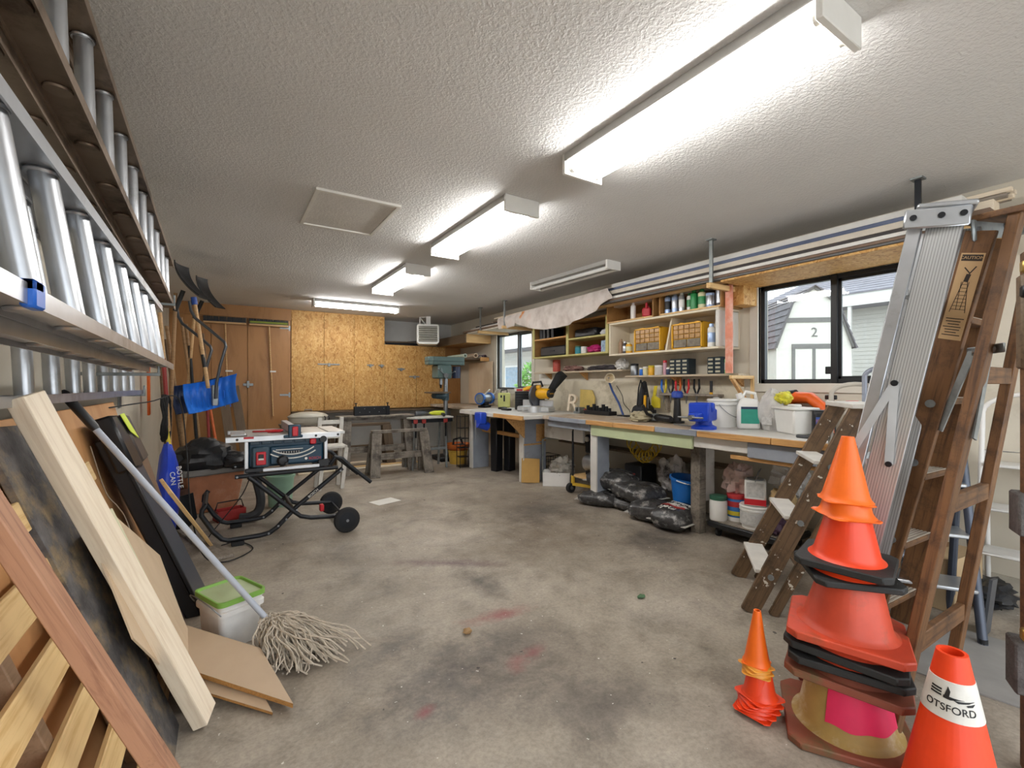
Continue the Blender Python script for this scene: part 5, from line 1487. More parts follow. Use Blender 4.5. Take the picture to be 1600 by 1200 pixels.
def desk_lamp():
    t = T('clamp_lamp', 'clip-on lamp with a cream shade and blue bendy arm', 'lamp', (4.0, 3.86, BZ))
    MB().bb((3.95, 3.8, BZ), (4.05, 3.92, BZ + 0.015)).build('base', 'black_plastic', t, w=True, bev=0.005)
    MB().tube([(4.0, 3.86, BZ + 0.01), (3.99, 3.92, 1.05), (3.98, 4.02, 1.2), (3.95, 4.05, 1.32), (3.9, 4.0, 1.36)], 0.013, 10).build('arm', mat('lamp_blue', '#2a4a8a', 0.4), t, w=True)
    MB().lathe([(0.02, 0.0), (0.035, 0.02), (0.055, 0.12), (0.058, 0.13), (0.05, 0.128), (0.02, 0.02)], 20, frame((3.9, 4.02, 1.36), (3.80, 3.86, 1.345)) @ Mx.Rotation(PI / 2, 4, 'Y')).build('shade', mat('cream_shade', '#e2d3b4', 0.5), t, w=True)
    cord('lamp_cord', [(3.98, 3.95, 1.26), (4.0, 3.88, 1.15), (3.95, 3.8, 1.05), (4.0, 3.76, 0.97), (3.96, 3.72, 0.91), (3.9, 3.76, 0.907)], 0.004, 'black_rubber', 'black lamp cord dangling in front of the wall panel')
desk_lamp()

def tool_tote():
    t = T('tool_tote', 'black fabric tool tote with screwdrivers in its pockets', 'tool tote', (3.86, 3.45, BZ), 0.3)
    MB().add([(-0.13, -0.1, 0), (0.13, -0.1, 0), (0.13, 0.1, 0), (-0.13, 0.1, 0), (-0.12, -0.09, 0.15), (0.12, -0.09, 0.15), (0.1, 0.06, 0.15), (-0.1, 0.06, 0.15)], [(3, 2, 1, 0), (4, 5, 6, 7), (0, 1, 5, 4), (1, 2, 6, 5), (2, 3, 7, 6), (3, 0, 4, 7)]).build('body', mat('tote_black', '#25262a', 0.8, var=0.25, bump=0.3), t, bev=0.02)
    MB().add([(-0.02, -0.02, 0.14), (0.14, -0.05, 0.14), (0.14, 0.06, 0.14), (-0.02, 0.06, 0.14), (0.03, 0.0, 0.40), (0.11, -0.01, 0.42), (0.11, 0.03, 0.42), (0.03, 0.03, 0.40)], [(3, 2, 1, 0), (4, 5, 6, 7), (0, 1, 5, 4), (1, 2, 6, 5), (2, 3, 7, 6), (3, 0, 4, 7)]).build('flap', 'tote_black', t, bev=0.02)
    MB().tube([(-0.12, 0, 0.14), (-0.08, 0, 0.34), (-0.03, 0, 0.42), (0.03, 0, 0.34), (0.05, 0, 0.2)], 0.008).build('strap', 'black_rubber', t)
    for i, (x, m, h) in enumerate(((-0.11, 'tool_yellow_body', 0.2), (-0.08, 'black_plastic', 0.23), (-0.05, 'steel', 0.18))):
        MB().cyl((x, -0.08, 0.12), (x - 0.01, -0.09, h + 0.06), 0.014).build('tool_handle', m, t)
    for i in range(3):
        MB().bb((-0.12 + i * 0.085, -0.112, 0.01), (-0.045 + i * 0.085, -0.098, 0.1)).build('pocket', 'tote_black', t, bev=0.008)
tool_tote()
def angle_grinder():
    t = T('angle_grinder', 'black handheld grinder lying on a rag on the bench', 'power tool', (3.62, 2.98, BZ), 1.3)
    MB().tube([(-0.14, 0, 0.045), (-0.12, 0, 0.045), (0.05, 0, 0.05), (0.1, 0, 0.05)], [0.025, 0.034, 0.036, 0.03], 14).build('body', 'black_plastic', t)
    MB().cyl((0.12, 0, 0.02), (0.12, 0, 0.085), 0.034, n=16).build('gear_head', 'galvanised', t)
    MB().cyl((0.12, 0, 0.012), (0.12, 0, 0.018), 0.06, n=24).build('disc', 'dark_metal', t)
    MB().tube([(0.12, 0.03, 0.06), (0.12, 0.09, 0.08), (0.12, 0.14, 0.17)], 0.016).build('side_handle', 'black_plastic', t)
    blob('rag', (3.60, 3.22, BZ + 0.045), (0.13, 0.11, 0.055), mat('rag_beige', '#b5aa8c', 0.9, var=0.25, bump=0.5, bscale=20), 'crumpled beige rag on the bench beside the grinder', 'rag', 8, 0.45, 3.0, flat=0.044)
angle_grinder()
def blue_post():
    t = T('post_tool', 'black upright tool with a round blue knob on the bench', 'power tool', (3.74, 2.9, BZ))
    MB().cyl((0, 0, 0), (0, 0, 0.25), 0.04, 0.028, n=14).build('column', 'black_plastic', t)
    MB().cyl((0, 0, 0), (0, 0, 0.02), 0.07, n=18).build('base', 'black_plastic', t)
    MB().lathe([(0.03, 0.24), (0.055, 0.25), (0.055, 0.29), (0.04, 0.31), (0, 0.315)], 18).build('top_knob', mat('cap_blue', '#1c3f9a', 0.5), t)
blue_post()

def tool_holder():
    t = T('tool_holder', 'wooden tool holder strip fixed to the wall panel', 'tool holder', (4.02, 2.95, 1.15))
    MB().bb((3.97, 2.62, 1.16), (XR - 0.012, 3.32, 1.18)).build('strip', 'old_wood', t, w=True, bev=0.002)
    MB().bb((4.02, 2.64, 1.0), (XR - 0.012, 2.67, 1.16)).bb((4.02, 3.24, 1.0), (XR - 0.012, 3.27, 1.16)).build('bracket', 'old_wood', t, w=True)
    labs = [('yellow and blue pliers', 'tool_yellow', 'shovel_blue', 3.26), ('black gripped pliers', 'black_plastic', 'tool_grey', 3.17), ('orange pliers', 'tool_orange', 'saw_red', 3.08), ('red handled snips', 'saw_red', 'dark_metal', 2.98), ('black side cutters', 'black_plastic', 'dark_metal', 2.86), ('black and yellow screwdriver', 'tool_yellow_body', 'black_plastic', 2.70)]
    for lab, m1, m2, y in labs:
        t = T('pliers' if 'driver' not in lab else 'screwdriver', lab + ' hung in the tool holder', 'hand tool', (3.985, y, 1.05), 0, 'hand tools in the holder')
        if 'driver' in lab:
            MB().cyl((3.985, y, 1.18), (3.985, y, 1.31), 0.014, n=10).build('handle', m2, t, w=True)
            MB().cyl((3.985, y, 1.18), (3.985, y, 1.2), 0.0155, n=10).build('collar', m1, t, w=True)
            MB().cyl((3.985, y, 1.0), (3.985, y, 1.18), 0.004, n=8).build('blade', 'steel', t, w=True)
        else:
            for s, m_ in ((-1, m1), (1, m2)):
                MB().tube([(3.985, y + s * 0.008, 1.185), (3.985, y + s * 0.03, 1.24), (3.985, y + s * 0.026, 1.33)], [0.008, 0.011, 0.009], 8).build('handle', m_, t, w=True)
            MB().tube([(3.985, y, 1.19), (3.985, y, 1.15), (3.985, y, 1.08)], [0.016, 0.013, 0.004], 8).build('jaws', 'steel', t, w=True)
tool_holder()
def yellow_square():
    o = MB().prism([(0, 0), (0.12, 0), (0.12, 0.1), (0.06, 0.13), (0.08, 0.24), (0.04, 0.24), (0.02, 0.13), (0, 0.1)], 0, 0.015, face_M((3.985, 3.42, 1.02), (0, -1, 0), (0, 0, 1))).build('yellow_hand_saw', 'tool_yellow', w=True, bev=0.003)
    tag(o, 'yellow plastic saw handle hung beside the tool tote', 'hand tool')
yellow_square()

def bench_vice(o, rz, label, jaw_open=0.04):
    t = T('bench_vice', label, 'vice', o, rz, 'blue vices on the workbench')
    bl = mat('vice_blue', '#1741b8', 0.4, var=0.08)
    MB().lathe([(0.09, 0.0), (0.09, 0.02), (0.06, 0.035), (0.055, 0.07)], 24).build('swivel_base', bl, t)
    MB().bb((-0.055, -0.02, 0.06), (0.055, 0.13, 0.15)).bb((-0.075, -0.02, 0.13), (0.075, 0.03, 0.2)).build('fixed_jaw', bl, t, bev=0.01)
    MB().bb((-0.035, -0.22, 0.07), (0.035, 0.0, 0.13)).bb((-0.075, -0.11, 0.06), (0.075, -0.05, 0.2)).build('moving_jaw', bl, t, bev=0.01)
    MB().cyl((0, -0.22, 0.1), (0, -0.27, 0.1), 0.017).build('screw', 'steel', t)
    MB().cyl((-0.09, -0.26, 0.1), (0.09, -0.26, 0.1), 0.007).build('handle_bar', 'steel', t)
    return t
bench_vice((3.44, 2.40, BZ), math.radians(-75), 'bright blue bench vice at the near edge of the bench').scale = (1.12, 1.12, 1.12)
def hang_vice():
    t = T('front_vice', 'blue clamp-on vice hanging off the far bench edge', 'vice', (2.97, 5.45, 0.6))
    bl = MATS['vice_blue']
    MB().bb((2.90, 5.36, 0.74), (3.0, 5.54, 0.9)).build('jaw_body', bl, t, w=True, bev=0.015)
    MB().cyl((2.9, 5.45, 0.75), (3.06, 5.45, 0.70), 0.06, n=18).build('screw_boss', bl, t, w=True)
    MB().cyl((2.86, 5.42, 0.80), (2.86, 5.42, 0.55), 0.008).build('handle_bar', 'steel', t, w=True)
hang_vice()

def paint_pail(o, label, H=0.24, r=0.115, m='white_plastic', handle=True, lid=True, name='white_pail'):
    t = T(name, label, 'pail', o)
    MB().lathe([(r * 0.88, 0.0), (r * 0.98, H * 0.82), (r * 1.06, H * 0.83), (r * 1.06, H * 0.9), (r, H * 0.91), (r, H)], 28).build('pail_body', m, t)
    if lid:
        MB().lathe([(r * 1.05, H * 0.96), (r * 1.07, H), (r * 1.02, H + 0.012), (r * 0.9, H + 0.008), (0.0, H + 0.008)], 28).build('lid', m, t)
    if handle:
        MB().tube([(r * 1.05 * math.cos(a), -r * 0.4 - r * 0.75 * math.sin(a), H * 0.86 - r * 0.9 * math.sin(a)) for a in [PI * j / 12 for j in range(13)]], 0.003, 6).build('handle', 'steel', t)
    return t
paint_pail((3.80, 2.46, BZ), 'white lidded pail standing behind the near vice', 0.235, 0.125)
def jug():
    t = T('cleaner_jug', 'white plastic jug with a green label on the bench', 'jug', (3.76, 2.20, BZ), -0.95)
    wp = MATS['white_plastic']
    MB().add([(-0.085, -0.065, 0), (0.085, -0.065, 0), (0.085, 0.065, 0), (-0.085, 0.065, 0), (-0.085, -0.065, 0.2), (0.085, -0.065, 0.2), (0.085, 0.065, 0.2), (-0.085, 0.065, 0.2), (-0.05, -0.035, 0.27), (0.07, -0.035, 0.25), (0.07, 0.035, 0.25), (-0.05, 0.035, 0.27)], [(3, 2, 1, 0), (0, 1, 5, 4), (1, 2, 6, 5), (2, 3, 7, 6), (3, 0, 4, 7), (4, 5, 9, 8), (5, 6, 10, 9), (6, 7, 11, 10), (7, 4, 8, 11), (8, 9, 10, 11)]).build('body', wp, t, bev=0.02, seg=2)
    MB().tube([(0.06, 0, 0.24), (0.05, 0, 0.30), (-0.02, 0, 0.315), (-0.05, 0, 0.26)], 0.014).build('handle', wp, t)
    MB().cyl((-0.06, 0, 0.255), (-0.075, 0, 0.3), 0.025, n=16).build('cap', wp, t)
    MB().bb((-0.06, -0.068, 0.05), (0.075, -0.064, 0.17)).build('label', mat('teal_label', '#2f9a86', 0.5), t)
    MB().bb((-0.06, -0.0685, 0.17), (0.075, -0.064, 0.19)).build('label_band', 'shovel_navy', t)
jug()
def spray_bottle(o, label, rz, m, head, H=0.2):
    t = T('spray_bottle', label, 'spray bottle', o, rz, 'spray bottles on the bench')
    MB().lathe([(0.036, 0.0), (0.038, H * 0.55), (0.03, H * 0.75), (0.014, H * 0.88), (0.014, H)], 18).build('bottle', m, t)
    MB().bb((-0.065, -0.012, H), (0.03, 0.012, H + 0.035)).bb((-0.045, -0.008, H - 0.035), (-0.032, 0.008, H)).build('trigger_head', head, t, bev=0.005)
spray_bottle((3.99, 2.66, BZ), 'clear spray bottle beside the white pail', 1.0, 'white_plastic', 'white_plastic', 0.22)
spray_bottle((3.97, 1.68, BZ), 'black-headed spray bottle behind the white tub', 1.2, 'white_plastic', 'black_plastic', 0.26)
spray_bottle((3.97, 1.54, BZ), 'red-headed spray bottle under the near window', 2.6, 'white_plastic', 'saw_red', 0.22)
mat('print_grey', '#bdbcb8', 0.6, var=0.2, scale=40)
def soil_bag():
    t = T('paper_sack', 'crumpled grey and white paper sack on the bench', 'sack', (3.82, 2.02, BZ))
    b = blob('sack_body', (3.82, 2.03, BZ + 0.14), (0.1, 0.11, 0.19), mat('sack_print', '#c6c4c0', 0.7, var=0.15, scale=12, dirt='#6d6a70', dirt_at=0.62), None, None, 3, 0.22, 2.4, parent=t, flat=0.14)
    MB().bb((3.716, 1.98, BZ + 0.05), (3.722, 2.06, BZ + 0.11)).build('print_panel', 'print_grey', t, w=True)
    blob('yellow_packet', (3.80, 1.93, BZ + 0.27), (0.07, 0.06, 0.05), mat('packet_yellow', '#d3cc3a', 0.5, var=0.3, scale=20, dirt='#b5372e', dirt_at=0.62), 'yellow and red packet lying on the paper sack', 'packet', 4, 0.3)
soil_bag()
def white_tub():
    t = T('white_tub', 'white rectangular tub with a flat handle lid', 'tub', (3.70, 1.80, BZ), math.radians(58))
    wp = MATS['white_plastic']
    a, b_ = 0.13, 0.09
    MB().add([(-a * .85, -b_ * .85, 0), (a * .85, -b_ * .85, 0), (a * .85, b_ * .85, 0), (-a * .85, b_ * .85, 0), (-a, -b_, 0.19), (a, -b_, 0.19), (a, b_, 0.19), (-a, b_, 0.19)], [(3, 2, 1, 0), (4, 5, 6, 7), (0, 1, 5, 4), (1, 2, 6, 5), (2, 3, 7, 6), (3, 0, 4, 7)]).build('tub_body', wp, t, bev=0.012)
    MB().bb((-a - .012, -b_ - .012, 0.185), (a + .012, b_ + .012, 0.205)).build('lid', wp, t, bev=0.006)
    MB().bb((-0.045, -0.03, 0.205), (0.045, 0.03, 0.225)).build('lid_grip', wp, t, bev=0.006)
white_tub()
def leaf_blower():
    t = T('orange_tool', 'orange and black power tool behind the white tub', 'power tool', (3.94, 1.84, BZ), math.radians(75))
    MB().tube([(-0.2, 0, 0.14), (-0.15, 0, 0.2), (-0.05, 0, 0.27), (0.1, 0, 0.27), (0.2, 0, 0.2)], [0.03, 0.04, 0.045, 0.05, 0.05], 12).build('shell', mat('tool_orange_shell', '#e8621c', 0.4), t)
    MB().tube([(0.08, 0.0, 0.3), (0.18, 0, 0.29), (0.24, 0, 0.2), (0.24, 0, 0.1)], 0.035, 10).build('handle', 'black_plastic', t)
    MB().bb((-0.1, -0.05, 0.0), (0.2, 0.05, 0.2)).build('motor_case', 'dark_metal', t, bev=0.02)
leaf_blower()
def oil_jug():
    t = T('oil_jug', 'black oil jug with a blue and orange label at the bench end', 'jug', (3.70, 1.60, BZ), -1.0)
    MB().bb((-0.07, -0.05, 0), (0.07, 0.05, 0.19)).build('body', 'black_plastic', t, bev=0.02, seg=2)
    MB().cyl((0.03, 0, 0.19), (0.03, 0, 0.23), 0.02).build('cap', 'black_plastic', t)
    MB().bb((-0.055, -0.053, 0.03), (0.055, -0.049, 0.14)).build('label', mat('label_blue', '#2a5aa8', 0.5, var=0.2, dirt='#e07a2a', dirt_at=0.55), t)
oil_jug()
tag(MB().bar((3.44, 1.66, BZ + 0.012), (3.46, 1.36, BZ + 0.012), 0.035, 0.024).build('rasp', 'tool_grey', w=True, bev=0.006), 'dark grey file lying at the front of the bench', 'file')
tag(MB().bar((3.5, 2.75, BZ + 0.012), (3.45, 2.5, BZ + 0.012), 0.015, 0.014).build('chisel', 'steel', w=True, bev=0.003), 'steel chisel lying beside the near vice', 'chisel')
for i, (x, y, lab) in enumerate(((3.6, 5.95, 'flat black tool lying near the drawer cabinet'), (3.45, 5.6, 'small black gadget lying in front of the drawer cabinet'))):
    tag(MB().bb((-0.09, -0.04, 0), (0.09, 0.04, 0.03), Mx.Translation((x, y, BZ)) @ Mx.Rotation(0.6 + i, 4, 'Z')).build('black_gadget', 'black_plastic', w=True, bev=0.01), lab, 'gadget')

# ---------------------------------------------------------------- things under the bench
tag(MB().add([(-0.07, -0.06, 0), (0.07, -0.06, 0), (0.07, 0.06, 0), (-0.07, 0.06, 0), (-0.075, -0.065, 0.78), (0.075, -0.065, 0.78), (0.075, 0.065, 0.78), (-0.075, 0.065, 0.78)], [(3, 2, 1, 0), (4, 5, 6, 7), (0, 1, 5, 4), (1, 2, 6, 5), (2, 3, 7, 6), (3, 0, 4, 7)], Mx.Translation((3.42, 5.82, 0)) @ Mx.Rotation(0.3, 4, 'Z')).build('black_box', 'black_case', w=True, bev=0.01), 'tall narrow black box standing under the far bench end', 'box')
tag(MB().bb((-0.07, -0.06, 0), (0.07, 0.06, 0.76), Mx.Translation((3.60, 5.75, 0)) @ Mx.Rotation(0.3, 4, 'Z')).build('black_box', 'black_case', w=True, bev=0.01), 'second tall black box right behind the first one', 'box')
tag(MB().bb((-0.05, -0.05, 0), (0.05, 0.05, 0.52), Mx.Translation((3.85, 5.7, 0))).build('grey_canister', 'tool_grey', w=True, bev=0.02), 'grey canister standing against the wall under the bench', 'canister')
tag(board('laminate_sheet', (3.36, 4.86, 0.005), (3.40, 4.91, 0.31), 0.012, 0.25, mat('tan_laminate', '#c39a56', 0.45, var=0.06), (1, -0.25, 0)), 'tan laminate sheet leaning on the bench leg', 'laminate')
def carton():
    t = T('white_carton', 'open white cardboard box holding clear bags under the bench', 'box', (3.60, 4.62, 0), math.radians(-40))
    w_ = mat('card_white', '#e6e4e0', 0.6, var=0.03)
    a, b_, H = 0.17, 0.12, 0.17
    MB().bb((-a, -b_, 0), (a, b_, 0.006)).bb((-a, -b_, 0), (a, -b_ + .006, H)).bb((-a, b_ - .006, 0), (a, b_, H)).bb((-a, -b_, 0), (-a + .006, b_, H)).bb((a - .006, -b_, 0), (a, b_, H)).build('box_walls', w_, t)
    film('clear_wrap', '#cfcac0', 0.55, 0.2)
    blob('plastic_wrap', (3.66, 4.58, 0.22), (0.15, 0.13, 0.13), 'clear_wrap', 'bundle of clear plastic wrap in the white box', 'plastic wrap', 4, 0.5, 3.5)
carton()
def milk_crate():
    t = T('wire_crate', 'dark wire crate under the bench behind the white box', 'crate', (3.78, 4.95, 0))
    for z in (0.01, 0.09, 0.17, 0.25, 0.3):
        MB().tube([(3.62, 4.98, z), (3.94, 4.98, z), (3.94, 5.25, z), (3.62, 5.25, z)], 0.006, 6, True).build('hoop', 'dark_metal', t, w=True)
    for i in range(9):
        MB().cyl((3.62 + i * 0.04, 4.98, 0.01), (3.62 + i * 0.04, 4.98, 0.3), 0.004, n=6).build('wire', 'dark_metal', t, w=True)
milk_crate()
def tubular_frame():
    t = T('tube_frame', 'grey bent tube frame under the middle of the bench', 'frame', (3.75, 4.3, 0))
    MB().tube([(3.55, 4.85, 0.0), (3.55, 4.85, 0.55), (3.58, 4.8, 0.58), (3.8, 4.3, 0.59), (3.83, 4.22, 0.56), (3.84, 4.2, 0.3), (3.84, 4.2, 0.0)], 0.014, 8).build('tube', 'galvanised', t, w=True)
tubular_frame()

def hand_truck():
    t = T('compressor_cart', 'upright cart with yellow wheels carrying the air compressor', 'cart', (3.55, 4.0, 0))
    for y in (4.18, 3.86):
        MB().tube([(3.5 if y > 4 else 3.6, y, 0.08), (3.5 if y > 4 else 3.6, y, 0.72), (3.53 if y > 4 else 3.63, y - 0.02, 0.8)], 0.013, 8).build('upright', 'tube_black', t, w=True)
    MB().tube([(3.53, 4.16, 0.8), (3.58, 4.0, 0.82), (3.63, 3.84, 0.8)], 0.013, 8).build('grip_bar', 'tube_black', t, w=True)
    ym = mat('cart_yellow', '#c9a536', 0.5, var=0.12)
    MB().bar((3.5, 4.18, 0.1), (3.62, 3.82, 0.1), 0.03, 0.03).bar((3.5, 4.18, 0.1), (3.5, 4.18, 0.2), 0.03, 0.03).build('axle_frame', ym, t, w=True)
    MB().bb((3.5, 3.84, 0.19), (3.85, 4.2, 0.21)).build('deck', 'pine', t, w=True)
    for y in (4.2, 3.84):
        w_ = MB().cyl((3.48, y + 0.02, 0.055), (3.48, y - 0.025, 0.055), 0.055, n=18).build('wheel', 'black_rubber', t, w=True)
        MB().cyl((3.48, y + 0.022, 0.055), (3.48, y - 0.03, 0.055), 0.02, n=12).build('hub', 'steel', w_, w=True)
    t = T('air_compressor', 'grey air compressor with a silver tank and blue gauge', 'compressor', (3.75, 4.02, 0.21))
    MB().tube([(3.72, 4.18, 0.34), (3.72, 4.16, 0.34), (3.72, 3.9, 0.34), (3.72, 3.88, 0.34)], [0.05, 0.1, 0.1, 0.05], 18).build('tank', 'aluminium', t, w=True)
    MB().bb((3.64, 3.9, 0.46), (3.82, 4.14, 0.62)).build('pump', 'dark_metal', t, w=True, bev=0.02)
    MB().bb((3.64, 3.9, 0.62), (3.82, 4.14, 0.68)).build('shroud', 'shovel_navy', t, w=True, bev=0.02)
    MB().cyl((3.64, 4.08, 0.63), (3.62, 4.08, 0.63), 0.03, n=18).build('gauge', 'white_paint', t, w=True)
    for x in (3.66, 3.78):
        MB().bb((x - 0.015, 3.92, 0.21), (x + 0.015, 4.12, 0.25)).build('foot', 'dark_metal', t, w=True)
hand_truck()
def coil_hose():
    pts = []
    for i in range(110):
        a = i * 0.55
        u = i / 109
        pts.append((3.72 + 0.06 * math.cos(a), 3.5 - 0.4 * u, 0.68 - 0.16 * math.sin(u * PI) + 0.06 * math.sin(a)))
    tag(MB().tube(pts, 0.007, 6).build('coiled_air_hose', mat('hose_yellow', '#b8961f', 0.45), w=True), 'yellow coiled air hose hanging under the green apron', 'hose')
    t = T('battery_charger', 'black box with a red badge in the shade under the bench', 'charger', (3.8, 3.45, 0.2))
    MB().bb((3.7, 3.32, 0.2), (3.95, 3.56, 0.42)).build('case', 'black_plastic', t, w=True, bev=0.012)
    MB().bb((3.694, 3.4, 0.29), (3.7, 3.49, 0.33)).build('badge', 'tool_red', t, w=True)
    MB().bb((3.7, 3.3, 0.0), (3.98, 3.58, 0.2)).build('stand', 'dark_board', t, w=True)
coil_hose()

mat('salt_bag', '#3f3e3e', 0.27, var=0.4, scale=18, bump=0.9, bscale=13, dirt='#a8a4a0', dirt_at=0.63)
mat('salt_print', '#c9c5be', 0.5, var=0.12, scale=9, dirt='#5a5654', dirt_at=0.62)
def sack(c, r, label, seed, rz=0.0, prints=None, m='salt_bag'):
    t = T('salt_sack', label, 'sack', (c[0], c[1], c[2] - r[2] * 0.8), 0, 'plastic sacks piled under the bench')
    nu, nv = 40, 20
    b = MB()
    R = Mx.Rotation(rz, 3, 'Z')
    vs = []
    for j in range(nv + 1):
        tt = PI * j / nv
        for i in range(nu):
            a = 2 * PI * i / nu
            # pillow outline: a rounded rectangle that is thin at its rim
            ca, sa = math.cos(a), math.sin(a)
            e = 0.5
            x = math.copysign(abs(ca) ** e, ca)
            y = math.copysign(abs(sa) ** e, sa)
            k = math.sin(tt) ** 0.72
            z = -math.copysign(abs(math.cos(tt)) ** 0.95, math.cos(tt))
            p = V((x * k, y * k, z))
            nz = 0.10 * mnoise.noise(p * 2.2 + V((seed * 4.1, seed, 0))) + 0.06 * mnoise.noise(p * 5.0 + V((seed, 0, seed * 2.0)))
            q = V((p.x * r[0] * (1 + 0.6 * nz), p.y * r[1] * (1 + 0.6 * nz), p.z * r[2] * (1 + 1.8 * nz)))
            q.z = max(q.z, -r[2] * 0.8)
            vs.append(R @ q + V(c))
    fs = [(j * nu + i, j * nu + (i + 1) % nu, (j + 1) * nu + (i + 1) % nu, (j + 1) * nu + i) for j in range(nv) for i in range(nu)]
    o = b.add(vs, fs).build('sack_body', m, t, w=True)
    o.data.polygons.foreach_set('use_smooth', [True] * len(o.data.polygons))
    SV[t.name] = vs
    for s in (-1, 1):
        zs = c[2] - r[2] * 0.25
        a_, b_ = R @ V((-r[0] * 0.8, s * r[1] * 0.97, 0)) + V((c[0], c[1], zs)), R @ V((r[0] * 0.8, s * r[1] * 0.97, 0)) + V((c[0], c[1], zs))
        MB().bar(a_, b_, 0.05, 0.005).build('seam_flap', 'salt_print', t, w=True)
    return t
SV = {}
sack((3.60, 3.60, 0.245), (0.21, 0.29, 0.105), 'black sack on top at the far end of the sack pile', 1, 0.2)
sack((3.40, 3.62, 0.07), (0.16, 0.22, 0.075), 'small black sack sticking out at the far end of the pile', 2, 0.5)
sack((3.55, 3.28, 0.06), (0.17, 0.24, 0.07), 'flat black sack at the bottom middle of the pile', 5, 0.1)
sack((3.54, 3.22, 0.20), (0.20, 0.27, 0.095), 'grey-white sack draped over the middle of the pile', 3, -0.15)
sack((3.42, 2.95, 0.09), (0.17, 0.19, 0.10), 'black and white sack bulging at the front of the pile', 4, 0.3)
def melt_sack():
    t = sack((3.45, 2.68, 0.095), (0.24, 0.17, 0.105), 'ice melt sack with a white and red band against the bench post', 7, 0.12)
    base = WM[t.name].inverted()
    pts_ = SV[t.name]
    def ztop(x, y):
        s = sorted((((v.x - x) ** 2 + (v.y - y) ** 2, v.z) for v in pts_ if v.z > 0.06), key=lambda q: q[0])[:5]
        return sum(z / (d + 1e-5) for d, z in s) / sum(1 / (d + 1e-5) for d, z in s)
    def strip(x0, x1, m, name):
        b = MB()
        b.sheet(lambda u, v: (x0 + (x1 - x0) * v, 2.55 + 0.26 * u, ztop(x0 + (x1 - x0) * v, 2.55 + 0.26 * u) + 0.003), 14, 8, 0.003)
        return b.build(name, m, t, w=True)
    strip(3.40, 3.54, 'salt_print', 'white_band')
    strip(3.372, 3.397, 'tool_red', 'red_band')
    def lay(x0, y0, lift):
        def f(p):
            x, y = x0 - p.y, y0 + p.x
            return base @ V((x, y, ztop(x, y) + lift + p.z))
        return f
    text('lettering', 'ROCK SALT', 0.05, 'tool_black', t, Mx.Identity(4), 0.0012, wrap=lay(3.45, 2.68, 0.007))
    text('lettering', 'melt', 0.095, 'white_paint', t, Mx.Identity(4), 0.0012, wrap=lay(3.315, 2.68, 0.006))
melt_sack()
blob('torn_sack', (3.80, 3.0, 0.38), (0.10, 0.16, 0.17), mat('torn_print', '#b9b5b2', 0.5, var=0.3, scale=9, dirt='#2d2b2c', dirt_at=0.52), 'opened sack standing up behind the pile', 'sack', 9, 0.4, 2.6)
def blue_bucket():
    t = T('blue_bucket', 'bright blue plastic bucket sitting on the sacks', 'bucket', (3.66, 2.76, 0.185))
    MB().lathe([(0.10, 0.0), (0.14, 0.2), (0.152, 0.203), (0.152, 0.225), (0.138, 0.225), (0.098, 0.012)], 28, Mx.Rotation(0.12, 4, 'X')).build('bucket_body', mat('bucket_blue', '#1668b8', 0.4, var=0.06), t)
    MB().tube([(0.15 * math.cos(a), -0.15 * math.sin(a) * 0.9 - 0.03, 0.212 - 0.03 * math.sin(a)) for a in [PI * j / 12 for j in range(13)]], 0.006, 6).build('handle', 'white_plastic', t)
blue_bucket()
tag(MB().bar((3.66, 2.57, 0.02), (3.67, 2.57, 0.42), 0.02, 0.03, (1, 0, 0)).build('orange_stick', 'orange_paint', w=True), 'orange stick standing beside the bench post', 'stick')

def dolly():
    t = T('wheeled_dolly', 'low black wheeled dolly loaded with pails under the bench', 'dolly', (3.72, 2.05, 0))
    MB().bb((3.48, 1.78, 0.075), (3.92, 2.4, 0.125)).build('frame', 'black_plastic', t, w=True, bev=0.01)
    MB().bb((3.5, 1.8, 0.125), (3.9, 2.38, 0.132)).build('deck', 'old_wood', t, w=True)
    for x in (3.54, 3.86):
        for y in (1.85, 2.33):
            w_ = MB().cyl((x, y - 0.012, 0.035), (x, y + 0.012, 0.035), 0.035, n=16).build('castor', 'black_rubber', t, w=True)
            MB().bb((x - 0.016, y - 0.018, 0.05), (x + 0.016, y + 0.018, 0.078)).build('fork', 'steel', w_, w=True)
dolly()
def jar(o, label, r, H, m, lid, band=None, name='plastic_jar'):
    t = T(name, label, 'jar', o, 0)
    b = MB().lathe([(r * 0.95, 0.0), (r, 0.01), (r, H * 0.8), (r * 0.92, H * 0.84), (r * 0.92, H * 0.86)], 24).build('jar_body', m, t)
    MB().lathe([(r * 0.98, H * 0.85), (r * 1.0, H), (r * 0.9, H + 0.004), (0, H + 0.004)], 24).build('lid', lid, t)
    if band:
        for z0, z1, mm in band:
            MB().lathe([(r * 1.008, z0), (r * 1.01, z0 + 0.001), (r * 1.01, z1), (r * 1.004, z1)], 24).build('label_band', mm, t)
    return t
jar((3.56, 2.345, 0.132), 'white jar with a dark green lid on the dolly', 0.07, 0.2, 'white_plastic', mat('green_lid', '#2f5f4a', 0.5))
jar((3.68, 2.255, 0.132), 'detergent tub with a blue, yellow and red label on the dolly', 0.078, 0.22, mat('tub_blue', '#2f6fb0', 0.4), mat('tub_red', '#b5353a', 0.4), [(0.0, 0.035, 'white_plastic'), (0.05, 0.085, mat('tub_yellow', '#d8c53a', 0.4)), (0.12, 0.165, 'tub_red')], 'detergent_tub')
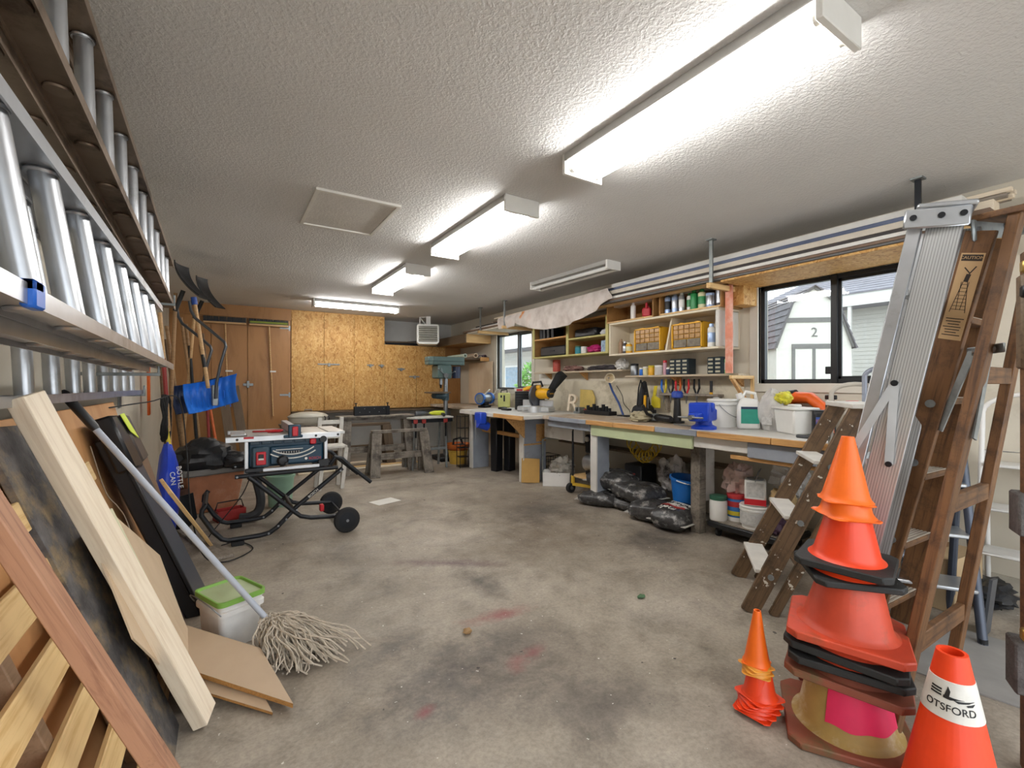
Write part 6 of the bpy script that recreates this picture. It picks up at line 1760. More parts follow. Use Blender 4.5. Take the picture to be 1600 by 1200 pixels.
def square_can():
    paint_pail((3.61, 2.06, 0.132), 'white pail with printed text panels on the dolly', 0.17, 0.105, handle=False, name='compound_pail')
    p = bpy.data.objects['compound_pail']
    MB().lathe([(0.1, 0.03), (0.106, 0.031), (0.1065, 0.13), (0.1, 0.131)], 24).build('label', mat('print_grey', '#bdbcb8', 0.6, var=0.2, scale=40), p)
    t = T('paint_can', 'square white paint can with a red base band on the pail', 'paint can', (3.62, 2.06, 0.314), 0.5)
    MB().bb((-0.075, -0.075, 0), (0.075, 0.075, 0.2)).build('can_body', 'white_plastic', t, bev=0.008)
    MB().bb((-0.0765, -0.0765, 0.008), (0.0765, 0.0765, 0.055)).build('red_band', 'saw_red', t)
    MB().bb((-0.078, -0.06, 0.07), (-0.0755, 0.06, 0.185)).bb((-0.06, -0.078, 0.07), (0.06, -0.0755, 0.185)).build('print_panel', 'print_grey', t)
    MB().lathe([(0.06, 0.2), (0.062, 0.21), (0.0, 0.211)], 20).build('lid', 'steel', t)
    MB().tube([(-0.075, 0, 0.19), (-0.07, -0.02, 0.25), (0, -0.04, 0.29), (0.07, -0.02, 0.25), (0.075, 0, 0.19)], 0.003, 6).build('wire_handle', 'steel', t)
square_can()
film('pink_plastic', '#e3c7c0', 0.75, 0.35)
film('milky_plastic', '#e6e4e0', 0.7, 0.3)
blob('plastic_bag', (3.74, 2.27, 0.46), (0.11, 0.13, 0.14), 'pink_plastic', 'pink-white shopping bag above the detergent tub', 'plastic bag', 6, 0.4, 3.0)
blob('plastic_bag', (3.80, 1.88, 0.52), (0.12, 0.14, 0.13), 'milky_plastic', 'milky plastic bag beside the paint can', 'plastic bag', 3, 0.45, 3.0)
blob('wood_chips_bag', (3.66, 1.86, 0.34), (0.09, 0.09, 0.16), mat('chips', '#c2a678', 0.8, var=0.4, scale=22, bump=0.6, bscale=30), 'clear bag of wood chips beside the paint can', 'bag', 2, 0.4, 4.0)
blob('purple_bag', (3.57, 1.87, 0.2), (0.07, 0.08, 0.07), mat('purple_bag', '#4a3146', 0.5, var=0.2, bump=0.5, bscale=20), 'dark purple bag at the near end of the dolly', 'bag', 8, 0.4, 3.0, flat=0.068)
# ---------------------------------------------------------------- shelving above the bench
mat('lime_wood', '#b9b070', 0.6, var=0.1, scale=4)
mat('cream_wood', '#ddd2bb', 0.6, var=0.06, scale=4)
wood('brown_ply', '#8a6234', '#a97c46', axis='Y', ring=2, scale=3)
XS = 3.78

def shelf_cabinet():
    t = T('open_cabinet', 'open cabinet with pale green shelf edges at the far side', 'cabinet', (3.93, 4.64, 1.64))
    MB().bb((XR - 0.012, 3.9, 1.64), (XR, 5.4, 2.09)).build('back_panel', 'brown_ply', t, w=True)
    for y in (3.895, 4.62, 5.38):
        MB().bb((XS + 0.012, y, 1.64), (XR - 0.012, y + 0.022, 2.09)).build('upright', 'brown_ply', t, w=True)
        MB().bb((XS, y - 0.012, 1.64), (XS + 0.012, y + 0.034, 2.09)).build('face_strip', 'lime_wood', t, w=True)
    for y0, y1, z, m in ((3.92, 4.62, 1.64, 'lime_wood'), (4.645, 5.38, 1.64, 'lime_wood'), (3.92, 4.62, 1.845, 'lime_wood'), (4.645, 5.38, 1.89, 'raw_edge'), (3.92, 4.62, 2.07, 'brown_ply'), (4.645, 5.38, 2.07, 'lime_wood')):
        MB().bb((XS + 0.003, y0, z), (XR - 0.012, y1, z + 0.022)).build('shelf', m, t, w=True, bev=0.002)
shelf_cabinet()

def white_shelf():
    t = T('white_box_shelf', 'cream box shelf holding the yellow drawer units', 'shelf', (3.91, 3.15, 1.6))
    MB().bb((XR - 0.01, 2.47, 1.6), (XR, 3.84, 1.97)).build('back_panel', 'cream_wood', t, w=True)
    MB().bb((3.75, 2.47, 1.6), (XR - 0.01, 3.84, 1.62)).build('bottom_board', 'cream_wood', t, w=True, bev=0.003)
    MB().bb((3.75, 2.47, 1.95), (XR - 0.01, 3.84, 1.972)).build('top_board', 'cream_wood', t, w=True, bev=0.003)
    MB().bb((3.75, 3.82, 1.62), (XR - 0.01, 3.84, 1.95)).build('end_board', 'cream_wood', t, w=True, bev=0.003)
    MB().bb((3.75, 2.47, 1.62), (XR - 0.01, 2.505, 1.95)).build('end_board', 'white_paint', t, w=True, bev=0.01)
    b = MB().add([(3.77, 3.05, 1.62), (4.06, 3.05, 1.62), (4.06, 3.05, 1.95), (3.86, 3.05, 1.95), (3.77, 3.07, 1.62), (4.06, 3.07, 1.62), (4.06, 3.07, 1.95), (3.86, 3.07, 1.95)], [(0, 1, 2, 3), (7, 6, 5, 4), (0, 4, 5, 1), (1, 5, 6, 2), (2, 6, 7, 3), (3, 7, 4, 0)])
    b.build('divider', 'cream_wood', t, w=True)
white_shelf()
def cubby(y0, y1, label):
    t = T('plywood_cubby', label, 'cubby', (3.91, (y0 + y1) / 2, 1.974), 0, 'plywood cubbies under the lumber rack')
    z0, z1 = 1.974, 2.235
    MB().bb((XR - 0.01, y0, z0), (XR, y1, z1)).build('back_panel', 'brown_ply', t, w=True)
    for y in (y0, y1 - 0.016):
        MB().bb((3.75, y, z0), (XR - 0.01, y + 0.016, z1)).build('side_panel', 'brown_ply', t, w=True, bev=0.002)
    MB().bb((3.75, y0 + 0.016, z1 - 0.016), (XR - 0.01, y1 - 0.016, z1)).build('top_panel', 'brown_ply', t, w=True)
    MB().bb((3.75, y0 + 0.016, z0), (XR - 0.01, y1 - 0.016, z0 + 0.014)).build('floor_panel', 'pine', t, w=True)
cubby(2.44, 3.13, 'plywood cubby full of spray cans next to the window')
cubby(3.20, 3.88, 'plywood cubby holding the red jug')

def drawer_unit(y0, y1, z0, label):
    t = T('parts_drawer_unit', label, 'drawer unit', (3.83, (y0 + y1) / 2, z0), 0, 'yellow parts drawer units')
    ym = mat('unit_yellow', '#dfa720', 0.45, var=0.05)
    w_, h_ = y1 - y0, 0.25
    MB().bb((3.80, y0, z0), (3.96, y1, z0 + h_)).build('case', ym, t, w=True, bev=0.005)
    for y in (y0, y1 - 0.012):
        MB().bb((3.78, y, z0), (3.80, y + 0.012, z0 + h_)).build('frame_side', ym, t, w=True)
    for z in (z0, z0 + h_ - 0.012):
        MB().bb((3.78, y0, z), (3.80, y1, z + 0.012)).build('frame_rail', ym, t, w=True)
    for y in (y0 + 0.06, y1 - 0.1):
        MB().bb((3.82, y, z0 + h_), (3.9, y + 0.04, z0 + h_ + 0.012)).build('stack_lug', ym, t, w=True)
    dm = mat('drawer_smoke', '#b58f60', 0.25, var=0.25, scale=25)
    dm2 = mat('drawer_dark', '#7d7568', 0.25, var=0.35, scale=20)
    iw = w_ - 0.03
    for r in range(3):
        for c in range(5):
            ya = y0 + 0.015 + iw / 5 * c
            d = MB().bb((3.785, ya + 0.004, z0 + 0.103 + r * 0.046), (3.80, ya + iw / 5 - 0.004, z0 + 0.143 + r * 0.046)).build('drawer', dm, t, w=True, bev=0.002)
    for c in range(2):
        ya = y0 + 0.015 + iw / 2 * c
        MB().bb((3.785, ya + 0.005, z0 + 0.017), (3.80, ya + iw / 2 - 0.005, z0 + 0.095)).build('deep_drawer', dm2, t, w=True, bev=0.003)
drawer_unit(3.14, 3.49, 1.62, 'yellow parts drawer unit on the far side of the divider')
drawer_unit(2.66, 3.0, 1.62, 'yellow parts drawer unit on the window side of the divider')

def can(o, label, r, H, m, cap=None, kind='spray', group='spray cans in the cubby'):
    t = T('spray_can' if kind == 'spray' else 'tin_can', label, 'can', o, 0, group)
    if kind == 'spray':
        MB().lathe([(r, 0.0), (r, H * 0.78), (r * 0.8, H * 0.83), (r * 0.5, H * 0.86)], 16).build('can_body', m, t)
        MB().lathe([(r * 0.62, H * 0.84), (r * 0.6, H * 0.97), (r * 0.4, H), (0, H)], 14).build('cap', cap or 'white_plastic', t)
        MB().lathe([(r * 1.01, H * 0.2), (r * 1.015, H * 0.21), (r * 1.015, H * 0.6), (r * 1.0, H * 0.61)], 16).build('label', cap or 'white_plastic', t)
    else:
        MB().lathe([(r, 0.0), (r * 1.03, 0.003), (r, 0.008), (r, H - 0.006), (r * 1.03, H - 0.003), (r * 0.95, H), (0, H - 0.003)], 18).build('can_body', m, t)
        MB().lathe([(r * 1.01, H * 0.15), (r * 1.012, H * 0.16), (r * 1.012, H * 0.8), (r * 1.0, H * 0.81)], 18).build('label', cap or 'white_plastic', t)
cz = 1.989
mat('can_blue', '#9db4d8', 0.3, 0.3)
mat('can_green', '#2f8a4e', 0.35)
mat('can_silver', '#b9bcc2', 0.3, 0.7)
mat('can_dark', '#3a3436', 0.35)
mat('can_cream', '#cfcba0', 0.4)
can((3.80, 3.06, cz), 'black-topped blue spray can at the far end of the cubby', 0.03, 0.2, 'can_blue', 'black_plastic')
can((3.80, 2.975, cz), 'pale blue spray can second in the cubby', 0.03, 0.2, 'can_blue', 'can_silver')
can((3.80, 2.895, cz), 'silver spray can third in the cubby', 0.028, 0.19, 'can_silver', 'white_plastic')
can((3.82, 2.82, cz), 'white bottle with a green stripe in the cubby', 0.026, 0.17, 'white_plastic', 'can_green')
can((3.80, 2.755, cz), 'green squeeze bottle in the cubby', 0.034, 0.19, 'can_green', 'can_green')
can((3.80, 2.67, cz), 'cream spray can with a green label in the cubby', 0.036, 0.18, 'can_cream', 'can_green')
can((3.81, 2.59, cz), 'short pale blue tin in the cubby', 0.04, 0.13, 'can_blue', 'can_silver', 'tin')
can((3.84, 2.515, cz), 'tall dark tin with a red label in the cubby', 0.034, 0.2, 'can_dark', 'can_silver', 'tin')
def red_jug():
    t = T('red_jug', 'red plastic jug with a handle in the second cubby', 'jug', (3.84, 3.36, cz), 0.6)
    MB().bb((-0.07, -0.045, 0), (0.07, 0.045, 0.10)).build('body', mat('jug_red', '#c22b3a', 0.4), t, bev=0.015)
    MB().tube([(-0.06, 0, 0.09), (-0.055, 0, 0.145), (0.02, 0, 0.15), (0.04, 0, 0.1)], 0.012).build('handle', 'jug_red', t)
    MB().cyl((0.05, 0, 0.10), (0.05, 0, 0.13), 0.018).build('cap', 'white_plastic', t)
    can((3.80, 3.52, cz), 'white spray bottle beside the red jug', 0.028, 0.18, 'white_plastic', 'white_plastic', group='bottles beside the red jug')
red_jug()
can((3.82, 2.585, 1.62), 'white and blue spray can beside the yellow drawers', 0.035, 0.22, 'white_plastic', 'can_blue', group='cans on the cream shelf')
can((3.84, 3.74, 1.62), 'brown bottle at the far end of the cream shelf', 0.025, 0.17, mat('bottle_brown', '#9a7a5c', 0.4), 'bottle_brown', group='cans on the cream shelf')
can((3.82, 3.66, 1.62), 'dark bottle second on the cream shelf', 0.025, 0.14, 'can_dark', 'can_silver', group='cans on the cream shelf')
can((3.80, 3.58, 1.62), 'small yellow bottle beside the yellow drawers', 0.035, 0.12, 'unit_yellow', 'can_cream', group='cans on the cream shelf')
blob('tape_roll', (3.86, 3.055 + 0.06, 1.66), (0.04, 0.02, 0.04), mat('tape_brown', '#7a5a38', 0.5), 'brown tape roll tucked beside the divider', 'tape', 2, 0.05)

def wall_shelf(y0, y1, z, x0, label, brackets):
    t = T('wall_shelf', label, 'shelf', (3.98, (y0 + y1) / 2, z), 0, 'long wall shelves above the bench')
    MB().bb((x0, y0, z - 0.02), (XR - 0.002, y1, z)).build('shelf_board', wood('shelf_plank', '#a2927c', '#c2b29a', axis='Y', scale=4), t, w=True, bev=0.002)
    for y in brackets:
        b = MB().add([(x0 + 0.03, y, z - 0.02), (XR - 0.012, y, z - 0.02), (XR - 0.012, y, z - 0.12), (x0 + 0.03, y + 0.025, z - 0.02), (XR - 0.012, y + 0.025, z - 0.02), (XR - 0.012, y + 0.025, z - 0.12)], [(0, 1, 2), (5, 4, 3), (0, 3, 4, 1), (1, 4, 5, 2), (2, 5, 3, 0)])
        b.build('bracket', 'raw_edge', t, w=True)
wall_shelf(2.36, 3.72, 1.375, 3.88, 'wall shelf with small parts organisers near the window', (2.42, 3.1))
wall_shelf(3.78, 5.55, 1.45, 3.9, 'wall shelf of odds and ends under the open cabinet', (4.55, 5.3))

def organiser(y, z, cols, rows, label):
    t = T('small_organiser', label, 'organiser', (3.96, y, z), 0, 'black small-parts organisers')
    w_ = cols * 0.075
    MB().bb((3.92, y - w_ / 2, z), (4.04, y + w_ / 2, z + rows * 0.038 + 0.008)).build('case', mat('organiser_blue', '#20303a', 0.45), t, w=True, bev=0.003)
    for r in range(rows):
        for c in range(cols):
            ya = y - w_ / 2 + c * 0.075
            d = MB().bb((3.912, ya + 0.004, z + 0.006 + r * 0.038), (3.92, ya + 0.071, z + 0.04 + r * 0.038)).build('drawer', 'organiser_blue', t, w=True)
            MB().bb((3.909, ya + 0.014, z + 0.014 + r * 0.038), (3.912, ya + 0.061, z + 0.032 + r * 0.038)).build('label_card', mat('card_cream', '#bdb99f', 0.6), d, w=True)
organiser(3.02, 1.375, 3, 4, 'three-column black organiser with paper labels')
organiser(2.62, 1.375, 2, 4, 'two-column black organiser with paper labels')
for i, (y, r, H, m, lid, lab) in enumerate(((3.62, 0.045, 0.13, 'steel', 'dark_metal', 'jar of grey screws on the near wall shelf'), (3.52, 0.022, 0.08, 'shovel_blue', 'white_plastic', 'small blue bottle on the near wall shelf'), (3.46, 0.03, 0.09, 'can_cream', 'white_plastic', 'pale jar on the near wall shelf'), (3.38, 0.034, 0.1, 'unit_yellow', 'tool_yellow', 'yellow jar on the near wall shelf'), (3.28, 0.045, 0.1, 'milky_plastic', 'white_plastic', 'milky tub on the near wall shelf'), (3.20, 0.02, 0.15, mat('pink_tube', '#c99aa6', 0.4), 'saw_red', 'pink tube standing on the near wall shelf'), (3.155, 0.024, 0.07, 'shovel_navy', 'white_plastic', 'navy jar beside the organiser'))):
    jar((3.93, y, 1.375), lab, r, H, m, lid)
blob('bag_of_parts', (3.98, 3.86, 1.51), (0.07, 0.08, 0.07), 'milky_plastic', 'clear bag of parts at the near end of the far shelf', 'bag', 5, 0.4, 3.0, flat=0.06)
blob('dark_cloth', (3.99, 4.2, 1.475), (0.08, 0.26, 0.035), mat('dark_cloth', '#4a4448', 0.9, var=0.4, scale=14), 'dark cloth heaped on the far wall shelf', 'cloth', 7, 0.5, 3.0, flat=0.025)
blob('brown_cloth', (3.99, 4.75, 1.48), (0.08, 0.18, 0.045), mat('brown_cloth', '#7d5c54', 0.9, var=0.3, scale=14), 'brown cloth lump on the far wall shelf', 'cloth', 3, 0.5, 3.0, flat=0.03)
tag(MB().lathe([(0.05, 0), (0.055, 0.02), (0.055, 0.16), (0.05, 0.17), (0, 0.172)], 18, Mx.Translation((3.99, 5.12, 1.45))).build('red_coil', mat('red_wire', '#b04a3c', 0.5, var=0.3, scale=40), w=True), 'red wire spool standing on the far wall shelf', 'spool')
# contents of the open cabinet
def case_box(name, y0, y1, z, h, m, lab, cat='case', depth=0.2):
    t = T(name, lab, cat, (3.92, (y0 + y1) / 2, z))
    MB().bb((3.83, y0, z), (3.83 + depth, y1, z + h)).build('shell', m, t, w=True, bev=0.02)
    MB().bb((3.824, (y0 + y1) / 2 - 0.05, z + h * 0.45), (3.83, (y0 + y1) / 2 + 0.05, z + h * 0.6)).build('latch', 'dark_metal', t, w=True)
case_box('black_case', 4.72, 5.3, 1.662, 0.14, 'black_case', 'long black case in the lower left bay of the open cabinet')
case_box('router_case', 4.15, 4.55, 1.867, 0.11, 'black_case', 'black case on the upper right shelf of the open cabinet')
for i, (y, m, lab) in enumerate(((5.28, 'tool_grey', 'grey binder first on the top left shelf'), (5.2, 'black_plastic', 'black binder second on the top left shelf'), (5.11, 'black_plastic', 'black binder third on the top left shelf'), (5.01, 'dark_metal', 'slim dark binder fourth on the top left shelf'))):
    tag(MB().bb((3.85, y, 1.912), (4.03, y + 0.06, 2.05)).build('binder', m, w=True, bev=0.004), lab, 'binder', 'binders in the open cabinet')
blob('ear_muffs', (3.9, 4.02, 1.90), (0.06, 0.09, 0.05), mat('muff_white', '#cfd0d2', 0.4, var=0.3, scale=20), 'white ear muffs on the upper right shelf', 'ear muffs', 4, 0.35, 3.0, flat=0.033)
jar((3.86, 4.50, 1.662), 'teal tub in the lower right bay', 0.045, 0.1, mat('teal_tub', '#2f8a98', 0.45), 'green_lid')
jar((3.85, 4.38, 1.662), 'white tub in the lower right bay', 0.04, 0.085, 'white_plastic', 'white_plastic')
blob('magenta_bag', (3.87, 4.2, 1.71), (0.07, 0.11, 0.05), mat('magenta', '#b51f6a', 0.45, var=0.2), 'magenta pouch in the lower right bay', 'pouch', 6, 0.3, 2.5, flat=0.047)
tag(MB().bb((3.83, 3.95, 1.662), (3.95, 4.06, 1.80)).build('patterned_tin', mat('blue_white', '#8fa5bd', 0.45, var=0.5, scale=40), w=True, bev=0.006), 'blue and white patterned carton in the lower right bay', 'carton')

def red_post():
    t = T('pink_post', 'salmon painted upright board between the shelves and the window', 'post', (3.82, 2.38, 1.38))
    MB().bb((3.78, 2.36, 1.375), (3.80, 2.425, 2.16)).build('face_board', mat('salmon_paint', '#d98a70', 0.6, var=0.12, dirt='#e3b8a6', dirt_at=0.55), t, w=True, bev=0.002)
    MB().bb((3.80, 2.40, 1.4), (3.86, 2.42, 2.16)).build('side_board', mat('orange_side', '#b8602f', 0.6), t, w=True)
    o = MB().bb((3.86, 2.30, 1.98), (XR - 0.005, 2.42, 2.19)).build('chipboard_block', 'osb_board', w=True, bev=0.003)
    tag(o, 'chipboard end block beside the salmon post', 'block')
red_post()
can((3.84, 2.44, 1.375), 'green caulking tube at the window end of the shelf', 0.024, 0.16, mat('caulk_green', '#7fd08a', 0.4), 'white_plastic', group='caulking tubes')
def triangle_frame():
    t = T('wooden_bracket', 'raw wooden triangular bracket beside the window trim', 'bracket', (3.85, 2.37, 1.12))
    board('top_piece', (3.72, 2.335, 1.34), (XR - 0.01, 2.335, 1.34), 0.03, 0.03, 'pine', parent=t)
    board('wall_piece', (XR - 0.02, 2.335, 1.33), (XR - 0.02, 2.335, 1.02), 0.03, 0.03, 'pine', parent=t)
    board('brace', (3.74, 2.335, 1.33), (XR - 0.03, 2.335, 1.04), 0.03, 0.03, 'raw_edge', parent=t)
triangle_frame()

# ---------------------------------------------------------------- lumber rack hung from the ceiling
def hanger(y, label, zb=2.10):
    t = T('rack_hanger', label, 'rack hanger', (3.55, y, zb), 0, 'steel hangers that carry the lumber')
    MB().bb((3.535, y - 0.015, zb), (3.55, y + 0.015, ZC)).build('strap', 'dark_metal' if y < 2 else 'galvanised', t, w=True)
    MB().bb((3.51, y - 0.03, ZC - 0.01), (3.575, y + 0.03, ZC)).build('top_plate', 'galvanised', t, w=True)
    MB().bb((3.50, y - 0.02, zb), (XR - 0.005, y + 0.02, zb + 0.045)).build('cross_arm', 'pine', t, w=True, bev=0.003)
hanger(1.02, 'steel ceiling hanger behind the aluminium ladder')
hanger(2.40, 'steel ceiling hanger beside the salmon post')
hanger(5.80, 'steel ceiling hanger at the drop cloth')
hanger(6.55, 'farthest steel ceiling hanger over the far window')
RZ = 2.146
tag(MB().bb((3.58, 0.72, RZ), (XR - 0.01, 2.34, RZ + 0.018)).build('rack_deck', 'osb_board', w=True, bev=0.002), 'chipboard deck of the rack above the near window', 'board')
tag(MB().bb((3.58, 5.0, RZ), (XR - 0.01, 7.1, RZ + 0.018)).build('rack_deck', mat('white_deck', '#d8d0c4', 0.6), w=True, bev=0.002), 'white board deck of the rack over the far window', 'board')
sp = [  # x, z, width, height, y0, y1, material, label
    (3.60, 0.000, 0.05, 0.018, 0.85, 4.9, 'strip_grey', 'dark grey strip lowest at the front of the lumber rack'),
    (3.605, 0.020, 0.05, 0.02, 0.9, 4.6, 'strip_brown', 'brown strip just above the lowest one on the rack'),
    (3.61, 0.042, 0.06, 0.026, 0.8, 4.8, 'strip_white', 'white trim length third up on the rack'),
    (3.62, 0.070, 0.06, 0.022, 0.95, 4.4, 'strip_dark', 'thin dark length between the white trims'),
    (3.63, 0.094, 0.075, 0.042, 0.85, 4.75, 'strip_white2', 'thick cream trim length in the middle of the rack'),
    (3.65, 0.138, 0.08, 0.03, 0.95, 4.5, 'strip_navy', 'blue-grey metal length high on the rack'),
    (3.70, 0.170, 0.10, 0.05, 0.85, 3.7, 'strip_white', 'white gutter length on top of the rack'),
    (3.72, 0.000, 0.1, 0.06, 0.8, 4.6, 'pine', 'pine length behind the front strips'),
    (3.78, 0.062, 0.1, 0.07, 0.75, 4.2, 'strip_brown', 'brown boxed length at the back of the rack'),
    (3.90, 0.0, 0.1, 0.09, 0.75, 4.8, 'strip_white2', 'cream length against the wall on the rack'),
    (3.86, 0.135, 0.12, 0.06, 0.75, 3.2, 'pale_pine', 'pale lath bundle length at the top back of the rack'),
]
mat('strip_grey', '#5c5a58', 0.5, var=0.15)
mat('strip_brown', '#77604e', 0.6, var=0.2, scale=5)
mat('strip_white', '#dedcd6', 0.45, var=0.05)
mat('strip_white2', '#cfc6b6', 0.5, var=0.08)
mat('strip_dark', '#3a3432', 0.6, var=0.2)
mat('strip_navy', '#56607a', 0.4, 0.3, var=0.1)
for x, z, w_, h_, y0, y1, m, lab in sp:
    zz = RZ + 0.02 + z
    tag(board('lumber_length', (x, y0, zz + h_ / 2), (x, y1, zz + h_ / 2), w_, h_, m), lab, 'lumber', 'lengths stored on the lumber rack')
sp2 = [(3.60, 0.0, 0.06, 0.03, 4.9, 7.25, 'strip_brown', 'brown plank at the front of the far rack'), (3.63, 0.032, 0.06, 0.022, 4.85, 7.0, 'strip_white', 'white strip on the far rack'), (3.68, 0.056, 0.08, 0.03, 4.4, 6.9, 'strip_dark', 'dark plank on the far rack'), (3.75, 0.0, 0.1, 0.05, 4.95, 7.2, 'pine', 'pine plank in the middle of the far rack'), (3.74, 0.09, 0.1, 0.03, 3.8, 6.4, 'strip_brown', 'long brown plank on top of the far rack'), (3.9, 0.0, 0.12, 0.08, 4.9, 7.2, 'strip_dark', 'dark plank against the wall on the far rack'),
       (3.62, 0.125, 0.05, 0.02, 3.72, 6.2, 'pale_pine', 'pale thin strip above the drop cloth')]
for x, z, w_, h_, y0, y1, m, lab in sp2:
    zz = RZ + 0.02 + z
    tag(board('lumber_length', (x, y0, zz + h_ / 2), (x, y1, zz + h_ / 2), w_, h_, m), lab, 'lumber', 'lengths stored on the lumber rack')
for i in range(6):
    tag(board('lath', (3.83 + (i % 3) * 0.04, 0.70 - 0.02 * (i % 2), RZ + 0.225 + (i // 3) * 0.03), (3.84 + (i % 3) * 0.04, 1.6, RZ + 0.225 + (i // 3) * 0.03), 0.034, 0.026, 'pale_pine' if i % 2 else 'old_wood'), ['pale', 'grey'][(i + 1) % 2] + ' split lath ending above the wooden ladder, ' + ['lower left', 'lower middle', 'lower right', 'upper left', 'upper middle', 'upper right'][i] + ' of its bundle', 'lath', 'bundle of laths on the rack')

def drop_cloth():
    m, nt, b = _base('drop_cloth', 0.8, 0.0)
    n = _noise(nt, 5.0, 4.0)
    r = _ramp(nt, n.outputs['Fac'], [(0.3, hx('#b9ada4')), (0.55, hx('#d6cdc6')), (0.8, hx('#d2b9ae'))])
    n2 = _noise(nt, 3.2, 2.0)
    r2 = _ramp(nt, n2.outputs['Fac'], [(0.66, (0, 0, 0)), (0.72, (1, 1, 1))])
    nt.links.new(_mix(nt, r2.outputs['Color'], r.outputs['Color'], hx('#d98a45')), b.inputs['Base Color'])
    _bump(nt, b, n.outputs['Fac'], 0.3, 0.02)
    MATS['drop_cloth'] = m
    rnd = random.Random(2)
    def fn(u, v):
        y = 3.62 + u * 2.35
        sag = 0.20 * math.sin(PI * min(1, max(0, 1.25 * u - 0.02))) ** 0.8 if u < 0.82 else 0.05
        zt = 2.335 - 0.05 * u
        fold = 0.018 * math.sin(u * 33 + 3 * v) + 0.012 * math.sin(u * 61 + 1.3)
        if v < 0.35:
            k = v / 0.35
            return (3.78 - k * 0.225, y, zt + 0.012 - 0.02 * k)
        k = (v - 0.35) / 0.65
        drop = (0.12 + sag) * k
        return (3.548 + fold * k - 0.02 * math.sin(PI * k), y + 0.03 * math.sin(v * 5), zt - 0.01 - drop)
    tag(MB().sheet(fn, 70, 20, 0.003).build('drop_cloth', m, w=True), 'paint-stained drop cloth draped over the lumber rack', 'drop cloth')
drop_cloth()
# ---------------------------------------------------------------- ladders standing at the right
def L3(a, b, k):
    return V(a).lerp(V(b), k)

wood('splattered_wood', '#4b3826', '#6e553a', dirt='#352718', dirt_at=0.62, paint='#cfc9bb', paint_at=0.68)
def small_stepladder():
    """folded wooden stepladder leaning to the right"""
    t = T('short_wooden_stepladder', 'short paint-splattered wooden stepladder with white treads', 'stepladder', (2.72, 1.6, 0))
    nf, ff = V((2.50, 1.46, 0.0)), V((2.90, 1.77, 0.0))          # feet of the two front rails
    ax = (ff - nf).normalized()                                   # along the treads
    ln = V((0.61, -0.79, 0)).normalized()                         # the way it leans
    Ht, lean_ = 1.15, 0.54
    tops = [nf + ln * lean_ + ax * 0.06 + V((0, 0, Ht)), ff + ln * lean_ - ax * 0.08 + V((0, 0, Ht))]
    up = ln.cross(V((0, 0, 1)))
    for f, tp in zip((nf, ff), tops):
        board('front_rail', f, tp, 0.09, 0.028, 'splattered_wood', ax, parent=t)
        f2 = f + ln * 0.12
        t2 = tp + ln * 0.10 - V((0, 0, 0.06))
        board('rear_leg', f2, t2, 0.05, 0.028, 'splattered_wood', ax, parent=t)
    for k in (0.2, 0.47, 0.74):
        a, b = L3(nf, tops[0], k), L3(ff, tops[1], k)
        board('tread', a - ln * 0.02, b - ln * 0.02, 0.11, 0.022, mat('tread_white', '#d5d2cb', 0.6, var=0.1), (0, 0, 1), parent=t)
        for p, s in ((a, -1), (b, 1)):
            MB().cyl(p + ax * s * 0.014 + V((0, 0, -0.02)), p + ax * s * 0.024 + V((0, 0, -0.02)), 0.016, n=12).build('rod_washer', 'galvanised', t, w=True)
    board('top_plank', tops[0] - ax * 0.05 + ln * 0.05 + V((0, 0, 0.012)), tops[1] + ax * 0.05 + ln * 0.05 + V((0, 0, 0.012)), 0.2, 0.026, 'tread_white', parent=t)
    for k in (0.25, 0.6):
        a, b = L3(nf + ln * 0.12, tops[0] + ln * 0.1, k), L3(ff + ln * 0.12, tops[1] + ln * 0.1, k)
        board('rear_bar', a, b, 0.04, 0.02, 'splattered_wood', (0, 0, 1), parent=t)
small_stepladder()

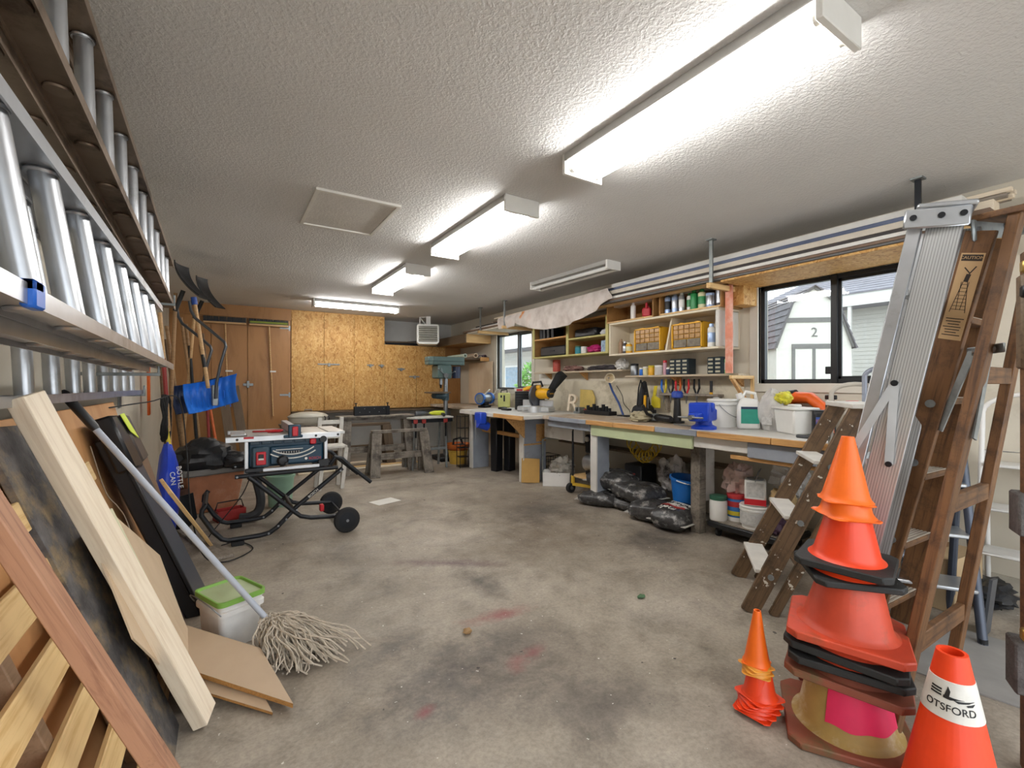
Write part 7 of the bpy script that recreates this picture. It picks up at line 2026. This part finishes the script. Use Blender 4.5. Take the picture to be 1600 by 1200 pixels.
def ribbed_aluminium():
    m, nt, b = _base('ribbed_aluminium', 0.36, 0.75)
    tc = nt.nodes.new('ShaderNodeTexCoord')
    wv = nt.nodes.new('ShaderNodeTexWave')
    wv.bands_direction = 'Y'
    wv.inputs['Scale'].default_value = 36.0
    nt.links.new(tc.outputs['Object'], wv.inputs['Vector'])
    r = _ramp(nt, wv.outputs['Fac'], [(0.0, hx('#8a8b8c')), (0.2, hx('#bdbfc0')), (1.0, hx('#c6c8c9'))])
    nt.links.new(r.outputs['Color'], b.inputs['Base Color'])
    _bump(nt, b, r.outputs['Color'], 0.25, 0.002)
    MATS['ribbed_aluminium'] = m
ribbed_aluminium()
def alu_stepladder():
    t = T('aluminium_stepladder', 'folded ribbed aluminium stepladder leaning between the wooden ones', 'stepladder', (2.3, 1.0, 0))
    foot, top = V((2.13, 0.985, 0.0)), V((2.31, 0.612, 1.93))
    away = V((0.985, 0.17, 0)).normalized()        # across the ladder, away from the camera
    side = V((0.34, -0.94, 0)).normalized()        # sideways as the camera sees it
    wd = 0.34
    for k in (0, 1):
        o = away * (wd * k)
        o2 = away * (wd * k - 0.05 * k)
        board('front_rail', foot - side * 0.012 + o, top - side * 0.052 + o2, 0.045, 0.025, 'aluminium', away, parent=t)
        board('rear_rail', foot + side * 0.075 + o, top + side * 0.035 + o2, 0.105, 0.025, 'ribbed_aluminium', away, parent=t)
    for z in (0.14, 0.32, 0.5, 0.68, 0.85):
        a = L3(foot, top, z) - side * 0.0
        MB().bar(a, a + away * wd * 0.97, 0.075, 0.022).build('tread', 'ribbed_aluminium', t, w=True)
    tp = top + V((0, 0, 0.0))
    MB().bar(tp - side * 0.09 - away * 0.03 + V((0, 0, -0.01)), tp + side * 0.10 - away * 0.03 + V((0, 0, -0.03)), 0.012, 0.075).build('top_plate', 'aluminium', t, w=True, bev=0.01)
    for s in (-0.06, 0.02, 0.08):
        c = tp + side * s - away * 0.036 + V((0, 0, -0.015 - s * 0.08))
        MB().cyl(c, c - away * 0.008, 0.011, n=12).build('rivet', 'dark_metal', t, w=True)
    MB().bar(tp - side * 0.08 + V((0, 0, 0.035)) + away * 0.14, tp + side * 0.09 + V((0, 0, 0.015)) + away * 0.14, 0.34, 0.02).build('top_cap', 'aluminium', t, w=True, bev=0.006)
    # spreader: two flat bars from one pivot
    pv = L3(foot, top, 0.665) + side * 0.02 - away * 0.025
    for e, nm in ((L3(foot, top, 0.53) - side * 0.05 - away * 0.025, 0), (L3(foot, top, 0.5) + side * 0.07 - away * 0.028, 1)):
        sb = MB().bar(pv, e, 0.006, 0.028, side).build('spreader_bar', 'aluminium', t, w=True)
        MB().cyl(e, e - away * 0.01, 0.011, n=12).build('pivot_bolt', 'dark_metal', sb, w=True)
    MB().cyl(pv, pv - away * 0.012, 0.012, n=12).build('pivot_bolt', 'dark_metal', t, w=True)
    for k in (0, 1):
        f = foot + away * wd * k
        MB().bar(f - side * 0.03 + V((0, 0, 0.03)), f + side * 0.12 + V((0, 0, 0.03)), 0.04, 0.06).build('foot_pad', mat('foot_red', '#8a3028', 0.6), t, w=True, bev=0.006)
alu_stepladder()

def tall_stepladder():
    t = T('tall_wooden_stepladder', 'tall brown wooden stepladder with a caution sticker', 'stepladder', (2.55, 0.82, 0))
    W1, W1t = V((2.71, 0.99, 0)), V((2.47, 0.52, 1.87))
    B1, B1t = V((3.1, 0.97, 0)), V((2.66, 0.52, 1.87))
    W2, W2t = V((2.02, 0.66, 0)), V((2.50, 0.43, 1.93))
    W3, W3t = V((2.57, 0.645, 0)), V((2.84, 0.43, 1.93))
    lw = 'ladder_wood'
    d1 = (B1 - W1).normalized()
    d2 = (W3 - W2).normalized()
    r1 = board('front_rail', W1, W1t, 0.09, 0.03, lw, d1, parent=t)
    board('front_rail', B1, B1t, 0.085, 0.03, lw, d1, parent=t)
    board('rear_rail', W2, W2t, 0.035, 0.066, lw, d2, parent=t)
    board('rear_rail', W3, W3t, 0.035, 0.06, lw, d2, parent=t)
    rt = mat('ribbed_tread', '#a79d90', 0.5, 0.2, var=0.15)
    for k in (0.11, 0.285, 0.465, 0.645, 0.82):
        a, b = L3(W1, W1t, k), L3(B1, B1t, k)
        tr = board('tread', a, b, 0.095, 0.026, lw, parent=t)
        for j in range(6):
            o = V((0, (j - 2.5) * 0.015, 0.0145))
            MB().bar(a + o, b + o, 0.009, 0.004).build('tread_rib', rt, tr, w=True)
    for k in (0.175, 0.435, 0.68):
        a, b = L3(W2, W2t, k), L3(W3, W3t, k)
        board('rear_bar', a, b, 0.026, 0.065, lw, parent=t)
    # folding spreader
    m1, m2 = L3(W1, W1t, 0.72) + V((-0.02, -0.05, 0)), L3(W2, W2t, 0.70) + V((-0.01, -0.035, 0))
    c = (m1 + m2) / 2 + V((0.02, -0.02, 0.06))
    MB().bar(c + (m1 - m2) * 0.45, c - (m1 - m2) * 0.55, 0.006, 0.035).build('spreader_plate', 'galvanised', t, w=True, bev=0.004)
    MB().bar(c + (m1 - m2) * 0.3, L3(W1, W1t, 0.58) + V((-0.01, -0.05, 0)), 0.006, 0.028).build('spreader_arm', 'galvanised', t, w=True)
    MB().bar(c - (m1 - m2) * 0.2, L3(W2, W2t, 0.56) + V((0.0, -0.03, 0)), 0.006, 0.028).build('spreader_arm', 'galvanised', t, w=True)
    for s in (0.25, -0.3):
        p = c + (m1 - m2) * s
        MB().cyl(p + V((0, -0.012, 0)), p + V((0, 0.004, 0)), 0.012, n=12).build('rivet', 'steel', t, w=True)
    # metal top
    tc = (W1t + W2t) / 2
    MB().bar(W1t + V((-0.03, 0.02, 0.0)), W3t + V((0.05, 0.03, 0.03)), 0.012, 0.085).build('top_bracket', 'galvanised', t, w=True, bev=0.01)
    board('top_step', W1t + V((-0.02, -0.04, 0.05)), W3t + V((0.05, 0.02, 0.03)), 0.2, 0.024, lw, parent=t)
    for k in (0.06, 0.5, 0.92):
        p = L3(W1t + V((-0.03, 0.02, 0)), W3t + V((0.05, 0.03, 0.03)), k)
        MB().cyl(p + V((0, -0.014, 0)), p + V((0, 0.0, 0)), 0.012, n=12).build('rivet', 'steel', t, w=True)
    for f, tp in ((W1, W1t), (W2, W2t)):
        for k in (0.3, 0.5, 0.64):
            p = L3(f, tp, k)
            s = d1 if f is W1 else d2
            MB().cyl(p - s * 0.014 - V((0, 0.0, 0)), p - s * 0.024, 0.017, n=12).build('bolt_washer', 'galvanised', t, w=True)
    # caution sticker on the near face of the front rail
    X = (W1t - W1).normalized()
    n = -d1
    n = (n - X * n.dot(X)).normalized()
    yv = n.cross(X)
    ctr = L3(W1, W1t, 0.87) + n * 0.0156
    M = Mx((X, yv, n)).transposed().to_4x4()
    if yv.x > 0:
        pass
    def SM(dx, dy, dz=0.0):
        return WM[t.name].inverted() @ Mx.Translation(ctr + X * dx + yv * dy + n * dz) @ M.to_3x3().to_4x4()
    st = MB().box((0, 0, 0), (0.34, 0.072, 0.001)).build('caution_sticker', mat('sticker_tan', '#c2a074', 0.6, var=0.06), t, M=SM(0, 0))
    st['label'] = 'tan caution sticker'
    ink = mat('sticker_ink', '#2d2118', 0.6)
    hdr = MB().box((0.152, 0, 0.0009), (0.024, 0.062, 0.0006)).build('header', ink, st)
    R90 = Mx.Rotation(-PI / 2, 4, 'Z')
    text('caution_word', 'CAUTION', 0.016, 'sticker_tan', st, Mx.Translation((0.152, 0, 0.0015)) @ R90, 0.0003)
    for i in range(7):
        MB().box((-0.085 - i * 0.011, 0.003 * (i % 2), 0.0009), (0.0035, 0.056 - 0.01 * (i % 3), 0.0006)).build('text_line', ink, st)
    dr = MB()
    for s in (-1, 1):
        dr.bar((0.06, s * 0.007, 0.0009), (-0.06, s * 0.024, 0.0009), 0.002, 0.0006)
        dr.bar((0.06, s * 0.012, 0.0009), (-0.05, s * 0.006, 0.0009), 0.0016, 0.0006)
    for i in range(8):
        w_ = 0.008 + i * 0.0022
        dr.bar((0.05 - i * 0.014, -w_, 0.0009), (0.05 - i * 0.014, w_, 0.0009), 0.0018, 0.0006)
    dr.bar((0.06, 0, 0.0009), (0.09, -0.004, 0.0009), 0.014, 0.0006).bar((0.09, -0.004, 0.0009), (0.12, -0.02, 0.0009), 0.004, 0.0006).bar((0.095, -0.004, 0.0009), (0.115, 0.014, 0.0009), 0.004, 0.0006)
    o = dr.build('ladder_drawing', ink, st)
    o['kind'] = 'stuff'
tall_stepladder()

# ---------------------------------------------------------------- stools and clutter behind the ladders
def arch_stool(c, rz, label, m, tread_m, H, W, name='folding_step_stool', steps=(0.25, 0.5, 0.75), depth=0.36, R=0.0135):
    t = T(name, label, 'step stool', c, rz)
    hp = []
    for j in range(13):
        a = PI * j / 12
        hp.append((-W / 2 * math.cos(a), 0.10, H - W * 0.28 + W * 0.28 * math.sin(a)))
    MB().tube([(-W / 2, -depth * 0.5, 0.0)] + hp + [(W / 2, -depth * 0.5, 0.0)], R, 10).build('front_hoop', m, t)
    MB().tube([(-W / 2 + 0.02, depth * 0.5, 0.0), (-W / 2 + 0.02, 0.06, H * 0.72), (W / 2 - 0.02, 0.06, H * 0.72), (W / 2 - 0.02, depth * 0.5, 0.0)], R, 10).build('rear_hoop', m, t)
    for z in steps:
        yy = -depth * 0.5 + (depth * 0.5 + 0.1) * (z / (H - W * 0.28))
        s = MB().bb((-W / 2 + 0.01, yy - 0.06, z - 0.012), (W / 2 - 0.01, yy + 0.13, z + 0.008)).build('step', tread_m, t, bev=0.006)
    for x in (-W / 2, W / 2):
        MB().cyl((x, -depth * 0.5, 0), (x, -depth * 0.5, 0.03), 0.018).build('rubber_foot', 'black_rubber', t)
    return t
mat('slate_tube', '#4a505c', 0.4, 0.3, var=0.1)
mat('grey_tube', '#8d93a0', 0.4, 0.3, var=0.08)
mat('white_tube', '#e0deda', 0.4, var=0.05)
mat('beige_tube', '#b9b3a8', 0.45, var=0.06)
arch_stool((3.20, 0.93, 0), math.radians(-60), 'dark slate tubular step stool standing behind the wooden ladder', 'slate_tube', 'aluminium', 1.12, 0.42, R=0.02)
arch_stool((3.88, 0.62, 0), math.radians(-84), 'white folding step stool against the wall at the right', 'white_tube', mat('white_mesh', '#dcdad5', 0.5, var=0.06, bump=0.4, bscale=200), 1.22, 0.40, steps=(0.3, 0.55, 0.8), depth=0.26)
arch_stool((3.16, 1.20, 0), math.radians(-70), 'beige tubular step stool behind the short wooden ladder', 'beige_tube', 'beige_tube', 1.28, 0.24, steps=(0.3, 0.6), depth=0.2)
arch_stool((3.2, 1.06, 0), math.radians(-70), 'blue-grey tubular stool with a tall hoop behind the aluminium ladder', 'grey_tube', 'grey_tube', 1.38, 0.2, steps=(0.35, 0.7), depth=0.2)

def wheel_cart():
    t = T('hand_cart', 'black hand cart with spoked wheels behind the wooden ladder', 'hand cart', (3.0, 1.15, 0))
    for y in (1.06, 1.30):
        c = V((2.98 + (y - 1.06) * 0.4, y, 0.135))
        pts = [c + V((0.115 * math.cos(a), 0, 0.115 * math.sin(a))) for a in [2 * PI * j / 24 for j in range(24)]]
        w_ = MB().tube(pts, 0.02, 8, True).build('tyre', 'black_rubber', t, w=True)
        for j in range(6):
            a = PI * j / 6
            MB().cyl(c + V((0.1 * math.cos(a), 0, 0.1 * math.sin(a))), c - V((0.1 * math.cos(a), 0, 0.1 * math.sin(a))), 0.004, n=6).build('spoke', 'steel', w_, w=True)
    MB().cyl((2.98, 1.04, 0.135), (3.08, 1.32, 0.135), 0.01).build('axle', 'steel', t, w=True)
    MB().tube([(2.98, 1.08, 0.14), (3.2, 1.0, 0.3), (3.4, 0.95, 0.55)], 0.012).tube([(3.08, 1.3, 0.14), (3.3, 1.2, 0.3), (3.45, 1.12, 0.55)], 0.012).build('frame', 'tube_black', t, w=True)
    MB().bb((2.9, 1.12, 0.15), (3.1, 1.26, 0.2)).build('pan', 'black_plastic', t, w=True, bev=0.01)
wheel_cart()
def cardboard(c, d, rz, label, m='cardboard'):
    mat('cardboard', '#b39a76', 0.75, var=0.08, scale=5)
    t = T('cardboard_box', label, 'box', c, rz, 'boxes behind the ladders')
    MB().bb((-d[0] / 2, -d[1] / 2, 0), (d[0] / 2, d[1] / 2, d[2])).build('carton', m, t, bev=0.004)
    MB().bb((-d[0] / 2, -0.02, d[2]), (d[0] / 2, 0.02, d[2] + 0.001)).build('tape_strip', 'tape_brown', t)
    for s in (-1, 1):
        MB().bar((-d[0] / 2, s * (d[1] / 2 - 0.004), d[2]), (d[0] / 2, s * (d[1] / 2 - 0.004), d[2]), 0.006, 0.004).build('flap_edge', m, t)
    return t
cardboard((3.75, 1.3, 0), (0.4, 0.3, 0.42), 0.2, 'tan cardboard box on the floor under the bench end')
cardboard((3.62, 0.95, 0), (0.36, 0.28, 0.3), -0.1, 'brown cardboard box against the wall behind the slate stool')
blob('black_bag', (3.75, 0.78, 0.07), (0.16, 0.13, 0.07), 'black_bag', 'black cloth bag on the floor beside the white stool', 'bag', 4, 0.5, 3.0, flat=0.065)
tag(MB().bb((-0.32, -0.22, 0.0), (0.32, 0.22, 0.006), Mx.Translation((2.95, 0.62, 0.001)) @ Mx.Rotation(0.2, 4, 'Z')).build('floor_mat', mat('mat_grey', '#8d8a86', 0.7, var=0.08), w=True), 'thin grey mat on the floor past the striped cone', 'mat')
tag(MB().bar((3.3, 0.68, 0.0), (3.34, 0.66, 0.28), 0.012, 0.1, (1, 0, 0)).build('grey_offcut', 'tool_grey', w=True), 'grey offcut standing against the slate stool foot', 'offcut')

def right_post():
    t = T('padded_rack_post', 'dark wooden rack post with grey pads at the right edge', 'rack', (2.26, 0.30, 0))
    x = V((0.99, 0.16, 0))
    def box3(u0, u1, z0, z1, dep, name, m, par=None, bev=0.006):
        o = V((2.205, 0.372, 0)) 
        M = face_M(o, (0.43, -0.90, 0), (0, 0, 1))
        return MB().bb((u0, z0, -dep), (u1, z1, 0.0), M).build(name, m, par or t, w=True, bev=bev)
    box3(0.012, 0.1, 0.0, 1.72, 0.06, 'post', 'ladder_wood')
    box3(0.0, 0.1, 1.33, 1.64, 0.05, 'upper_block', 'dark_board')
    gp = mat('grey_carpet', '#5b5856', 0.95, var=0.3, scale=30, bump=0.6, bscale=120)
    box3(-0.006, 0.1, 0.78, 0.92, 0.09, 'pad', gp)
    box3(-0.014, 0.1, 0.26, 0.43, 0.09, 'pad', gp)
    for z, m in ((1.66, 'brass'), (1.58, 'dark_metal'), (0.47, 'brass')):
        k = box3(-0.006, 0.03, z - 0.02, z + 0.02, -0.035, 'padlock', m)
        MB().tube([(2.215, 0.345, z + 0.02), (2.20, 0.34, z + 0.045), (2.225, 0.33, z + 0.05), (2.23, 0.325, z + 0.02)], 0.004, 6).build('shackle', 'brass', k, w=True)
right_post()

# ---------------------------------------------------------------- traffic cones
def cone(o, rz, label, rb, rt, H, base, bh, body, plate, group, tilt=0.0, tdir=0.0, bands=(), round_=False, name='traffic_cone'):
    """hollow cone on a square plate; bands are (z0, z1, material)"""
    M = Mx.Translation(V(o)) @ Mx.Rotation(tdir, 4, 'Z') @ Mx.Rotation(tilt, 4, 'X') @ Mx.Rotation(-tdir, 4, 'Z') @ Mx.Rotation(rz, 4, 'Z')
    t = T(name, label, 'traffic cone', group=group, M=M)
    def rad(z):
        return rb + (rt - rb) * (z - bh) / (H - bh)
    w_ = 0.004
    MB().lathe([(rb * 1.12, bh), (rb * 1.02, bh + 0.008), (rad(bh + 0.02), bh + 0.02), (rt, H), (rt * 0.75, H), (rt * 0.72, H - 0.02), (rb * 0.93, bh + 0.002)], 36).build('cone_body', body, t)
    if base:
        h = base / 2
        c = h * 0.16
        poly = [(-h + c, -h), (h - c, -h), (h, -h + c), (h, h - c), (h - c, h), (-h + c, h), (-h, h - c), (-h, -h + c)]
        # plate with a hole so that cones can nest
        n = 32
        vs, fs = [], []
        def edge(a):
            x, y = math.cos(a), math.sin(a)
            k = h / max(abs(x), abs(y))
            px, py = x * k, y * k
            d = abs(px) + abs(py) - (2 * h - c)
            if d > 0:
                px -= math.copysign(d / 2, px)
                py -= math.copysign(d / 2, py)
            return px, py
        for z in (0.0, bh):
            for j in range(n):
                px, py = edge(2 * PI * (j + 0.5) / n)
                vs.append((px, py, z))
            for j in range(n):
                a = 2 * PI * (j + 0.5) / n
                vs.append((rb * 0.95 * math.cos(a), rb * 0.95 * math.sin(a), z))
        for j in range(n):
            k = (j + 1) % n
            fs += [(j, k, n + k, n + j), (2 * n + j, 3 * n + j, 3 * n + k, 2 * n + k), (j, 2 * n + j, 2 * n + k, k), (n + j, n + k, 3 * n + k, 3 * n + j)]
        MB().add(vs, fs).build('base_plate', plate, t, bev=0.004)
    for z0, z1, m in bands:
        MB().lathe([(rad(z0) * 0.995, z0), (rad(z0) + 0.0015, z0 + 0.001), (rad(z1) + 0.0015, z1 - 0.001), (rad(z1) * 0.995, z1)], 36).build('band', m, t)
    return t
mat('cone_orange', '#f06a12', 0.45, var=0.06)
mat('cone_red', '#ea4217', 0.42, var=0.07)
mat('cone_dull', '#c9472a', 0.5, var=0.12, dirt='#9a4a30', dirt_at=0.62)
mat('cone_brown', '#8a4a36', 0.6, var=0.15, dirt='#6a5a3a', dirt_at=0.6)
mat('cone_old', '#a88a4c', 0.6, var=0.15, dirt='#c9b9a0', dirt_at=0.6)
mat('cone_pink', '#e52a5c', 0.55, var=0.08)
mat('cone_black', '#232322', 0.65, var=0.25, bump=0.2, bscale=60)
CX, CY = 1.965, 0.775
G = 'traffic cones in the tall stack'
cone((CX, CY, 0), 0.55, 'faded yellow and pink cone at the bottom of the tall stack', 0.155, 0.035, 0.62, 0.40, 0.025, 'cone_old', 'cone_brown', G)
def pink_patch(t):
    tw = WM[t.name]
    b = MB()
    vs, n = [], 22
    for i in range(n + 1):
        a = math.radians(-183 + 130 * i / n) - 0.55
        for z, k in ((0.075 + 0.004 * math.sin(i * 0.9), 0), (0.21, 0), (0.21, 1), (0.075 + 0.004 * math.sin(i * 0.9), 1)):
            r = 0.155 - 0.12 * (z - 0.025) / 0.595 + (0.0025 if k else -0.001)
            vs.append((r * math.cos(a), r * math.sin(a), z))
    fs = [(4 * i + k, 4 * i + (k + 1) % 4, 4 * i + 4 + (k + 1) % 4, 4 * i + 4 + k) for i in range(n) for k in range(4)] + [(0, 1, 2, 3), (4 * n + 3, 4 * n + 2, 4 * n + 1, 4 * n)]
    b.add(vs, fs).build('pink_patch', 'cone_pink', t)
pink_patch(bpy.data.objects['traffic_cone'])
cone((CX + 0.005, CY, 0.215), 0.35, 'dark red cone plate second from the bottom of the stack', 0.15, 0.035, 0.50, 0.37, 0.028, 'cone_brown', 'cone_brown', G, 0.05, 0.6)
cone((CX, CY + 0.005, 0.268), 0.45, 'black-based cone third from the bottom of the stack', 0.148, 0.034, 0.48, 0.36, 0.026, 'cone_dull', 'cone_black', G, 0.05, 0.9)
cone((CX, CY, 0.31), 0.3, 'black-based cone fourth from the bottom of the stack', 0.146, 0.034, 0.46, 0.36, 0.026, 'cone_dull', 'cone_black', G, 0.06, 0.5)
cone((CX, CY, 0.355), 0.4, 'dusty red cone with a wide red plate in mid stack', 0.142, 0.034, 0.45, 0.365, 0.028, 'cone_dull', 'cone_dull', G, 0.05, 0.7)
cone((CX, CY, 0.575), 0.75, 'lower black-based cone of the upper pair in the stack', 0.112, 0.028, 0.35, 0.28, 0.022, 'cone_red', 'cone_black', G, 0.07, -0.6)
cone((CX, CY, 0.612), 0.25, 'bright red cone on a black plate high in the stack', 0.108, 0.025, 0.36, 0.29, 0.026, 'cone_red', 'cone_black', G, 0.03, 0.3)
cone((CX - 0.005, CY, 0.79), 0.9, 'small orange cone just below the top of the stack', 0.085, 0.022, 0.26, 0.172, 0.006, 'cone_orange', 'cone_orange', G, 0.05, 0.4)
cone((CX - 0.005, CY, 0.845), 0.6, 'small orange cone at the very top of the stack', 0.078, 0.02, 0.24, 0.158, 0.005, 'cone_orange', 'cone_orange', G, 0.04, 1.0)
SX, SY = 1.76, 1.0
G2 = 'small cones in the low stack'
for i in range(5):
    cone((SX + 0.003 * i, SY - 0.002 * i, 0.012 + 0.0135 * i), 0.2 + 0.28 * i, ['lowest', 'second', 'third', 'fourth', 'fifth'][i] + ' small red cone plate in the low stack, counted from the floor', 0.058, 0.016, 0.24, 0.135, 0.005, 'cone_red', 'cone_red', G2, 0.08 - 0.012 * i, 0.5 * i)
mat('cone_amber', '#e8a03a', 0.5, var=0.08)
for i in range(3):
    cone((SX + 0.004, SY, 0.158 + 0.011 * i), 0.5 + 0.4 * i, ['lowest', 'middle', 'highest'][i] + ' amber disc cone round the neck of the low stack', 0.045, 0.014, 0.17, 0.1, 0.004, 'cone_amber', 'cone_amber', G2, 0.06, 1.0 * i)
cone((SX + 0.004, SY, 0.192), 0.3, 'small plain orange cone topping the low stack', 0.044, 0.013, 0.205, 0.092, 0.004, 'cone_orange', 'cone_orange', G2, 0.02, 0.0)

def striped_cone():
    o = V((1.845, 0.452, 0))
    H, rb, rt, bh = 0.48, 0.125, 0.036, 0.02
    t = cone(o, 0.25, 'orange cone with a white band and black lettering at the front', rb, rt, H, 0.3, bh, 'cone_red', 'cone_black', None, bands=((0.305, 0.41, mat('reflective_white', '#d6d3cb', 0.4, var=0.08, scale=20)),), name='striped_cone')
    tw = WM[t.name]
    # direction to the camera in local angle
    toc = tw.inverted() @ V((0, 0, 0.3))
    a0 = math.atan2(toc.y, toc.x)
    def rad(z):
        return rb + (rt - rb) * (z - bh) / (H - bh) + 0.0022
    def wrap(zc, sh):
        def f(p):
            z = zc + p.y
            a = a0 + (p.x + sh) / 0.066
            r = rad(z) + p.z
            return V((r * math.cos(a), r * math.sin(a), z))
        return f
    text('lettering', 'OTSFORD', 0.027, 'tool_black', t, Mx.Identity(4), 0.0006, wrap=wrap(0.337, -0.004))
    b = MB()
    f = wrap(0.372, 0.0)
    def sw(q):
        n = 7
        for k in range(n):
            u0, u1 = k / n, (k + 1) / n
            cs = []
            for u in (u0, u1):
                cs.append((q[0][0] + (q[1][0] - q[0][0]) * u, q[0][1] + (q[1][1] - q[0][1]) * u))
                cs.append((q[3][0] + (q[2][0] - q[3][0]) * u, q[3][1] + (q[2][1] - q[3][1]) * u))
            vs = [f(V((x, y, 0.0008))) for x, y in cs] + [f(V((x, y, -0.001))) for x, y in cs]
            b.add(vs, [(0, 1, 3, 2), (4, 6, 7, 5), (0, 4, 5, 1), (2, 3, 7, 6), (0, 2, 6, 4), (1, 5, 7, 3)])
    for z in (0.014, 0.006, -0.002):
        sw([(-0.056, z), (-0.026, z - 0.001), (-0.026, z - 0.005), (-0.056, z - 0.004)])
    sw([(-0.021, -0.008), (-0.010, 0.024), (-0.004, 0.012), (-0.008, -0.008)])
    sw([(-0.021, -0.002), (0.03, -0.003), (-0.004, -0.010), (-0.021, -0.009)])
    sw([(0.004, -0.008), (0.058, -0.004), (0.04, -0.009), (0.014, -0.013)])
    sw([(0.034, -0.014), (0.058, -0.010), (0.05, -0.017), (0.036, -0.018)])
    b.build('emblem', 'tool_black', t)
striped_cone()
